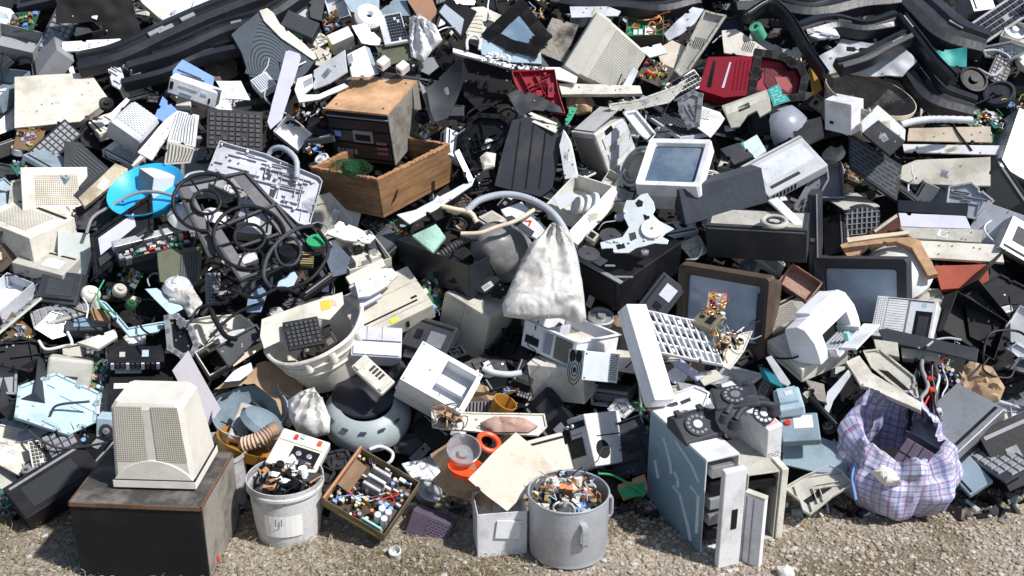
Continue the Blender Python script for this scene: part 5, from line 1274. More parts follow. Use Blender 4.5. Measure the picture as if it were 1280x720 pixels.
# L frame
pan([(1057, 452), (1074, 444), (1090, 466), (1152, 503), (1151, 513), (1085, 484), (1076, 482)], 'printer_frame', 'frame', 'long cream bent frame running down right above the plaid bag', 'the long cream bent frame', cream, n=(0, .5), h=.28, T=.03)
pan([(1080, 440), (1100, 438), (1142, 472), (1148, 500), (1120, 485), (1090, 460)], 'printer_lid', 'lid', 'cream lid with a dark gap behind the long cream bent frame', 'the cream lid', beige, n=(0, .5), h=.18, T=.01, rim=.01, holes=[([(1098, 462), (1110, 464), (1138, 488), (1130, 488)], black, 'dark_gap')])
pan([(1048, 470), (1066, 460), (1112, 492), (1095, 510), (1055, 535), (1038, 520)], 'black_tray', 'tray', 'deep black tray with dark strips between the cream bent frame and the white diagonal bar', 'the deep black tray', black, n=(0, .4), h=.08, rim=.03, ribs=10)
pan([(1060, 462), (1066, 466), (1042, 500), (1036, 516), (1030, 514), (1034, 490)], 'diagonal_bar', 'bar', 'pale grey bar with a rounded joint slanting down left of the deep black tray', 'the pale slanting bar', lgrey, n=(.1, .3), h=.2, T=.02)
hose([(1012, 497, .2), (1030, 515, .22), (1050, 536, .2), (1062, 548, .18)], .012, 'black_bar', 'bar', 'thin black bar running down toward the plaid bag', 'the thin black bar', black, k=3)
# white tower on the right
f = F((1163, 428), h=.22, dims=(None, .12, None), L=(1089, 406), U=(1172, 376), B=(1166, 434))
dev(f, 'tower_computer', 'computer case', 'white tower computer front with an open black drive bay right of the white printer', 'the white tower front', white,
    [('F', .03, .17, .1, .95, vent(white, 'dots'), 'vent_strip', dict(t=.001)), ('F', .2, .52, .1, .95, vent(white, 'lines', vs=(9, .012, 2, .2)), 'ribbed_panel', dict(t=.002)), ('F', .55, .57, .05, .95, grey, 'seam'), ('F', .68, .95, .04, .72, black, 'drive_bay', dict(t=.001)), ('F', .74, .9, .1, .6, dgrey, 'drive', dict(t=.003)), ('F', .76, .84, .82, .92, pblue, 'blue_label', dict(t=.001)), ('F', .2, .95, .955, .975, dgrey, 'top_slot')], bevel=.004)
pan([(1098, 412), (1108, 410), (1215, 436), (1215, 452), (1190, 444), (1104, 426)], 'black_board', 'board', 'long dark board running right below the white tower front', 'the long dark board', dgrey, n=(0, .5), h=.24, T=.012)
pan([(1092, 424), (1122, 428), (1124, 446), (1096, 440)], 'beige_block', 'block', 'dirty beige moulded block below the long dark board', 'the dirty beige block', beige, n=(0, .4), h=.18, T=.05)
pan([(1126, 434), (1172, 440), (1176, 452), (1128, 447)], 'beige_block', 'block', 'second beige moulded block, right of the dirty one under the long dark board', 'the second beige block', beige, n=(0, .4), h=.18, T=.05)
rc = random.Random(12)
for i in range(11):
    x0 = 1152+rc.uniform(-4, 28); p = [(x0, 438+rc.uniform(-5, 10))]
    for k in range(5): p.append((min(1205, p[-1][0]+rc.uniform(-9, 13)), p[-1][1]+rc.uniform(12, 24)))
    cl = ['black', 'grey', 'red', 'glossy black', 'pale grey', 'dark grey'][i % 6]
    hose([(x, y, .12+.02*(i % 4)) for x, y in p], [.004, .006, .005, .008, .004, .007][i % 6]*(1 if i < 6 else 1.6), 'loose_cable', 'cable', '%s %s cable in the tangle hanging right of the cream bent frame' % ('thin' if i < 6 else 'thick', cl), None, [black, grey, ored, gblack, lgrey, dgrey][i % 6], group='tangled cables at the right border')
for i, (x, y) in enumerate(((1160, 474), (1163, 488), (1172, 514))):
    f = F((x, y), h=.2, dims=(.02, .02, .035), R=(x+7, y-2), B=(x-3, y-5), D=(x+1, y+9)); dev(f, 'cable_connector', 'connector', ['small red connector among the tangled cables, uppermost of the three connectors', 'small red connector just below the uppermost one among the tangled cables', 'grey connector low among the tangled cables'][i], None, [ored, orange, lgrey][i], [('F', .2, .8, .3, .6, black, 'socket')])
# ================================================================== wooden box and stereo
f = F((472, 225), h=.34, dims=(None, None, None), L=(383, 209), D=(480, 273), B=(568, 177))
openbox(f, 'wooden_crate', 'wooden box', 'open brown wood-grain box with chipped edges holding the stereo unit', 'the wooden box', wood, t=.016, inner=tanw, edge=rawwood)
f = F((484, 144), h=.30, dims=(None, None, None), L=(405, 136), D=(494, 208), B=(523, 100))
def _ster(th, fr):
    W, D, H = fr.W, fr.D, fr.H
    feat(th, fr, 'T', -.01, 1.01, -.02, 1, tanw, 'top_veneer', t=.008)
    feat(th, fr, 'R', 0, 1, 0, 1, boxside, 'side_panel', t=.004)
    m = MB()
    for u, v in ((.12, .12), (.88, .12), (.12, .88), (.88, .88)): m.cyl((W*u, D*v, H+.008), .006, .003, brown, 12)
    th.part('screws', m, bevel=0)
    for z0, z1, nm in ((.66, .84, 'tuner_strip'), (.42, .62, 'cassette_deck'), (.1, .36, 'control_panel')): feat(th, fr, 'F', .03, .97, z0, z1, gblack, nm, t=.006)
    feat(th, fr, 'F', .4, .72, .42, .64, grey, 'cassette_door', t=.012); feat(th, fr, 'F', .44, .68, .46, .58, black, 'door_window', t=.015)
    feat(th, fr, 'F', .1, .2, .5, .6, blue, 'blue_button', t=.012)
    for i in range(5): feat(th, fr, 'F', .1+.07*i, .14+.07*i, .16, .26, grey, 'key', t=.012)
    for i in range(3): feat(th, fr, 'F', .76, .92, .2+.1*i, .25+.1*i, P('dull_rose', (.3, .12, .14), .5, .3), 'key', t=.01)
    feat(th, fr, 'F', .0, 1, .88, .9, grey, 'seam', t=.008); feat(th, fr, 'F', .05, .95, .02, .07, vent(black, 'vlines'), 'grille', t=.008)
dev(f, 'stereo_unit', 'stereo', 'boxy black stereo unit with a tan veneer top standing in the wooden box', 'the stereo', black, extra=_ster, bevel=.003)
f = NF((438, 210), (0, .5), .36)
def _pad(m, fr):
    r_ = random.Random(5)
    for i in range(1500):
        a, t = r_.uniform(0, 6.283), math.sqrt(r_.random()); x, y = .105*t*math.cos(a), .05*t*math.sin(a); z = .035*(1-t*t)+r_.uniform(-.006, .006)
        d = Vector((r_.gauss(0, 1), r_.gauss(0, 1), r_.gauss(0, .7))).normalized()*r_.uniform(.005, .012); w = d.orthogonal().normalized()*.0012; c = Vector((x, y, z))
        m.add([tuple(c-w), tuple(c+w), tuple(c+d+w*.4), tuple(c+d-w*.4)], [(0, 1, 2, 3)], dgreen)
    m.rev([(0, .03), (.03, .026), (.045, .0), (.045, -.01)], dgreen, 16); m.v = [(x*1, y, z) for x, y, z in m.v]
simple(f, _pad, 'scouring_fibre', 'green fibre', 'tangle of dark green fibre in the front corner of the wooden box', 'the green fibre tangle', bevel=0, recalc=False)
pan([(523, 100), (530, 108), (546, 150), (541, 158)], 'grey_side_board', 'board', 'pale grey board standing against the back of the stereo', 'the board behind the stereo', grey, n=(.4, .1), h=.12, T=.01)
hose([(371, 222, .22), (370, 200, .26), (356, 186, .24), (342, 186, .2), (334, 196, .16)], .014, 'grey_pipe', 'hose', 'grey bent hose arching over the left end of the wooden box', 'the grey arched hose', hosem, ridge=.05)
# big black tub and what is in it
f = F((587, 333), h=.26, dims=(None, None, None), L=(491, 297), B=(662, 294), D=(589, 373))
openbox(f, 'black_metal_box', 'metal box', 'big open black metal box with dusty sides below the wooden box', 'the big black metal box', gblack, t=.006, inner=P('scratched_black', (.03, .032, .035), .4, .9, dcol=(.18, .18, .18)))
pan([(515, 294), (545, 280), (557, 296), (541, 315)], 'mint_foam_block', 'foam block', 'mint green foam slab lying in the big black metal box', 'the mint foam slab', mint, n=(-.1, .5), h=.30, T=.02)
f = disc((610, 300), 36, .75, 140, h=.20); simple(f, lambda m, fr: m.rev([(0, .06), (fr.R*.3, .05), (fr.R*.8, -.02), (fr.R, -.12), (fr.R, -.2)], P('smoky_grey', (.18, .18, .18), .3, .8, dcol=(.4, .38, .35)), 36), 'vacuum_drum', 'vacuum cleaner', 'smoky grey rounded vacuum drum inside the big black metal box', 'the vacuum drum', bevel=0, smooth=True)
hose([(552, 318, .28), (566, 308, .3), (580, 300, .3), (596, 296, .28)], .018, 'ribbed_hose', 'hose', 'thick dark ribbed hose inside the big black metal box', 'the dark ribbed hose', dgrey, ridge=.15, k=8)
hose([(553, 258, .36), (570, 262, .36), (588, 266, .36), (596, 278, .34)], .012, 'bone_handle', 'handle', 'bone-coloured broken handle across the top of the big black metal box', 'the bone handle', bone, k=4)
hose([(576, 292, .36), (600, 291, .36), (620, 284, .36), (645, 276, .36), (668, 262, .34)], .010, 'bone_rod', 'rod', 'long bone-coloured rod lying over the right rim of the big black metal box', 'the bone rod', bone, k=4)
hose([(583, 264, .36), (600, 250, .37), (630, 243, .37), (660, 248, .37), (688, 264, .37), (706, 288, .36), (717, 318, .33), (722, 350, .3), (722, 378, .26)], .0165, 'vacuum_hose', 'hose', 'long grey vacuum hose arching from the black metal box past the white cloth bag', 'the long grey hose', hosem, ridge=.06, k=16)
pan([(626, 262), (652, 252), (684, 286), (672, 299), (640, 282)], 'power_strip', 'circuit panel', 'white panel with a black edge and a red figure 7 by the long grey hose', 'the white panel with the red mark', white, n=(0, .5), h=.30, T=.02, holes=[([(630, 272), (640, 270), (668, 290), (664, 296)], dgrey, 'dark_strip', .006), ([(656, 276), (663, 275), (664, 277), (657, 278)], ored, 'red_mark', .002), ([(662, 276), (665, 276), (662, 283), (660, 283)], ored, 'red_mark', .002)])
crumple([(690, 278), (704, 284), (716, 300), (722, 326), (728, 352), (733, 398), (724, 404), (700, 396), (660, 398), (630, 394), (628, 380), (640, 352), (652, 326), (662, 306), (678, 292)], 'white_cloth_bag', 'bag', 'big white wrinkled cloth bag slumped beside the long grey hose', 'the white cloth bag', bag, n=(.1, .35), h=.34, bulge=.06, rough=.02, scale=6, step=.009, apex=(694, 272))
pan([(560, 350), (620, 345), (640, 360), (625, 372), (600, 365)], 'dark_lining', 'panel', 'black rounded panel lying in shadow on the beige vented monitor', 'the rounded black panel', black, n=(0, .3), h=.1, T=.03)
pan([(496, 268), (520, 262), (594, 222), (590, 232), (545, 262), (512, 280)], 'grey_rail', 'rail', 'pale grey rail running up right under the wooden box', 'the pale grey rail', lgrey, n=(.1, .5), h=.16, T=.012)
pan([(568, 190), (574, 186), (592, 224), (586, 228)], 'steel_strut', 'strut', 'pale metal strut at the right end of the wooden box', 'the pale strut', steel, n=(.2, .3), h=.2, T=.01)
# disk drives left of black box
f = F((437, 338), h=.16, dims=(None, None, .06), L=(410, 300), B=(490, 322), D=(438, 350))
def _dr(th, fr):
    W, D, H = fr.W, fr.D, fr.H; rnd = random.Random(3)
    for i in range(7): m = MB(); m.cbox((W*rnd.uniform(.15, .85), D*rnd.uniform(.15, .85), H*.4), (rnd.uniform(.02, .06), rnd.uniform(.02, .05), H*.5), rnd.choice([black, steel, dgrey, cream])); th.part('drive_part', m)
openbox(f, 'drive_tray', 'drive', 'open beige drive tray with black mechanism parts above the beige desktop with the slot', 'the open beige drive tray', beige, t=.005, inner=greige, extra=_dr)
for i, (pts, mt, lb) in enumerate((([(432, 346), (478, 322), (482, 332), (438, 356)], beige, 'upper beige drive edge strip below the open beige drive tray'), ([(436, 358), (480, 336), (486, 344), (444, 368)], greige, 'lower grey-beige drive edge strip with a dark gap above the flat dusty cover'), ([(448, 376), (474, 364), (478, 370), (452, 384)], lav, 'thin lavender sheet with a red edge under the flat dusty cover'))):
    pan(pts, 'drive_strip', 'drive piece', lb, None, mt, n=(.1, .5), h=.17, T=.02)
pan([(408, 292), (424, 276), (446, 284), (470, 296), (462, 304), (430, 300)], 'speckled_white_piece', 'panel', 'speckled white plastic piece leaning in the dark left of the big black metal box', 'the speckled white piece', white, n=(0, .4), h=.1, T=.02)

f = F((905, 398), h=.42, dims=(None, None, .006), L=(882, 392), B=(908, 366), D=(905, 404)); board(f, 'rusty speckled circuit board leaning against the screen of the brown television', 'the rusty board', rustb, dens=50, tall=.012, seed=31, palette=[copper, white, black, brass])
f = F((888, 412), h=.44, dims=(None, None, .03), L=(862, 402), B=(905, 394), D=(888, 420)); dev(f, 'metal_bracket', 'bracket', 'rusty olive metal bracket with two holes in front of the rusty board', 'the olive bracket', P('olive_metal', (.22, .2, .13), .5, .9, metal=.3), [('T', .15, .4, .2, .8, black, 'hole', dict(kind='c')), ('T', .55, .85, .25, .7, black, 'opening')])
stuff_pile((906, 428), .07, .05, 60, 'small coils and broken parts between the lattice panel and the brown television', [black, white, brass, bgrey, steel, copper], h=.38, dome=.04, size=(.01, .035), seed=33)
# ================================================================== centre top
f = F((874, 234), h=.43, dims=(None, .20, None), L=(791, 231), U=(892, 171), B=(877, 250))
crt(f, 'small white monitor with a clear blue-grey screen tilted up in the centre of the heap', 'the white monitor with the blue screen', white, scr=(.03, .035), scrm=P('blue_screen', (.10, .15, .22), .2, .5, dcol=(.25, .3, .35), bump=.02, spec=.6), bz=.35, s1=(.75, .7))
f = F((743, 168), h=.24, dims=(None, None, None), L=(711, 164), B=(781, 134), D=(772, 246))
def _up(th, fr):
    W, D, H = fr.W, fr.D, fr.H
    feat(th, fr, 'F', .1, .9, .1, .92, P('vents_curved', (.48, .46, .42), .5, .4, vent='rings', vs=(.0095, 0, 0, .5)), 'vent_grille', t=.002)
    feat(th, fr, 'T', .1, .9, .08, .95, P('fine_ribs', (.66, .66, .66), .5, .3, vent='lines', vs=(9, .009, 2, .3)), 'ribbed_top', t=.002)
    for z in (.2, .45, .7): feat(th, fr, 'R', .15, .85, z, z+.16, lgrey, 'label_plate', t=.004)
    feat(th, fr, 'R', .3, .5, .86, .93, black, 'socket', t=.005)
dev(f, 'computer_monitor', 'monitor', 'whitish monitor back standing on end with ring-shaped vents right of the dark slatted case', 'the monitor with ring vents', P('dusty_white', (.66, .65, .63), .55, .6), extra=_up, taper=('y', 1, .85), bevel=.01)
pan([(699, 182), (704, 162), (712, 176), (722, 222), (706, 224)], 'monitor_bezel', 'monitor', 'white narrow bezel edge standing at the left of the monitor with ring vents', 'the white bezel edge', white, n=(-.3, .2), h=.2, T=.03)
f = disc((796, 208), 26, .6, 150, h=.10); simple(f, lambda m, fr: (m.torus((0, 0, 0), fr.R, .008, lgrey, 30, 6), m.torus((0, 0, .004), fr.R*.75, .006, greige, 30, 6), m.rev([(0, 0), (fr.R*.5, .0), (fr.R, -.02)], greige, 28)), 'round_frame', 'frame', 'pale round frame leaning against the left side of the monitor with the blue screen', 'the pale round frame', bevel=0, smooth=True)
# beige tilted monitor back
f = F((704, 84), h=.25, dims=(None, None, None), L=(752, 15), B=(771, 131), D=(699, 89))
crt(f, 'beige monitor lying tipped, its fine vent grid showing, right of the speckled board', 'the tipped beige monitor', P('pale_beige', (.52, .51, .46), .5, .3), s0=.97, s1=(.80, .8), bz=.30,
    vents=(('T', .06, .94, .40, .98, P('vents_pale', (.52, .51, .46), .5, .3, vent='grid', vs=(.012, .0085, .6, .5))),))

pan([(670, 64), (690, 22), (723, 31), (704, 78)], 'speckled_board', 'board', 'lichen-speckled granite-like board left of the tipped beige monitor', 'the speckled board', granite, n=(-.1, .35), h=.16, T=.015)
pan([(640, 92), (693, 90), (698, 118), (706, 144), (690, 142), (668, 128), (652, 122), (644, 106)], 'red_casing', 'casing', 'open dark red plastic casing with moulded rings inside, seen from within', 'the open red casing', red, n=(.0, .4), h=.22, T=.006, rim=.03, ribs=12, bosses=6,
    extra=lambda th, fr: (lambda m: (m.torus((0, 0, .004), .045, .004, red, 28, 6), m.cbox((0, 0, .008), (.03, .03, .016), red), m.cbox((.06, .01, .015), (.03, .08, .03), red), m.cbox((.06, .01, .031), (.012, .02, .002), black), th.part('moulded_rings', m, 0, bevel=0)))(MB()))
pan([(698, 104), (800, 107), (803, 117), (702, 118)], 'white_bar', 'bar', 'long cream-white bar lying under the tipped beige monitor', 'the long cream bar', cream, n=(0, .5), h=.2, T=.03)
pan([(762, 131), (800, 125), (846, 108), (856, 102), (850, 114), (836, 128), (790, 138), (764, 137)], 'beige_lid', 'lid', 'flat beige lid lying across behind the laptop keyboard', 'the flat beige lid', greige, n=(0, .5), h=.24, T=.012, rim=.004)
f = F((850, 172), h=.22, dims=(None, None, .02), L=(806, 143), B=(886, 166), D=(850, 180))
keyboard(f, 'silver laptop base with dark blue-grey keys behind the white monitor with the blue screen', 'the laptop keyboard', lgrey, dgrey, rows=6, cols=13, split=False)
pan([(780, 142), (795, 140), (818, 168), (812, 178), (800, 168)], 'white_channel', 'channel', 'white corner channel between the monitor with ring vents and the laptop keyboard', 'the white corner channel', white, n=(.1, .4), h=.26, T=.012, rim=.015)
# cut away box with green board
f = F((829, 43), h=.16, dims=(None, None, None), L=(782, 46), B=(830, 17), D=(829, 60))
def _gb(th, fr):
    W, D, H = fr.W, fr.D, fr.H; m = MB(); m.box(.005, W-.005, .005, D-.005, H*.5, H*.55, green); th.part('circuit_board', m, bevel=0)
    m = MB(); m.box(W*.5, W*.78, .02, D*.6, H*.55, H*.75, paper); th.part('white_card', m, bevel=0)
    for u in (.2, .34): m = MB(); m.box(W*u, W*(u+.1), .01, .05, H*.55, H*1.0, lav); th.part('blue_capacitor', m)
    m = MB(); rnd = random.Random(2)
    for i in range(9):
        p = [Vector((W*rnd.uniform(.1, .6), D*rnd.uniform(.2, .9), H*.8))]
        for k in range(4): p.append(p[-1]+Vector((rnd.uniform(-.03, .07), rnd.uniform(-.03, .03), rnd.uniform(-.02, .03))))
        m.tube(cat_rom(p, 4), .004, copper, 6)
    th.part('copper_coil_wires', m, bevel=0)
openbox(f, 'opened_device', 'electronics box', 'opened dark box showing a green board and copper-orange wires behind the tipped beige monitor', 'the opened box with orange wires', oliv, t=.005, inner=dgrey, extra=_gb)
f = F((830, 110), h=.14, dims=(None, None, .01), L=(797, 92), B=(842, 84), D=(830, 116)); board(f, 'brown-black circuit board with a green wire loop right of the tipped beige monitor', 'the board with the green wire', brown, dens=30, seed=8, palette=[green, black, white, green, ored, cream])
pan([(882, 15), (896, 19), (907, 21), (862, 88), (852, 96), (845, 89)], 'beige_channel', 'channel', 'long dusty beige channel standing slanted behind the red set', 'the slanted beige channel', greige, n=(-.2, .3), h=.22, T=.012, rim=.02)
pan([(840, 50), (860, 60), (862, 78), (845, 90), (826, 78), (820, 62)], 'pale_panel', 'panel', 'pinkish pale panel lying left of the slanted beige channel', 'the pinkish pale panel', cardl, n=(0, .5), h=.12)
# red set

pan([(873, 112), (885, 71), (946, 70), (938, 119), (905, 122)], 'red_cabinet', 'television cabinet', 'dark red television cabinet with black louvre slots behind the beige panel with cut-outs', 'the red set', red, n=(-.15, .35), h=.30, T=.16,
    holes=[([(884, 108), (892, 76), (895, 76), (889, 109)], black, 'slot', .003), ([(902, 110), (912, 78), (914, 78), (905, 110)], lav, 'silver_stripe', .003)] + [([(915+i*5, 112), (921+i*5, 75), (922+i*5, 75), (916.5+i*5, 112)], P('red_shadow', (.16, .008, .02), .5, .2), 'louvre', .002) for i in range(4)])
pan([(946, 69), (976, 74), (998, 86), (1004, 100), (999, 124), (974, 127), (938, 119)], 'television_shell', 'television front', 'open dark red television front with a black rim and red grille inside', 'the red front with the black rim', red, n=(.2, .3), h=.30, T=.05, rim=.045, rimmat=black,
    holes=[([(956, 84), (980, 84), (992, 96), (990, 116), (965, 118), (955, 104)], P('deep_red', (.12, .004, .012), .4, .4), 'speaker_grille', .004), ([(968, 96), (982, 97), (990, 108), (984, 116), (972, 108)], vent(red, 'dots', vs=(.014, .011, .5, .5), vcol=(.34, .08, .09)), 'grille_holes', .007)])
pan([(996, 80), (1006, 84), (1003, 104), (998, 122), (995, 118)], 'red_edge', 'casing', 'bright red edge strip standing right of the red front with the black rim', 'the bright red edge strip', ored, n=(.3, .2), h=.26, T=.02)
pan([(959, 112), (972, 105), (988, 126), (967, 133)], 'teal_card', 'card', 'teal keypad card leaning on the red front with the black rim', 'the teal card', teal, n=(0, .4), h=.36, T=.004, ribs=0, vent_=([(962, 113), (971, 108), (984, 125), (968, 130)], vent(teal, 'bricks', vs=(.03, .014, .7, .6), vcol=(.2, .6, .55))))
pan([(902, 132), (958, 112), (962, 122), (964, 138), (950, 146), (946, 138), (934, 144), (924, 158), (914, 160), (908, 146)], 'beige_bezel', 'bezel', 'beige ribbed panel with square cut-outs in front of the red set', 'the beige panel with cut-outs', greige, n=(0, .35), h=.34, T=.02, holes=[([(922, 134), (936, 128), (938, 134), (924, 140)], black, 'cut_out'), ([(906, 134), (957, 115), (958, 124), (908, 144)], cream, 'ribbed_band')])
pan([(876, 132), (900, 140), (906, 148), (898, 160), (888, 172), (872, 160)], 'vented_plate', 'plate', 'pale plate with grey vents left of the beige panel with cut-outs', 'the pale vented plate', white, n=(0, .4), h=.28, T=.01, vent_=([(874, 136), (888, 139), (886, 150), (874, 148)], vent(white, 'slots')))
pan([(850, 126), (866, 116), (876, 120), (872, 156), (862, 158), (852, 140)], 'grey_heat_sink', 'heat sink', 'grey ribbed metal piece between the laptop keyboard and the pale vented plate', 'the grey ribbed piece', grey, n=(-.2, .3), h=.3, T=.03, ribs=8, rim=.01)
pan([(962, 148), (966, 136), (992, 126), (1012, 142), (1004, 156), (985, 172), (970, 178), (964, 165)], 'visor', 'visor', 'smoky translucent curved visor below the teal card', 'the smoky visor', P('smoky_visor', (.26, .28, .33), .3, .6), n=(.1, .3), h=.28, T=.006, bend=-1.2)
pan([(900, 186), (924, 178), (942, 194), (918, 206)], 'dark_speaker', 'speaker', 'small dark blue-grey cube speaker above the long dark speaker', 'the small dark cube speaker', dgrey, n=(0, .45), h=.22, T=.05)
pan([(925, 180), (946, 168), (958, 188), (944, 198)], 'mint_white_box', 'box', 'pale box with a teal edge right of the small dark cube speaker', 'the pale box with the teal edge', P('ice_white', (.6, .7, .75), .5, .3), n=(0, .45), h=.22, T=.03, holes=[([(925, 180), (929, 177), (932, 188), (930, 189)], teal, 'teal_edge', .002)])
m_ = MB()
for k in range(5): pass
f = disc((894, 222), 13, .5, 60, h=.24); ringfan(f, 'white wire bristle basket between the white monitor and the long dark speaker', 'the white wire basket', white, f.R, .4, 11, .0022, name='wire_basket', cat='wire basket')
# drawer of rolls
f = F((736, 272), h=.28, dims=(None, None, None), L=(682, 254), B=(772, 232), D=(737, 292))
openbox(f, 'open_printer', 'printer', 'open dusty white printer body with paper rolls below the monitor with ring vents', 'the open white printer body', P('dusty_white2', (.68, .66, .62), .55, .6), t=.008)
for i, (c, mt) in enumerate((((722, 258), cream), ((731, 256), white), ((741, 253), P('ice2', (.7, .78, .8), .4, .2)))):
    f = disc(c, 13, .45, 160, h=.30); simple(f, lambda m, fr: m.rev([(0, .012), (fr.R*.9, .012), (fr.R, .006), (fr.R, -.006), (0, -.012)], mt, 26), 'paper_roll', 'roll', ['yellowish roll in the open white printer body, leftmost of three', 'middle white roll in the open white printer body', 'ice-white roll in the open white printer body, rightmost of three'][i], None, bevel=0, smooth=True)
pan([(690, 246), (716, 238), (722, 252), (700, 262)], 'inner_sheet', 'sheet', 'light sheet lying inside the open white printer body', 'the sheet in the printer body', lgrey, n=(0, .5), h=.28, T=.004)
pan([(712, 288), (766, 232), (772, 240), (760, 266), (722, 306), (714, 300)], 'printer_cover', 'cover', 'long curved white cover lying diagonally right of the open white printer body', 'the long curved white cover', white, n=(.2, .4), h=.32, T=.03)
# dark table with mechanism
f = F((775, 355), h=.22, dims=(None, None, None), L=(722, 325), B=(856, 300), D=(775, 392))
dev(f, 'dark_cabinet', 'cabinet', 'dark square cabinet carrying a white metal mechanism in the middle of the heap', 'the dark cabinet under the mechanism', black, [('T', 0, 1, 0, .05, grey, 'edge'), ('T', .1, .4, .08, .2, lgrey, 'loose_bracket', dict(t=.006)), ('F', .1, .9, .1, .9, void, 'dark_front')])
mech = [(779, 262), (783, 250), (793, 250), (801, 243), (809, 241), (817, 252), (819, 262), (816, 268), (824, 276), (836, 282), (843, 286), (832, 292), (828, 296), (836, 300), (834, 305), (818, 304), (795, 310), (786, 316), (768, 316), (766, 310), (752, 311), (750, 303), (778, 296), (786, 284), (780, 272)]
pan(mech, 'turntable_mechanism', 'mechanism', 'intricate white metal mechanism plate with gears standing on the dark cabinet', 'the white metal mechanism', P('white_metal_plate', (.66, .72, .74), .35, .3, metal=.2), n=(0, .45), h=.36, T=.006, bosses=10,
    holes=[([(794, 254), (798, 249), (804, 252), (803, 258), (797, 259)], black, 'hole'), ([(770, 306), (780, 304), (782, 310), (772, 312)], black, 'hole'), ([(786, 292), (794, 290), (796, 298), (788, 302)], dgrey, 'hole'), ([(804, 268), (812, 270), (812, 277), (806, 276)], black, 'hole')],
    extra=lambda th, fr: (lambda m, c: (m.cyl((c[0], c[1], .003), .05, .012, white, 28), m.cyl((c[0], c[1], .015), .006, .004, grey, 10), th.part('white_gear', m, 0, bevel=.001)))(MB(), onplane(fr, (815, 287))))
for i, (c, r, mt, lb) in enumerate((((736, 318), 14, dgrey, 'dark grey disc wheel at the left corner of the dark cabinet'), ((806, 315), 5, steel, 'small shiny ring nut below the white metal mechanism'), ((774, 272), 6, steel, 'small steel motor knob left of the white metal mechanism'), ((765, 296), 16, dgrey, 'dull dark disc partly under the white metal mechanism'))):
    f = disc(c, r, .6, 80, h=.30); simple(f, lambda m, fr: m.rev([(0, .012), (fr.R*.15, .012), (fr.R*.2, .006), (fr.R, .006), (fr.R, -.006), (0, -.006)], mt, 26), 'disc_wheel', 'wheel', lb, None, bevel=0, smooth=True)
f = F((742, 302), h=.32, dims=(None, None, None), L=(732, 294), B=(748, 292), D=(743, 308)); dev(f, 'transformer', 'transformer', 'small cream and steel transformer block left of the white metal mechanism', 'the transformer block', cream, [('F', 0, 1, 0, .4, steel, 'core_plate'), ('T', .2, .8, .2, .8, black, 'winding')])
for i, (p0, p1) in enumerate((((756, 332), (768, 327)), ((768, 346), (790, 338)), ((790, 334), (790, 312)), ((797, 328), (797, 316)))):
    f = F(p0, h=.28, dims=(None, .01, .006), R=p1, B=(p0[0]+3, p0[1]-6), D=(p0[0]+.5, p0[1]+4)) if i < 2 else None
    if f: dev(f, 'metal_lever', 'lever', ['small silver lever lying at the front of the dark cabinet, the upper one', 'longer silver lever at the front corner of the dark cabinet'][i], None, steel)
# black slatted case left of ring-vent monitor

pan([(640, 150), (660, 146), (704, 158), (697, 200), (690, 236), (676, 246), (618, 232), (628, 190)], 'slatted_case', 'case', 'dark grey slatted case back with three seams below the open red casing', 'the dark slatted case', dgrey, n=(-.05, .2), h=.14, T=.06, holes=[([(650+i*16, 152+i*3), (652+i*16, 152+i*3), (641+i*17, 236), (639+i*17, 236)], black, 'seam', .002) for i in range(3)])

for i in range(3):
    pan([(660+i*2, 142+i*5), (664+i*2, 140+i*5), (697, 154+i*4), (694, 158+i*4)], 'white_slat', 'slat', ['upper', 'middle', 'lower'][i]+' of three thin cream slats lying across the dark slatted case', None, cream, n=(0, .5), h=.24, T=.006)
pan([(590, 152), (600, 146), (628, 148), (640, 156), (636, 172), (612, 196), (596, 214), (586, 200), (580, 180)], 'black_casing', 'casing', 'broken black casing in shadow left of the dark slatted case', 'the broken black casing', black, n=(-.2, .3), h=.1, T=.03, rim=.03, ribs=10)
crumple([(600, 196), (608, 190), (620, 192), (618, 208), (604, 212)], 'burnt_paper', 'paper', 'burnt white paper lump with black holes beside the dark slatted case', 'the burnt paper lump', cream, h=.2, bulge=.02, rough=.02)
pan([(634, 118), (646, 112), (668, 116), (700, 134), (704, 142), (668, 138), (650, 146)], 'dark_flap', 'flap', 'torn dark blue-grey flap lying over the lower edge of the open red casing', 'the torn dark flap', dgrey, n=(0, .4), h=.26, T=.004, wob=.02)
# ================================================================== left middle: basin, fan frames, trays
f = disc((182, 236), 49, .60, 112, h=.27)
simple(f, lambda m, fr: m.rev([(0, -.07), (fr.R*.7, -.07), (fr.R*.92, -.01), (fr.R*1.0, 0), (fr.R*1.0, -.006), (fr.R*.95, -.012), (fr.R*.74, -.076), (0, -.076)], cyan, 48), 'wash_basin', 'basin', 'bright cyan plastic wash basin tipped among black frames', 'the cyan basin', bevel=0, smooth=True)
f = F((192, 222), h=.30, L=(174, 210), B=(226, 220), D=(188, 254))
dev(f, 'white_carton', 'carton', 'small grey and white carton standing in the cyan basin', 'the carton in the cyan basin', paper, [('F', 0, 1, 0, 1, grey, 'grey_side', dict(t=.001))])
def frame_ring(th, fr):
    pass
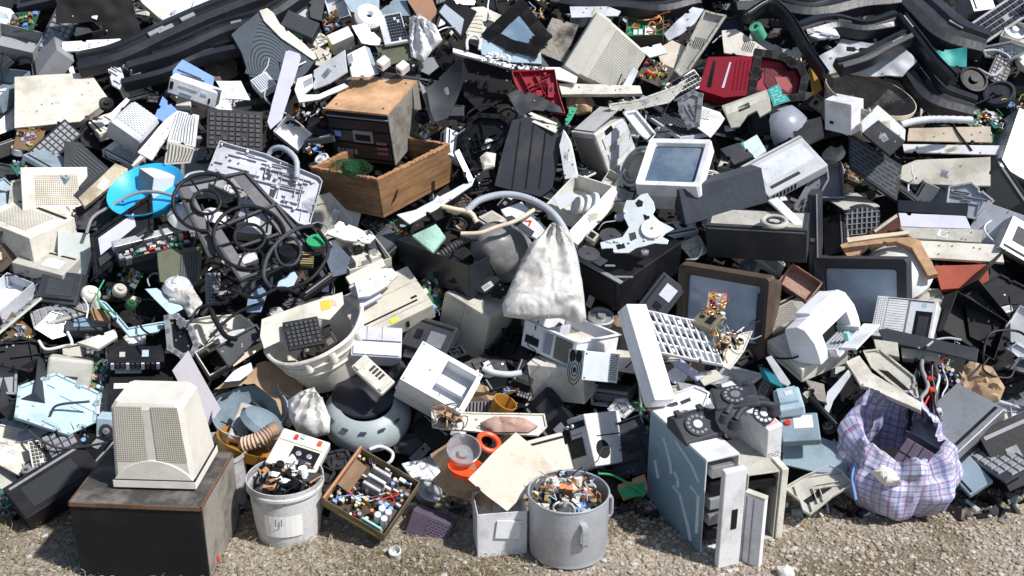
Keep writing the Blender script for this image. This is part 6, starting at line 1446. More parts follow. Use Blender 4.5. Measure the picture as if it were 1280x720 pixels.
# two black square fan frames with rings
def fanplate(quad, c, r, n, h, label, ref, seed):
    fr = NF(centroid(quad), n, h); q = [onplane(fr, p) for p in quad]; cc = onplane(fr, c); R = r/FPX*fr.dep
    th = Thing(fr, 'fan_shroud', label, 'fan frame', ref); m = MB(); m.ribbon(q, .014, -.012, .012, dgrey, closed=True); th.part('outer_frame', m)
    a, b, c_, d = [Vector(x) for x in q]; m = MB()
    for t0, t1 in ((.0, .16), (.8, 1.0)): m.prism([tuple(a.lerp(b, t0)), tuple(a.lerp(b, t1)), tuple(d.lerp(c_, t1)), tuple(d.lerp(c_, t0))], -.006, .0, P('dusty_black_panel', (.10, .10, .115), .5, .8, dcol=(.2, .19, .19)))
    th.part('side_plates', m)
    for rr, w, nm in ((R, .009, 'outer_ring'), (R*.42, .008, 'hub_ring')): m = MB(); m.torus((*cc, .012), rr, w, black, 36, 8); th.part(nm, m, bevel=0, smooth=True)
    m = MB()
    for k in range(7):
        t = 2*math.pi*k/7+seed; m.tube([(cc[0]+R*.42*math.cos(t), cc[1]+R*.42*math.sin(t), .012), (cc[0]+R*math.cos(t), cc[1]+R*math.sin(t), .012)], .005, black, 6)
    th.part('spokes', m, bevel=0); th.done()
fanplate([(221, 233), (307, 216), (370, 286), (262, 322)], (258, 254), 40, (0, .45), .30, 'black fan frame with a ring and spokes lying right of the cyan basin', 'the upper fan frame', .3)
fanplate([(262, 290), (345, 256), (392, 318), (300, 350)], (312, 298), 44, (.05, .45), .26, 'second black fan frame, lower and nearer the black cable loops', 'the lower fan frame', .8)
f = disc((232, 270), 22, .75, 80, h=.22); simple(f, lambda m, fr: m.rev([(0, .05), (fr.R*.5, .042), (fr.R*.85, .02), (fr.R, -.01)], white, 30), 'white_dome', 'dome', 'white plastic dome seen through the upper fan frame', 'the white dome', bevel=0, smooth=True)
f = disc((268, 270), 19, .5, 80, h=.20); simple(f, lambda m, fr: m.rev([(0, .03), (fr.R*.6, .022), (fr.R, 0)], white, 6), 'fan_blades', 'fan', 'white fan blades under the ring of the upper fan frame', 'the white fan blades', bevel=0, smooth=False)
# big light grey chassis panel
pan([(275, 178), (286, 182), (330, 194), (398, 223), (402, 228), (386, 284), (372, 280), (340, 250), (300, 224), (260, 214)], 'moulded_panel', 'panel', 'large pale grey moulded back panel full of ribs and bosses above the fan frames', 'the pale moulded panel', P('pale_violet_grey', (.50, .51, .58), .5, .5), n=(.1, .35), h=.20, T=.006, rim=.022, ribs=40, bosses=26, holes=[([(300, 194), (310, 196), (308, 206), (299, 204)], bwhite, 'white_square'), ([(330, 214), (340, 218), (337, 226), (328, 222)], black, 'opening'), ([(338, 236), (346, 238), (342, 248), (336, 244)], black, 'opening')])
# frame with lavender paper
pan([(115, 296), (188, 246), (190, 272), (190, 290), (120, 346)], 'picture_frame', 'frame', 'black frame holding a blank lavender sheet leaning below the cyan basin', 'the frame with the lavender sheet', black, n=(-.25, .3), h=.26, T=.02, rim=.012, holes=[([(123, 298), (167, 267), (170, 283), (126, 319)], lav, 'lavender_sheet', .003), ([(124, 324), (184, 286), (184, 290), (126, 334)], dgrey, 'rail', .012)])
pan([(170, 252), (188, 243), (190, 280), (172, 282)], 'dark_side', 'panel', 'dark grey vertical plate at the right end of the frame with the lavender sheet', 'the dark vertical plate', dgrey, n=(.2, .1), h=.26, T=.02)
f = F((150, 326), h=.28, dims=(None, None, .05), R=(244, 302), B=(140, 304), D=(150, 342))
def _vc(th, fr):
    W, D, H = fr.W, fr.D, fr.H; rnd = random.Random(6); m = MB(); m.box(-.002, W+.002, D*.7, D+.004, 0, H+.012, steel); th.part('silver_strip', m)
    m = MB(); m.box(W*.72, W*.8, D*.66, D*.7, H*.4, H, black); th.part('strip_hole', m, bevel=0)
    for i in range(38):
        m = MB(); x, y = W*rnd.uniform(.03, .97), D*rnd.uniform(.05, .65)
        m.cbox((x, y, H*.5), (rnd.uniform(.008, .03), rnd.uniform(.008, .02), H*rnd.uniform(.3, 1)), rnd.choice([black, brass, cream, ored, green, white, grey, steel])); th.part('component', m, bevel=0)
openbox(f, 'player_chassis', 'player chassis', 'opened tape player chassis with a silver strip and exposed parts below the upper fan frame', 'the opened player chassis', dgrey, t=.003, inner=oliv, extra=_vc)
pan([(196, 312), (253, 308), (250, 352), (240, 362), (200, 352)], 'dark_olive_case', 'case', 'dark olive case with fine vertical ribs under the opened player chassis', 'the dark olive case', oliv, n=(.1, .15), h=.12, T=.06, vent_=([(224, 352), (246, 352), (248, 314), (226, 316)], vent(dgrey, 'vlines', vs=(.012, 9, .4, 2))))
f = disc((222, 356), 19, .6, 90, h=.17); simple(f, lambda m, fr: m.rev([(0, .02), (fr.R*.5, .02), (fr.R*.8, .01), (fr.R, -.02)], lgrey, 26), 'white_cap', 'cap', 'dusty white round cap below the dark olive case', 'the dusty round cap', bevel=0, smooth=True)
pan([(60, 288), (112, 292), (116, 312), (104, 358), (60, 356)], 'pale_case_end', 'case', 'pale greenish-white case end at the left border under the frame with the lavender sheet', 'the pale case end', P('pale_green_white', (.56, .6, .58), .5, .4), n=(-.1, .2), h=.14, T=.08)
# left edge
pan([(60, 176), (100, 178), (136, 210), (138, 218), (100, 248), (60, 240)], 'dark_monitor', 'monitor', 'dark ribbed monitor back at the left border above the beige foam strip', 'the dark ribbed monitor', dgrey, n=(-.2, .35), h=.16, T=.1, vent_=([(70, 232), (102, 236), (134, 212), (100, 184)], vent(dgrey, 'lines', vs=(9, .016, 2, .5))))
pan([(98, 247), (144, 204), (160, 211), (158, 218), (106, 258)], 'foam_strip', 'foam', 'dirty beige foam strip lying diagonally left of the cyan basin', 'the beige foam strip', P('beige_foam', (.50, .44, .32), .9, .7, bump=.7), n=(0, .5), h=.22, T=.03)
pan([(98, 262), (140, 244), (152, 262), (128, 286), (98, 284)], 'blue_grey_box', 'box', 'dark blue-grey flat box under the beige foam strip', 'the dark flat box', dgrey, n=(-.1, .4), h=.12, T=.03, rim=.006)
for i, (p, r, mt, lb) in enumerate((
    ([(108, 292), (116, 272), (138, 258), (168, 242), (196, 240), (224, 247)], .008, grey, 'grey hose looping in front of the cyan basin'),
    ([(229, 226), (236, 218), (252, 215), (266, 219)], .007, hosem, 'thin pale hose arching right of the cyan basin'),
    ([(392, 282), (372, 286), (350, 300), (334, 322), (330, 346), (340, 360)], .010, dgrey, 'thick dark cable looping round the lower fan frame'),
    ([(330, 350), (352, 362), (384, 352), (404, 330), (410, 308), (398, 288)], .009, black, 'black cable loop running right of the lower fan frame, nearer the beige drive tray'),
    ([(350, 296), (344, 312), (352, 330), (368, 330), (376, 314), (368, 298), (354, 296)], .007, dgrey, 'small closed loop of dark cable inside the big cable loop'),
    ([(300, 352), (326, 346), (352, 334), (376, 322), (400, 318)], .006, black, 'thin black cable crossing the big cable loop'),
    ([(290, 362), (318, 372), (350, 360), (372, 366)], .008, black, 'black cable lying above the beige shell under the straps'),
    ([(252, 394), (262, 386), (270, 402), (282, 420), (296, 424)], .012, black, 'broad black strap bent over the beige shell'),
    ([(262, 422), (284, 400), (306, 386), (330, 378)], .007, black, 'black strap running up right toward the white laundry basket'),
    ([(238, 402), (250, 384), (280, 378), (300, 366)], .006, black, 'black cord curving left of the broad black strap'),
    ([(104, 372), (110, 384), (108, 398)], .004, white, 'thin white cord by the brush head'),
    ([(130, 350), (122, 368), (128, 384), (146, 392)], .004, green, 'thin green cord near the pale L bracket'),
    ([(380, 292), (392, 300), (404, 296), (410, 286), (398, 278), (386, 282)], .004, steel, 'thin bright wire ring round the green disc'))):
    hose([(x, y, .30 if 2 <= i <= 6 else .24) for x, y in p], r, 'cable' if i != 7 else 'strap', 'cable' if i not in (7, 8) else 'strap', lb, None, mt)
f = disc((396, 300), 13, .6, 95, h=.26); simple(f, lambda m, fr: m.rev([(0, .004), (fr.R, 0), (fr.R*.98, -.01), (0, -.01)], green, 24), 'green_disc', 'disc', 'dark green disc in a black ring right of the lower fan frame', 'the green disc', bevel=0, smooth=True)
f = disc((362, 318), 16, .6, 100, h=.24); simple(f, lambda m, fr: m.rev([(0, .03), (fr.R*.8, .03), (fr.R, .01), (fr.R, -.06), (0, -.06)], black, 24), 'black_motor', 'motor', 'black round motor inside the big cable loop', 'the black motor', bevel=0, smooth=True)
f = F((392, 335), h=.22, dims=(None, None, .02), L=(374, 333), B=(392, 312), D=(392, 342)); dev(f, 'coil_block', 'heat sink', 'small brass-striped block beside the black motor', 'the striped block', black, [('T', .05, .95, .08+.12*i, .13+.12*i, brass, 'stripe', dict(t=.004)) for i in range(7)])
pan([(348, 352), (368, 338), (372, 346), (366, 360), (346, 358)], 'pale_blue_plate', 'plate', 'pale blue flat plate inside the lower part of the black cable loop', 'the pale blue plate', pblue, n=(0, .5), h=.2)
pan([(310, 372), (326, 356), (334, 366), (326, 390), (308, 390)], 'blue_plate', 'plate', 'dull blue hexagonal plate below the black cable loop', 'the dull blue plate', P('dull_blue', (.16, .24, .36), .5, .5), n=(0, .5), h=.2)
f = F((380, 372), h=.24, dims=(None, .04, .03), R=(432, 334), B=(366, 364), D=(382, 380)); dev(f, 'black_rail', 'rail', 'long black rail with worn copper marks pointing up right above the white laundry basket', 'the long black rail', black, [('T', .1, .9, .3, .5, grey, 'groove'), ('T', .7, .85, .55, .8, copper, 'worn_mark')])
pan([(405, 318), (418, 300), (438, 322), (432, 342), (416, 346)], 'blue_grey_flap', 'flap', 'blue-grey flat panel between the green disc and the open beige drive tray', 'the blue-grey flat panel', P('slate', (.09, .12, .17), .5, .5), n=(0, .5), h=.2)
# ================================================================== left top
pan([(289, 43), (324, 14), (330, 12), (346, 34), (372, 50), (395, 74), (384, 90), (370, 104), (340, 100), (312, 96), (302, 66)], 'crt_monitor_back', 'monitor', 'blue-grey monitor back in shade with rings of fine vents and a cream edge', 'the shaded monitor with ring vents', P('slate_plastic', (.065, .085, .11), .5, .4), n=(.0, .3), h=.18, T=.12, vent_=([(306, 92), (368, 99), (384, 72), (326, 20)], P('slate_rings', (.075, .10, .13), .5, .4, vent='rings', vs=(.016, 0, 0, .42))))  # shade over the monitor back put into its dark colours
pan([(324, 13), (334, 10), (342, 16), (350, 30), (380, 54), (398, 72), (392, 75), (352, 48), (330, 26)], 'cream_edge', 'bezel', 'cream curved edge of a monitor along the top right of the shaded monitor', 'the cream curved edge', cream, n=(.1, .4), h=.24, T=.03)
f = F((390, 48), h=.2, dims=(None, None, None), L=(352, 26), B=(398, 28), D=(391, 56))
dev(f, 'black_recorder', 'recorder', 'black recorder with small green lights lying right of the shaded monitor', 'the black recorder with green marks', dgrey, [('F', .4, .7, .4, .6, green, 'green_marks'), ('F', .05, .3, .5, .6, lgrey, 'label')])
pan([(357, 64), (362, 63), (374, 67), (376, 72), (352, 150), (338, 162), (334, 152)], 'lavender_board', 'board', 'long pale lavender board standing in front of the shaded monitor', 'the lavender board', lav, n=(-.1, .15), h=.32, T=.012)
pan([(228, 74), (268, 96), (266, 108), (214, 104), (216, 88)], 'blue_cover', 'cover', 'cornflower blue louvred cover above the white cassette deck', 'the blue louvred cover', blue, n=(0, .45), h=.2, T=.02, holes=[([(222+4*i, 86+6*i), (252+4*i, 98+3*i), (251+4*i, 100+3*i), (221+4*i, 88+6*i)], dgrey, 'louvre') for i in range(2)])
pan([(203, 120), (222, 138), (204, 152), (193, 146)], 'blue_piece', 'casing', 'smaller cornflower blue casing piece below the white cassette deck', 'the smaller blue piece', blue, n=(-.1, .35), h=.22, T=.03)
f = F((272, 116), h=.25, dims=(None, .08, None), L=(210, 104), D=(268, 136), B=(277, 111))
dev(f, 'cassette_deck', 'cassette deck', 'white cassette deck with a pale blue scale lying above the vented monitor backs', 'the white cassette deck', white, [('F', .03, .1, .3, .75, black, 'dark_window'), ('F', .2, .6, .6, .7, pblue, 'blue_scale'), ('F', .25, .5, .2, .3, bgrey, 'button_row'), ('F', .68, .8, .55, .7, pblue, 'dial'), ('F', .85, .89, .2, .5, black, 'slot')], bevel=.006)
pan([(270, 101), (301, 101), (313, 125), (283, 123)], 'white_tile', 'panel', 'blank white square panel right of the white cassette deck', 'the white square panel', bwhite, n=(0, .5), h=.26, T=.01)
f = F((326, 116), h=.2, dims=(None, None, None), L=(312, 100), B=(346, 104), D=(328, 124)); dev(f, 'fan_heater', 'heater', 'small white heater with ribs between the white square panel and the lavender board', 'the small white heater', lgrey, [('T', .1, .9, .1, .9, vent(lgrey, 'lines'), 'ribbed_top', dict(t=.001))])
f = F((258, 185), h=.26, dims=(None, None, .02), R=(328, 181), B=(277, 139), D=(258, 192)); keyboard(f, 'black desktop keyboard standing up behind the pale moulded panel', 'the black keyboard', black, dgrey, rows=7, cols=8, split=False)
f = F((176, 178), h=.24, dims=(None, None, None), L=(136, 150), B=(205, 148), D=(170, 196))
crt(f, 'light grey monitor back with brick-like vents left of the white cassette deck', 'the brick-vented monitor', lgrey, bz=.12, s0=.98, s1=(.9, .9), vents=(('T', .08, .92, .2, .95, vent(lgrey, 'slots', vs=(.02, .010, .75, .42))),))
pan([(133, 146), (158, 122), (162, 125), (140, 150)], 'white_rim', 'bezel', 'white upper rim edge of the brick-vented monitor', 'the white rim edge', white, n=(0, .4), h=.30, T=.02)
pan([(172, 190), (206, 150), (222, 138), (226, 144), (206, 176), (190, 200)], 'white_bezel', 'bezel', 'broad white bezel face between the two vented monitor backs', 'the broad white bezel', white, n=(0, .4), h=.27, T=.02)
pan([(222, 138), (249, 144), (244, 184), (209, 176)], 'vented_monitor_top', 'monitor', 'light monitor top with long vent lines below the white cassette deck', 'the line-vented monitor top', lgrey, n=(0, .4), h=.27, T=.03, vent_=([(214, 174), (242, 182), (246, 146), (224, 140)], vent(lgrey, 'vlines', vs=(.014, 9, .4, 2))))
pan([(209, 177), (243, 186), (238, 204), (205, 206)], 'vented_monitor_side', 'monitor', 'beige shaded monitor side with dark lines below the line-vented monitor top', 'the shaded line-vented side', beige, n=(0, -.1), h=.26, T=.05, vent_=([(208, 203), (236, 201), (242, 187), (211, 180)], vent(beige, 'vlines', vs=(.014, 9, .5, 2))))
pan([(60, 96), (112, 90), (135, 122), (130, 130), (100, 152), (60, 160)], 'cream_case', 'case', 'cream rounded case corner at the left border below the long black bumper', 'the cream case corner', cream, n=(-.1, .4), h=.18, T=.08)
f = disc((133, 129), 9, .8, 90, h=.24); simple(f, lambda m, fr: m.rev([(0, .012), (fr.R*.3, .012), (fr.R*.4, .0), (fr.R, .004), (fr.R, -.02)], black, 20), 'black_pulley', 'wheel', 'black pulley wheel with an orange hub beside the cream case corner', 'the black pulley', bevel=0, smooth=True)
pan([(134, 84), (148, 76), (155, 96), (150, 112), (140, 106)], 'grey_keypad', 'keypad', 'grey keypad scrap above the cream case corner', 'the grey keypad scrap', lgrey, n=(0, .4), h=.22, T=.015, ribs=6)
f = F((164, 88), h=.24, L=(152, 82), B=(173, 80), D=(164, 100)); dev(f, 'grey_bracket_box', 'bracket', 'small grey bracket box on the end of the long black bumper', 'the grey bracket box', grey, [('F', .2, .8, .2, .8, black, 'opening')])
# black bumpers
def bumper(pts, w, label, ref, h=.2, mat=gblack, wob=0):
    """a long pressed strip with a folded profile, swept along pixels"""
    W = [at(x, y, h) for x, y in pts]; P_ = cat_rom([p - W[0] for p in W], 6); fr = Fr(); fr.M = Matrix.Translation(W[0]); fr.px = pts[len(pts)//2]
    prof = [(-.5, 0), (-.46, .035), (-.2, .05), (-.12, .03), (.1, .035), (.2, .06), (.44, .05), (.5, 0), (.42, -.01), (-.42, -.01)]
    m = MB(); secs = []
    N_ = Vector((0, -.6, .8))
    for i, p in enumerate(P_):
        t = (P_[min(i+1, len(P_)-1)] - P_[max(i-1, 0)]).normalized(); s = t.cross(N_).normalized(); nn = s.cross(t)
        k = 1 + wob*noise.noise(p*4)
        secs.append([tuple(p + s*a*w*k + nn*b*1.2) for a, b in prof])
    m.loft(secs, mat); th = Thing(fr, 'car_bumper', label, 'bumper', ref); th.part('skin', m, bevel=.003)
    m = MB(); rnd = random.Random(int(pts[0][0]))
    for k in range(max(2, len(P_)//6)):
        i = rnd.randrange(1, len(P_)-1); t = (P_[i+1]-P_[i-1]).normalized(); s = t.cross(N_).normalized(); nn = s.cross(t); c = P_[i] + s*w*rnd.uniform(-.25, .3) + nn*.045
        R = Matrix((t, s, nn)).transposed(); m.cbox(tuple(c), (rnd.uniform(.04, .1), w*rnd.uniform(.1, .25), .012), rnd.choice([grey, black, dgrey]), R)
    th.part('clips', m, 0, bevel=0); th.done()
bumper([(100, 84), (150, 72), (210, 44), (270, 18), (350, -12)], .16, 'long dark car bumper running up right from the left border, the upper one', 'the upper left bumper', .22)
bumper([(160, 84), (220, 66), (280, 40), (330, 26), (380, -6)], .14, 'second dark car bumper just below and parallel to the upper left one', 'the second left bumper', .18)
bumper([(155, 106), (190, 98), (216, 90), (250, 74), (300, 62)], .10, 'short dark bumper piece above the white cassette deck', 'the short left bumper', .12)
bumper([(915, 6), (960, 4), (1010, 14), (1060, 4), (1120, -4)], .22, 'wide dark bumper lying along the very top right of the heap', 'the topmost bumper', .18, wob=.2)
bumper([(930, 26), (960, 10), (985, 28), (1008, 66), (1030, 98)], .05, 'curved dark bumper strip bending down above the red front', 'the curved bumper strip', .30)
bumper([(1000, 44), (1040, 34), (1080, 40), (1122, 30)], .13, 'dark bumper with white holes below the topmost one', 'the bumper with white holes', .24, wob=.3)
bumper([(1046, 88), (1078, 78), (1104, 64), (1132, 50)], .09, 'straight dark bar lying on the white broken shell', 'the straight dark bar', .34)
bumper([(1124, 26), (1146, 54), (1166, 80), (1190, 104)], .07, 'dark edge strip running down right at the top right corner', 'the dark edge strip', .30)
bumper([(1130, -6), (1156, 18), (1186, 44), (1230, 60)], .24, 'broad blue-black bumper in the top right corner', 'the corner bumper', .18, wob=.25)
bumper([(1120, 60), (1150, 100), (1170, 124), (1215, 140)], .2, 'blue-black shell below the dark edge strip', 'the blue-black shell', .14, wob=.2)
pan([(1020, 72), (1046, 58), (1052, 48), (1130, 60), (1146, 78), (1128, 96), (1060, 92), (1030, 96)], 'white_broken_shell', 'casing', 'large broken white shell between dark bumpers at the upper right', 'the white broken shell', lgrey, n=(0, .5), h=.2, T=.01, wob=.03, holes=())
pan([(1058, 58), (1086, 60), (1084, 65), (1058, 63)], 'black_handle', 'handle', 'black slot handle on the large broken white shell', 'the black slot handle', black, n=(0, .5), h=.27, T=.008)
pan([(1024, 34), (1044, 36), (1050, 46), (1024, 48), (1010, 44)], 'white_holed_piece', 'plastic piece', 'white holed plastic piece lying on the bumper with white holes', 'the white holed piece', bwhite, n=(0, .5), h=.34, T=.02, ribs=5)
f = disc((944, 33), 8, .6, 120, h=.3); simple(f, lambda m, fr: m.rev([(fr.R*.5, 0), (fr.R, 0), (fr.R, -.08), (fr.R*.5, -.08), (fr.R*.5, 0)], P('mint_pipe', (.1, .42, .27), .5, .3), 20), 'green_pipe', 'pipe', 'short green pipe end left of the curved bumper strip', 'the green pipe end', bevel=0, smooth=True)
pan([(1160, 66), (1215, 58), (1215, 84), (1166, 80)], 'teal_bag', 'plastic bag', 'teal plastic scrap at the right border beside the dark edge strip', 'the teal scrap', teal, n=(0, .4), h=.22, T=.004, wob=.03)
pan([(938, 40), (958, 50), (975, 62), (1000, 58), (1002, 72), (986, 82), (962, 66), (935, 58)], 'grey_torn_shell', 'casing', 'grey torn shell above the red front', 'the grey torn shell', greige, n=(0, .4), h=.14, T=.005, wob=.03)
pan([(902, 38), (920, 36), (968, 68), (946, 72), (905, 66)], 'long_white_panel', 'panel', 'long off-white panel running down to the red set', 'the long off-white panel', cream, n=(0, .5), h=.2, T=.012)
# barrel
f = disc((1088, 118), 56, .36, 70, h=.26)
bucket(f, 'big weathered cream tub with a stained grey inside lying tilted at the upper right', 'the big weathered tub', P('cream_weathered', (.6, .54, .42), .7, .8), [(f.R*.86, -.17), (f.R*.98, -.03), (f.R*1.04, -.015), (f.R*1.04, .008)], 'round_tub', 'tub', barrel_in)
f = F((1152, 112), h=.08, dims=(None, .03, None), L=(1102, 100), D=(1150, 150), B=(1156, 108)); openbox(f, 'window_frame', 'frame', 'pale box frame with a frosted pane standing behind the big weathered tub', 'the pale box frame', white, t=.008, inner=pblue, open_='F')
f = F((1064, 131), h=.48, dims=(None, .1, None), L=(1030, 124), D=(1064, 170), B=(1074, 126))
dev(f, 'white_cube', 'box', 'white cube-shaped case with a small black mark below the big weathered tub', 'the white cube', white, [('F', .2, .34, .25, .34, black, 'black_mark')], bevel=.004)
pan([(1076, 152), (1097, 131), (1132, 162), (1131, 176), (1098, 150), (1078, 166)], 'white_box_rim', 'box', 'white box with a dark open side right of the white cube', 'the white box with the dark side', white, n=(.1, .3), h=.44, T=.05)
pan([(1078, 166), (1098, 150), (1131, 177), (1112, 194)], 'dark_box_side', 'panel', 'dark flat side set in the white box right of the white cube', 'the dark inset side', dgrey, n=(.1, .3), h=.43, T=.03)
hose([(1126, 156, .3), (1146, 151, .3), (1170, 149, .3), (1215, 150, .3)], .018, 'ribbed_pipe', 'pipe', 'pale grey ribbed pipe running to the right border', 'the ribbed pipe', lgrey, ridge=.08, k=10)
pan([(1010, 86), (1018, 78), (1028, 112), (1016, 120)], 'yellow_strip', 'strip', 'mustard yellow strip left of the big weathered tub', 'the mustard strip', P('mustard', (.5, .32, .06), .6, .4), n=(0, .4), h=.22, T=.008)
pan([(985, 170), (1000, 152), (1026, 146), (1030, 172), (1010, 180)], 'mouldy_shell', 'casing', 'mottled grey mouldy shell below the smoky visor', 'the mouldy shell', granite, n=(0, .4), h=.14, T=.02, wob=.02)
# ================================================================== top centre left
crumple([(512, 22), (524, 18), (534, 24), (545, 32), (553, 50), (540, 62), (530, 76), (514, 70), (511, 50)], 'white_plastic_bag', 'plastic bag', 'crumpled bright white plastic bag at the top centre', 'the crumpled white plastic', P('thin_white_film', (.74, .75, .78), .35, .15, bump=.05), h=.26, bulge=.05, rough=.026, scale=9, apex=(520, 20))
f = F((481, 56), h=.26, dims=(None, None, .015), R=(511, 51), B=(475, 18), D=(482, 62))
keyboard(f, 'pale keyboard with dark keys standing upright left of the crumpled white plastic', 'the pale upright keyboard', lgrey, dgrey, rows=9, cols=6, split=False, region=(.3, .97, .05, .95))
f = disc((461, 20), 18, .8, 70, h=.26); simple(f, lambda m, fr: m.rev([(fr.R*.18, .0), (fr.R*.3, .02), (fr.R*.8, .02), (fr.R, 0), (fr.R*.98, -.02)], bwhite, 32), 'white_reel', 'reel', 'bright white reel with a small hole left of the pale upright keyboard', 'the white reel', bevel=0, smooth=True)
pan([(440, 34), (456, 30), (478, 50), (474, 56), (452, 54)], 'white_plate', 'plate', 'bent white plate below the white reel', 'the bent white plate', bwhite, n=(0, .45), h=.24, T=.006, wob=.02)
f = F((415, 56), h=.26, dims=(None, None, None), L=(408, 44), B=(442, 44), D=(418, 70)); dev(f, 'white_device', 'device', 'white device with a bright yellow end label left of the white reel', 'the device with the yellow label', white, [('F', .1, .9, .2, .95, yellow, 'yellow_label')])
pan([(392, 88), (431, 62), (434, 90), (412, 104), (392, 112)], 'angled_panel', 'panel', 'pale blue-white angled panel behind the stereo, the left of two', 'the left angled panel', lgrey, n=(-.3, .35), h=.24, T=.012)
pan([(434, 68), (456, 57), (468, 92), (462, 96), (440, 96)], 'angled_panel', 'panel', 'white squarish panel with a grey window directly behind the stereo, the right of two', 'the right angled panel', white, n=(.1, .35), h=.26, T=.05, holes=[([(434, 70), (440, 66), (442, 76), (436, 80)], grey, 'grey_window')])
pan([(456, 57), (462, 60), (474, 92), (468, 94)], 'slate_side', 'panel', 'slate blue side piece right of the white squarish panel', 'the slate side piece', bgrey, n=(.4, .2), h=.24, T=.02)
pan([(372, 98), (390, 92), (392, 108), (380, 118), (398, 118), (430, 104), (436, 108), (400, 124), (374, 128), (368, 112)], 'white_shell', 'shell', 'white cornered shell lying left of the stereo', 'the white cornered shell', white, n=(0, .45), h=.2, T=.014, holes=[([(379, 102), (390, 96), (391, 104), (380, 110)], grey, 'grey_square')])
pan([(470, 58), (512, 54), (516, 74), (482, 82)], 'olive_tray', 'tray', 'dark olive board below the pale upright keyboard', 'the olive board', oliv, n=(0, .4), h=.2, T=.01, rim=.008)
for i, (x, y) in enumerate(((470, 76), (494, 82))):
    f = F((x+8, y+6), h=.26, dims=(None, None, None), L=(x, y), B=(x+18, y-2), D=(x+9, y+14)); dev(f, 'white_connector_block', 'block', ['small white plastic block on the olive board, the left one', 'small white plastic block with holes right of the other, above the stereo'][i], None, bwhite, [('F', .2, .8, .3, .6, black, 'slot')])
f = F((522, 98), h=.12, dims=(None, None, None), L=(476, 90), B=(530, 90), D=(520, 112)); dev(f, 'dark_radio', 'radio', 'dark flat radio body behind the right end of the stereo', 'the dark flat radio', dgrey, [('T', .1, .9, .2, .8, black, 'panel'), ('F', .05, .95, .4, .5, grey, 'scale')])
pan([(577, 76), (581, 78), (579, 104), (562, 150), (548, 156), (540, 140), (534, 112), (556, 92)], 'black_fin', 'shell', 'upright pointed black shell right of the stereo', 'the pointed black shell', dgrey, n=(-.2, .2), h=.2, T=.01, bend=.6)
pan([(566, 60), (600, 66), (676, 82), (674, 92), (640, 92), (640, 120), (600, 140), (580, 120)], 'black_cavity', 'television shell', 'big near-black sheet standing in for a shadowed hollow above the broken black casing', 'the big black hollow', void, n=(0, .35), h=.04, T=.02)  # flat sheet, near black in place of the shade in a hollow
pan([(566, 60), (640, 80), (680, 84), (678, 88), (640, 86), (566, 65)], 'white_ledge', 'ledge', 'thin white-topped ledge along the top of the big black hollow', 'the thin white ledge', white, n=(0, .5), h=.24, T=.02)
pan([(598, 48), (676, 66), (677, 80), (640, 78), (602, 68)], 'teal_grey_board', 'board', 'long pale teal board behind the thin white ledge', 'the pale teal board', pblue, n=(0, .2), h=.2, T=.012)
hose([(584, 62, .28), (584, 50, .3), (592, 44, .3), (600, 50, .3), (599, 62, .28)], .008, 'white_loop', 'cable', 'looped white cable left of the pale teal board', 'the looped white cable', white)
stuff_pile((618, 72), .09, .04, 40, 'white lumps of broken foam along the thin white ledge', [bwhite, white, white], h=.26, dome=.02, size=(.012, .03), wires=0, seed=22)
stuff_pile((655, 86), .10, .04, 60, 'black cinders below the pale teal board', [black, dgrey, grey, black], h=.22, dome=.02, size=(.01, .02), wires=0, seed=23)
pan([(582, 14), (590, 9), (604, 8), (634, 22), (628, 34), (618, 52), (584, 48), (580, 30)], 'cream_appliance', 'appliance', 'ivory appliance with fine slots and a dark oval hole right of the top centre', 'the ivory appliance', cream, n=(0, .35), h=.2, T=.06, holes=[([(603, 27), (612, 25), (619, 28), (617, 35), (606, 33)], dgrey, 'oval_hole')], vent_=([(584, 44), (602, 47), (604, 16), (585, 17)], vent(cream, 'lines', vs=(9, .02, 2, .2))))
pan([(612, 44), (650, 9), (680, 46), (666, 64), (640, 58)], 'small_television', 'television', 'small dark television lying on its back with a pale blue screen at the top centre', 'the small television on its back', black, n=(0, .35), h=.26, T=.08, rim=.012, holes=[([(623, 46), (650, 17), (673, 46), (663, 58)], screend, 'screen', .008)])
pan([(545, 14), (560, -4), (596, 14), (582, 40), (576, 48)], 'dark_modem', 'device', 'dark tilted device with a pale printed label left of the ivory appliance', 'the dark device with the label', black, n=(-.1, .4), h=.22, T=.03, holes=[([(549, 15), (556, 5), (580, 24), (576, 44)], P('label_grey', (.42, .48, .55), .6, .3), 'printed_label')])
pan([(505, -6), (540, -2), (546, 12), (544, 32), (524, 24)], 'brown_board', 'board', 'reddish brown board behind the crumpled white plastic', 'the reddish brown board', P('red_brown', (.36, .19, .11), .6, .4), n=(.1, .3), h=.16, T=.01)
pan([(474, 14), (496, -4), (506, -4), (514, 20), (478, 20)], 'slate_panel', 'panel', 'slate grey panel behind the pale upright keyboard', 'the slate grey panel', bgrey, n=(0, .3), h=.16, T=.01)
pan([(428, -4), (474, -6), (474, 14), (456, 20), (438, 14)], 'clear_cover', 'cover', 'bluish clear plastic cover at the top edge above the white reel', 'the bluish cover', pblue, n=(0, .4), h=.14, T=.02)
pan([(355, -8), (380, -8), (392, 20), (380, 26), (366, 14)], 'pale_panel', 'panel', 'pale grey tall panel at the top edge above the black recorder', 'the pale tall panel', lgrey, n=(.2, .2), h=.16, T=.015)
pan([(384, -8), (408, -8), (402, 26), (388, 22)], 'slate_case', 'case', 'slate case beside the pale tall panel at the top edge', 'the slate case', dgrey, n=(.2, .2), h=.16, T=.05)
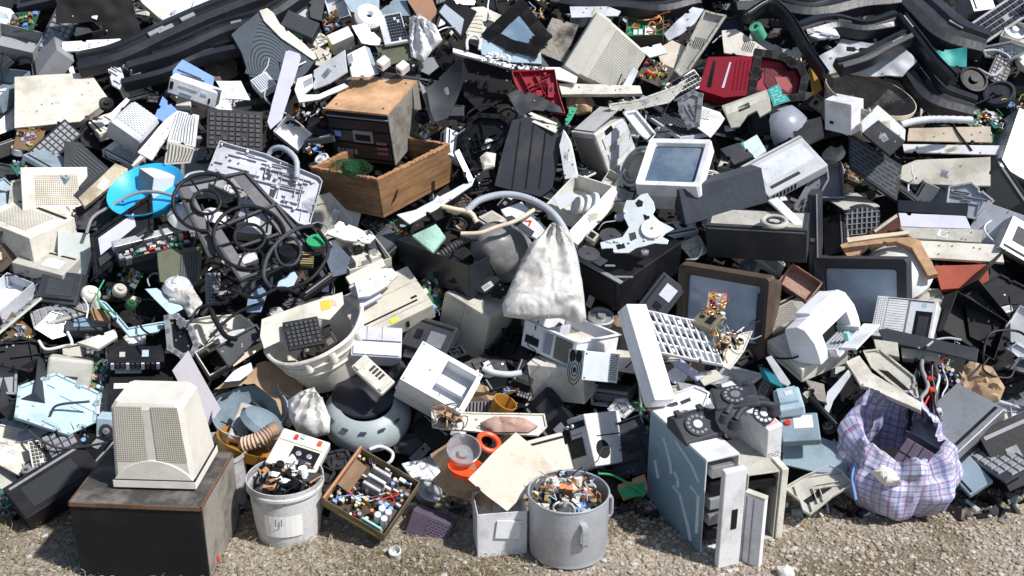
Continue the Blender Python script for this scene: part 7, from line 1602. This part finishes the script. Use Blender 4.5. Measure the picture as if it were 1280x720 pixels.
# top left corner
pan([(60, -10), (162, -10), (178, 46), (152, 52), (126, 52), (128, 26), (60, 30)], 'black_sheet', 'sheet', 'large matt black sheet hanging at the top left corner', 'the black sheet', void, n=(.1, .2), h=.26, T=.01, wob=.03)
pan([(60, 52), (150, 48), (158, 56), (148, 64), (60, 64)], 'white_panel', 'panel', 'white panel below the black sheet at the left border', 'the white panel under the sheet', white, n=(0, .5), h=.22, T=.015)
pan([(170, -8), (244, -8), (242, 8), (204, 26), (196, 20), (178, 4)], 'ivory_shell', 'shell', 'ivory appliance shell at the top edge right of the black sheet', 'the ivory shell', cream, n=(0, .4), h=.16, T=.05, holes=[([(200, 20), (236, 4), (240, 12), (204, 26)], lgrey, 'control_plate'), ([(212, 16), (220, 12), (221, 16), (213, 20)], black, 'switch')])
crumple([(176, 46), (188, 34), (204, 30), (220, 36), (208, 44), (184, 50)], 'white_rubble_bag', 'bag', 'torn white bag lump above the upper left bumper', 'the torn white lump', bwhite, h=.2, bulge=.03, rough=.03, scale=18)
pan([(246, -6), (300, -8), (268, 12), (220, 40), (206, 40), (236, 20)], 'white_shell', 'shell', 'long white shell strip along the upper side of the upper left bumper', 'the long white strip', white, n=(0, .5), h=.14, T=.015, wob=.01)
pan([(880, 10), (868, 30), (850, 44), (836, 50), (830, 40), (850, 22), (866, 8)], 'curved_white_fender', 'fender', 'curved white fender strip left of the slanted beige channel', 'the curved white fender', lgrey, n=(0, .5), h=.16, T=.01, wob=.02)
bumper([(700, 2), (760, 6), (820, 12), (870, 2)], .16, 'blue-black bumper along the top edge behind the opened box', 'the top centre bumper', .1, wob=.3)
for i, (pts, mt, lb) in enumerate((([(712, 8), (760, 8), (776, 14), (772, 20), (714, 22)], lgrey, 'pale panel strip behind the top of the tipped beige monitor'), ([(800, 60), (826, 54), (834, 66), (812, 72)], bwhite, 'white shard with a small dark ring below the opened box'), ([(776, 110), (792, 84), (798, 88), (786, 112)], lgrey, 'grey-white rack strip at the lower right corner of the tipped beige monitor'), ([(700, 84), (722, 96), (720, 104), (690, 98), (680, 84)], white, 'white shard beside the open red casing'))):
    pan(pts, 'plastic_shard', 'scrap piece', lb, None, mt, n=(0, .5), h=.18+.02*i, T=.012)
pan([(706, 152), (712, 134), (722, 134), (714, 150), (708, 158)], 'green_circuit_strip', 'circuit board', 'small bright green circuit strip left of the monitor with ring vents', 'the green circuit strip', P('bright_pcb', (.05, .36, .2), .5, .4), n=(0, .4), h=.3, T=.003, bosses=6)
# ------------------------------------------------------------------ camera, light, world
def setting():
    cam = bpy.data.cameras.new('camera'); co = bpy.data.objects.new('camera', cam); link(co)
    cam.sensor_width = 36; cam.lens = FPX/1280*36; cam.clip_end = 2000
    co.location = CAM; co.rotation_euler = (math.pi/2 - PITCH, 0, 0)
    bpy.context.scene.camera = co
    sd = Vector((.55, -.30, .78)).normalized()      # towards the sun
    el = math.asin(sd.z); az = math.atan2(sd.x, sd.y)
    L = bpy.data.lights.new('sun', 'SUN'); L.energy = 4.4; L.angle = R_(2.2); L.color = (1, .97, .93)
    lo = bpy.data.objects.new('sun', L); link(lo); lo.rotation_euler = (-sd).to_track_quat('-Z', 'Y').to_euler()
    w = bpy.data.worlds.new('World'); bpy.context.scene.world = w; w.use_nodes = True; nt = w.node_tree
    sky = nt.nodes.new('ShaderNodeTexSky'); sky.sky_type = 'NISHITA'; sky.sun_disc = False; sky.sun_elevation = el; sky.sun_rotation = az
    bg = nt.nodes['Background']; bg.inputs[1].default_value = .085; nt.links.new(sky.outputs[0], bg.inputs[0])
    vs = bpy.context.scene.view_settings; vs.view_transform = 'Standard'; vs.look = 'None'; vs.exposure = .3; vs.gamma = 1
setting()
sc = bpy.context.scene
sc.cycles.max_bounces = 5; sc.cycles.diffuse_bounces = 3; sc.cycles.glossy_bounces = 3; sc.cycles.transmission_bounces = 5; sc.cycles.use_denoising = True
def mark(o, kind): o['kind'] = kind
def mesh_np(name, V, Fq, mats, mi, kind, label):
    me = bpy.data.meshes.new(name); me.from_pydata(V, [], Fq)
    for m in mats: me.materials.append(m)
    me.polygons.foreach_set('material_index', mi)
    o = bpy.data.objects.new(name, me); link(o); mark(o, kind); o['label'] = label
    return o
# ground: one sheet to the horizon, pebbly earth
gm, nt, b = _new('pebbly_earth'); vec, tc, oi = coords(nt)
vor = N(nt, 'ShaderNodeTexVoronoi'); nt.links.new(vec, vor.inputs['Vector']); vor.inputs['Scale'].default_value = 70
c0 = mix(nt, vor.outputs['Color'], (.20, .165, .125), (.44, .39, .33)); big = noise_tex(nt, vec, 2.5, 5)
c1 = mix(nt, ramp(nt, big, .4, .65), c0, (.15, .12, .075)); nt.links.new(c1, b.inputs['Base Color']); b.inputs['Roughness'].default_value = .95
bp = N(nt, 'ShaderNodeBump'); bp.inputs['Strength'].default_value = .8; bp.inputs['Distance'].default_value = .01; nt.links.new(vor.outputs['Distance'], bp.inputs['Height']); nt.links.new(bp.outputs[0], b.inputs['Normal'])
g = MB(); g.add([(-400, -400, 0), (400, -400, 0), (400, 400, 0), (-400, 400, 0)], [(0, 1, 2, 3)], gm)
o = build(g, 'ground', bevel=0, recalc=False); o['kind'] = 'structure'; o['label'] = 'pebbly earth with dry grass in front of the scrap heap'
# gravel
rnd = np.random.RandomState(5)
ico = bmesh.new(); bmesh.ops.create_icosphere(ico, subdivisions=1, radius=1); iv = np.array([v.co[:] for v in ico.verts]); ifc = [[v.index for v in f.verts] for f in ico.faces]; ico.free()
pm = [P('pebble_a', (.42, .35, .26), .85, .4), P('pebble_b', (.45, .40, .34), .85, .4), P('pebble_c', (.28, .24, .19), .85, .4), P('pebble_d', (.52, .50, .47), .8, .3), P('pebble_e', (.34, .25, .16), .85, .3)]
def pebbles(n, x0, x1, y0, y1, s0, s1):
    V = []; Fq = []; mi = []
    for i in range(n):
        x, y = rnd.uniform(x0, x1), rnd.uniform(y0, y1)
        dens = min(1, max(.45, (x+.25)/.5))
        if rnd.rand() > dens: continue
        s = s0 + (s1-s0)*rnd.rand()**3
        k = iv * (s*rnd.uniform(.7, 1.3), s*rnd.uniform(.7, 1.3), s*rnd.uniform(.4, .7)) * (1+rnd.uniform(-.2, .2, (len(iv), 1)))
        a = rnd.uniform(0, 6.28); ca, sa = math.cos(a), math.sin(a)
        k = np.stack([k[:, 0]*ca-k[:, 1]*sa+x, k[:, 0]*sa+k[:, 1]*ca+y, k[:, 2]+s*.2], 1)
        b0 = len(V); V += k.tolist(); Fq += [[b0+j for j in f] for f in ifc]; mi += [rnd.choice(5, p=[.3, .25, .22, .13, .1])]*len(ifc)
    return mesh_np('gravel', V, Fq, pm, mi, 'stuff', 'loose tan and grey gravel on the ground in front of the heap')
pebbles(26000, -2.4, 2.4, 3.45, 4.6, .003, .014)
gr = [P('dry_grass_a', (.34, .30, .21), .9, .2), P('dry_grass_b', (.28, .22, .13), .9, .2), P('dry_grass_c', (.14, .17, .06), .9, .2)]
V = []; Fq = []; mi = []
for i in range(26000):
    x, y = rnd.uniform(-2.4, 2.3), rnd.uniform(3.4, 4.7)
    if rnd.rand() > (.75 if x < .15 else .07) or noise.noise(Vector((x*2.5, y*2.5, 4))) < -.12: continue
    a = rnd.uniform(0, 6.28); L = rnd.uniform(.015, .06); up = rnd.uniform(.05, .8); dx, dy = math.cos(a), math.sin(a); w = rnd.uniform(.0008, .002)
    p1 = (x+dx*L*.5, y+dy*L*.5, L*up*.7+.004); p2 = (x+dx*L, y+dy*L, L*up*.6+.003)
    b0 = len(V); V += [(x-dy*w, y+dx*w, .001), (x+dy*w, y-dx*w, .001), (p1[0]+dy*w, p1[1]-dx*w, p1[2]), (p1[0]-dy*w, p1[1]+dx*w, p1[2]), p2]
    Fq += [[b0, b0+1, b0+2, b0+3], [b0+3, b0+2, b0+4]]; k = rnd.choice(3, p=[.5, .4, .1]); mi += [k, k]
mesh_np('dry_grass', V, Fq, gr, mi, 'stuff', 'matted dry grass on the earth in front of the heap')
# core of the heap: lumpy fine debris, coloured near black to imitate shaded gaps
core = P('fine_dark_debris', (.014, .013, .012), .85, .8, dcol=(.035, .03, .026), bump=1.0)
def core_z(x, y):
    z = (y - Y0 - .02) * SL - .13
    z = min(z, 1.9 + .1*math.sin(x*1.3))
    z *= 1 if y < 9 else max(0, 1-(y-9)/2.5)
    ed = min(1, max(0, (5.6-abs(x))/1.5)); z *= ed
    z += .07*noise.noise(Vector((x*3, y*3, 0))) + .05*noise.noise(Vector((x*9, y*9, 3)))
    return max(-.05, z)
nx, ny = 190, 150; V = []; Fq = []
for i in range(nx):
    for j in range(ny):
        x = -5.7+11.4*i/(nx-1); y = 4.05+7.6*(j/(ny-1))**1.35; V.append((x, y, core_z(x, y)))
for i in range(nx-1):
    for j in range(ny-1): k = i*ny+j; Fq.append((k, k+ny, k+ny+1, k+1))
o = mesh_np('scrap_debris', V, Fq, [core], [0]*len(Fq), 'stuff', 'fine broken debris coloured dark for the shade in the depths of the heap')
# loose shards all over the core
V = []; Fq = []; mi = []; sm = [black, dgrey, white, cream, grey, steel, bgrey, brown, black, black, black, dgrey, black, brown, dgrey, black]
bx = np.array([(x, y, z) for x in (-.5, .5) for y in (-.5, .5) for z in (-.5, .5)]); bf = [(0, 1, 3, 2), (4, 6, 7, 5), (0, 4, 5, 1), (2, 3, 7, 6), (0, 2, 6, 4), (1, 5, 7, 3)]
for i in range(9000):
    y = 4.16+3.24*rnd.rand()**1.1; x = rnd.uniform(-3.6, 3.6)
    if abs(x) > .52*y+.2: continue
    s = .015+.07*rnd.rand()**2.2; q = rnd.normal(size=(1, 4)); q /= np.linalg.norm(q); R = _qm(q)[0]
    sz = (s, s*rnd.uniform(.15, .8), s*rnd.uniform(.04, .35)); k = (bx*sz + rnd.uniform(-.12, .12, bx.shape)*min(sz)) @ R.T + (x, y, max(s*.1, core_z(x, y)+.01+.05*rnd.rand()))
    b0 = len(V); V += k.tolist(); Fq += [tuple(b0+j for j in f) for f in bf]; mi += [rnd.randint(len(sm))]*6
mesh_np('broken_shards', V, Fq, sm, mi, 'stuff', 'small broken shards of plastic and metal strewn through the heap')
# ------------------------------------------------------------------ smaller scrap wherever the depths of the heap show
rf = random.Random(21)
REFS = [(t[1], t[2]) for t in THINGS if t[1]]
USED = set(t[0]['label'] for t in THINGS)
def where(px, base):
    """a label that says where: nearest landmarks and the side it lies on"""
    near = sorted(REFS, key=lambda r: (r[1][0]-px[0])**2 + (r[1][1]-px[1])**2)[:9]
    def side(r):
        dx, dy = px[0]-r[1][0], px[1]-r[1][1]
        return ('right of' if dx > 0 else 'left of') if abs(dx) > abs(dy) else ('below' if dy > 0 else 'above')
    for r in near:
        l = '%s %s %s' % (base, side(r), r[0])
        if l not in USED and len(l.split()) <= 16: USED.add(l); return l
    for a in near:
        for b_ in near:
            l = '%s between %s and %s' % (base, a[0], b_[0])
            if a is not b_ and l not in USED and len(l.split()) <= 16: USED.add(l); return l
    USED.add(base); return base
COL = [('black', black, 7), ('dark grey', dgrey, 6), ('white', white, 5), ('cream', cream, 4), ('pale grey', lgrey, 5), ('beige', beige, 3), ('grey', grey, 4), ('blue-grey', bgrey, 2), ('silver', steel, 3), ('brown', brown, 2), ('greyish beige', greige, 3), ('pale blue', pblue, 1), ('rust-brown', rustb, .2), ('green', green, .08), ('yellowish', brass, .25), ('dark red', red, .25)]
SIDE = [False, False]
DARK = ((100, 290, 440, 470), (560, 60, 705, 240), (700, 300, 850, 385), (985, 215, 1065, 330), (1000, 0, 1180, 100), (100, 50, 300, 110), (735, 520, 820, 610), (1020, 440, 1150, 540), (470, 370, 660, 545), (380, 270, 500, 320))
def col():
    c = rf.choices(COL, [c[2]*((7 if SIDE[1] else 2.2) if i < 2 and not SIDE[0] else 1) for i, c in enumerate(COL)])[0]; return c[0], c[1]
HN = Vector((0, -SL, 1)).normalized()
def rfr(px, py, h, W, D, H):
    n = (HN*1.3 + Vector((rf.gauss(0, 1), rf.gauss(0, 1), rf.gauss(0, 1)))*.42).normalized()
    x = n.orthogonal().normalized(); x = Matrix.Rotation(rf.uniform(0, 6.28), 3, n) @ x; y = n.cross(x)
    fr = Fr(); c = at(px, py, h) - x*W/2 - y*D/2 - n*H/2
    fr.M = Matrix(((x.x, y.x, n.x, c.x), (x.y, y.y, n.y, c.y), (x.z, y.z, n.z, c.z), (0, 0, 0, 1))); fr.W, fr.D, fr.H = W, D, H; fr.px = (px, py); return fr
def filler(px, py, big, h):
    k = rf.random(); cn, cm = col(); s = rf.uniform(.75, 1.25) * big; sz = 'small' if s < .8 else ('middle-sized' if s < 1.25 else 'large')
    if k < .26:
        n = rf.choice([4, 4, 5, 6]); r = 26*s; a0 = rf.uniform(0, 6.28); e = rf.uniform(.35, .9)
        pts = [(px+r*math.cos(a)*1.0, py-r*e*math.sin(a)) for a in [a0+2*math.pi*(i+rf.uniform(-.22, .22))/n for i in range(n)]]
        sh = {4: 'four-cornered', 5: 'five-sided', 6: 'jagged'}[n]
        pan(pts, 'plastic_fragment', 'scrap piece', where((px, py), '%s %s %s plastic fragment' % (sz, cn, sh)), None, cm, n=(rf.uniform(-.4, .4), rf.uniform(.1, .65)), h=h, T=rf.uniform(.004, .02), rim=rf.choice([0, .01, .02]), ribs=rf.choice([0, 4, 9]), bosses=rf.choice([0, 3]))
    elif k < .50:
        W, D, H = .19*s, .13*s*rf.uniform(.7, 1.2), .05*s*rf.uniform(.5, 1.4); dk = black if cm is not black else grey
        ft = [('T', .05, .95, .1, .16, dk, 'seam'), ('F', .1, .6, .3, .6, dk, 'slot')]
        q = rf.random()
        if q < .35 and cm.name in ('beige_plastic', 'cream_plastic', 'greige_plastic', 'white_plastic', 'light_grey_plastic', 'dark_grey_plastic', 'black_plastic', 'mid_grey_plastic'): ft.append(('T', .2, .85, .25, .85, vent(cm, rf.choice(['slots', 'lines', 'dots'])), 'vent_grille', dict(t=.001)))
        elif q < .7: ft += [('T', .15, .5, .35, .8, rf.choice([paper, lgrey, dgrey, steel]), 'label_plate', dict(t=.002)), ('T', .65, .8, .4, .7, dk, 'opening')]
        nm, ct = rf.choice([('disk_drive', 'disk drive'), ('set_top_box', 'electronics box'), ('small_radio', 'radio'), ('power_adapter', 'power adapter')])
        dev(rfr(px, py, h, W, D, H), nm, ct, where((px, py), '%s %s %s' % (sz, cn, ct)), None, cm, ft, bevel=.004)
    elif k < .60:
        W, D = .15*s, .10*s; pm_, pn = rf.choice([(pcb, 'green'), (pcbb, 'brown'), (black, 'black'), (pcb, 'green')])
        board(rfr(px, py, h, W, D, .004), where((px, py), '%s %s circuit board' % (sz, pn)), None, pm_, dens=int(26*s), tall=.025, seed=int(px*3+py))
    elif k < .70:
        ang = rf.uniform(0, 6.28); r = 26*s; n = rf.randint(5, 8); p = []
        for i in range(n): p.append((px+r*math.cos(ang)*rf.uniform(.6, 1.1), py+r*.7*math.sin(ang)*rf.uniform(.6, 1.1), h+rf.uniform(0, .06))); ang += rf.uniform(.6, 1.1)
        cn = rf.choice(['black', 'black', 'grey', 'white', 'dark grey']); hose(p, rf.uniform(.003, .008), 'loose_cable', 'cable', where((px, py), '%s looped %s cable' % (sz, cn)), None, {'black': black, 'grey': hosem, 'white': white, 'dark grey': dgrey}[cn], n=7)
    elif k < .80:
        openbox(rfr(px, py, h, .15*s, .11*s, .05*s), 'metal_tray' if cm in (steel, bgrey) else 'open_casing', 'tray', where((px, py), '%s open %s tray' % (sz, cn)), None, cm, t=.004, inner=cm)
    elif k < .86:
        keyboard(rfr(px, py, h, .20*s, .09*s, .012), where((px, py), '%s %s keypad' % (sz, cn)), None, cm, dgrey if cm in (white, cream, lgrey, beige) else grey, rows=4, cols=9, split=False, name='keypad', cat='keypad')
    elif k < .93:
        f = disc((px, py), 13*s, rf.uniform(.4, .8), rf.uniform(50, 130), h=h); simple(f, lambda m, fr: (m.rev([(0, .02), (fr.R*.3, .02), (fr.R*.34, .004), (fr.R*.8, .004), (fr.R*.84, .014), (fr.R, .012), (fr.R, -.02), (0, -.02)], cm, 26)), 'plastic_roller', 'wheel', where((px, py), '%s %s round plastic roller' % (sz, cn)), None, bevel=0, smooth=True)
    else:
        r = 20*s; pts = [(px+r*rf.uniform(.7, 1.1)*math.cos(a), py+r*.75*rf.uniform(.7, 1.1)*math.sin(a)) for a in [i*6.283/7 for i in range(7)]]
        cn = rf.choice(['white', 'pale grey', 'brown']); crumple(pts, 'crumpled_wrap', 'plastic wrap', where((px, py), '%s crumpled %s wrap' % (sz, cn)), None, {'white': bag, 'pale grey': lgrey, 'brown': card}[cn], n=(rf.uniform(-.3, .3), rf.uniform(.2, .6)), h=h, bulge=.02, rough=.025, scale=15, step=.02)
dg = None
def gap(px, py):
    d = ray(px, py); ok, loc, nn, i, ob, mm = bpy.context.scene.ray_cast(dg, CAM, d.normalized())
    return ok and ob.name.split('.')[0] in ('scrap_debris', 'broken_shards', 'ground', 'dry_grass', 'gravel'), ob
count = 0
for ps, (step, big, h0, cap) in enumerate(((42, 1.35, .02, 110), (27, .95, .01, 130), (20, .62, .03, 110))):
    bpy.context.view_layer.update(); dg = bpy.context.evaluated_depsgraph_get(); c0 = 0
    cand = [(x+rf.uniform(-.4, .4)*step, y+rf.uniform(-.4, .4)*step) for x in range(-10, 1300, step) for y in range(-14, 636, step)]
    rf.shuffle(cand)
    for x, y in cand:
        if y > 598 + (30 if 500 < x < 1060 or x < 480 else 0): continue
        side = x < 92 or x > 1186
        g0, ob = gap(x, y)
        if not g0: continue
        q = 8*big; nb = sum(gap(x+a, y+b_)[0] for a, b_ in ((-q, 0), (q, 0), (0, -q), (0, q)))
        if nb < (3 if ps < 2 else 2): continue
        if c0 >= cap: break
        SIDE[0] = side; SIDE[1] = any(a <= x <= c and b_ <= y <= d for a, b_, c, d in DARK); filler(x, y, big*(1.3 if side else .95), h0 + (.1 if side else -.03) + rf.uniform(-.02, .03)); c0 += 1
    count += c0; print('filler pass', ps, c0)
# loose cables draped over the heap
for i in range(46):
    x, y = rf.uniform(110, 1180), rf.uniform(10, 560)
    if 470 < x < 740 and 270 < y < 420: continue
    ang = rf.uniform(0, 6.28); L = rf.uniform(9, 20); p = []; X, Y = x, y; h = rf.uniform(.12, .26)
    for k in range(rf.randint(4, 8)): p.append((X, Y, h+rf.uniform(-.05, .03))); ang += rf.uniform(-.8, .8); X += L*math.cos(ang); Y += L*.7*math.sin(ang)
    cn = rf.choice(['black', 'black', 'grey', 'white', 'dark grey', 'black', 'grey', 'black']); hose(p, rf.uniform(.0025, .0055), 'thin_cable', 'cable', where((x, y), 'thin %s cable draped' % cn), None, {'black': black, 'grey': hosem, 'white': white, 'dark grey': dgrey, 'green': green, 'blue': blue}[cn], n=6)
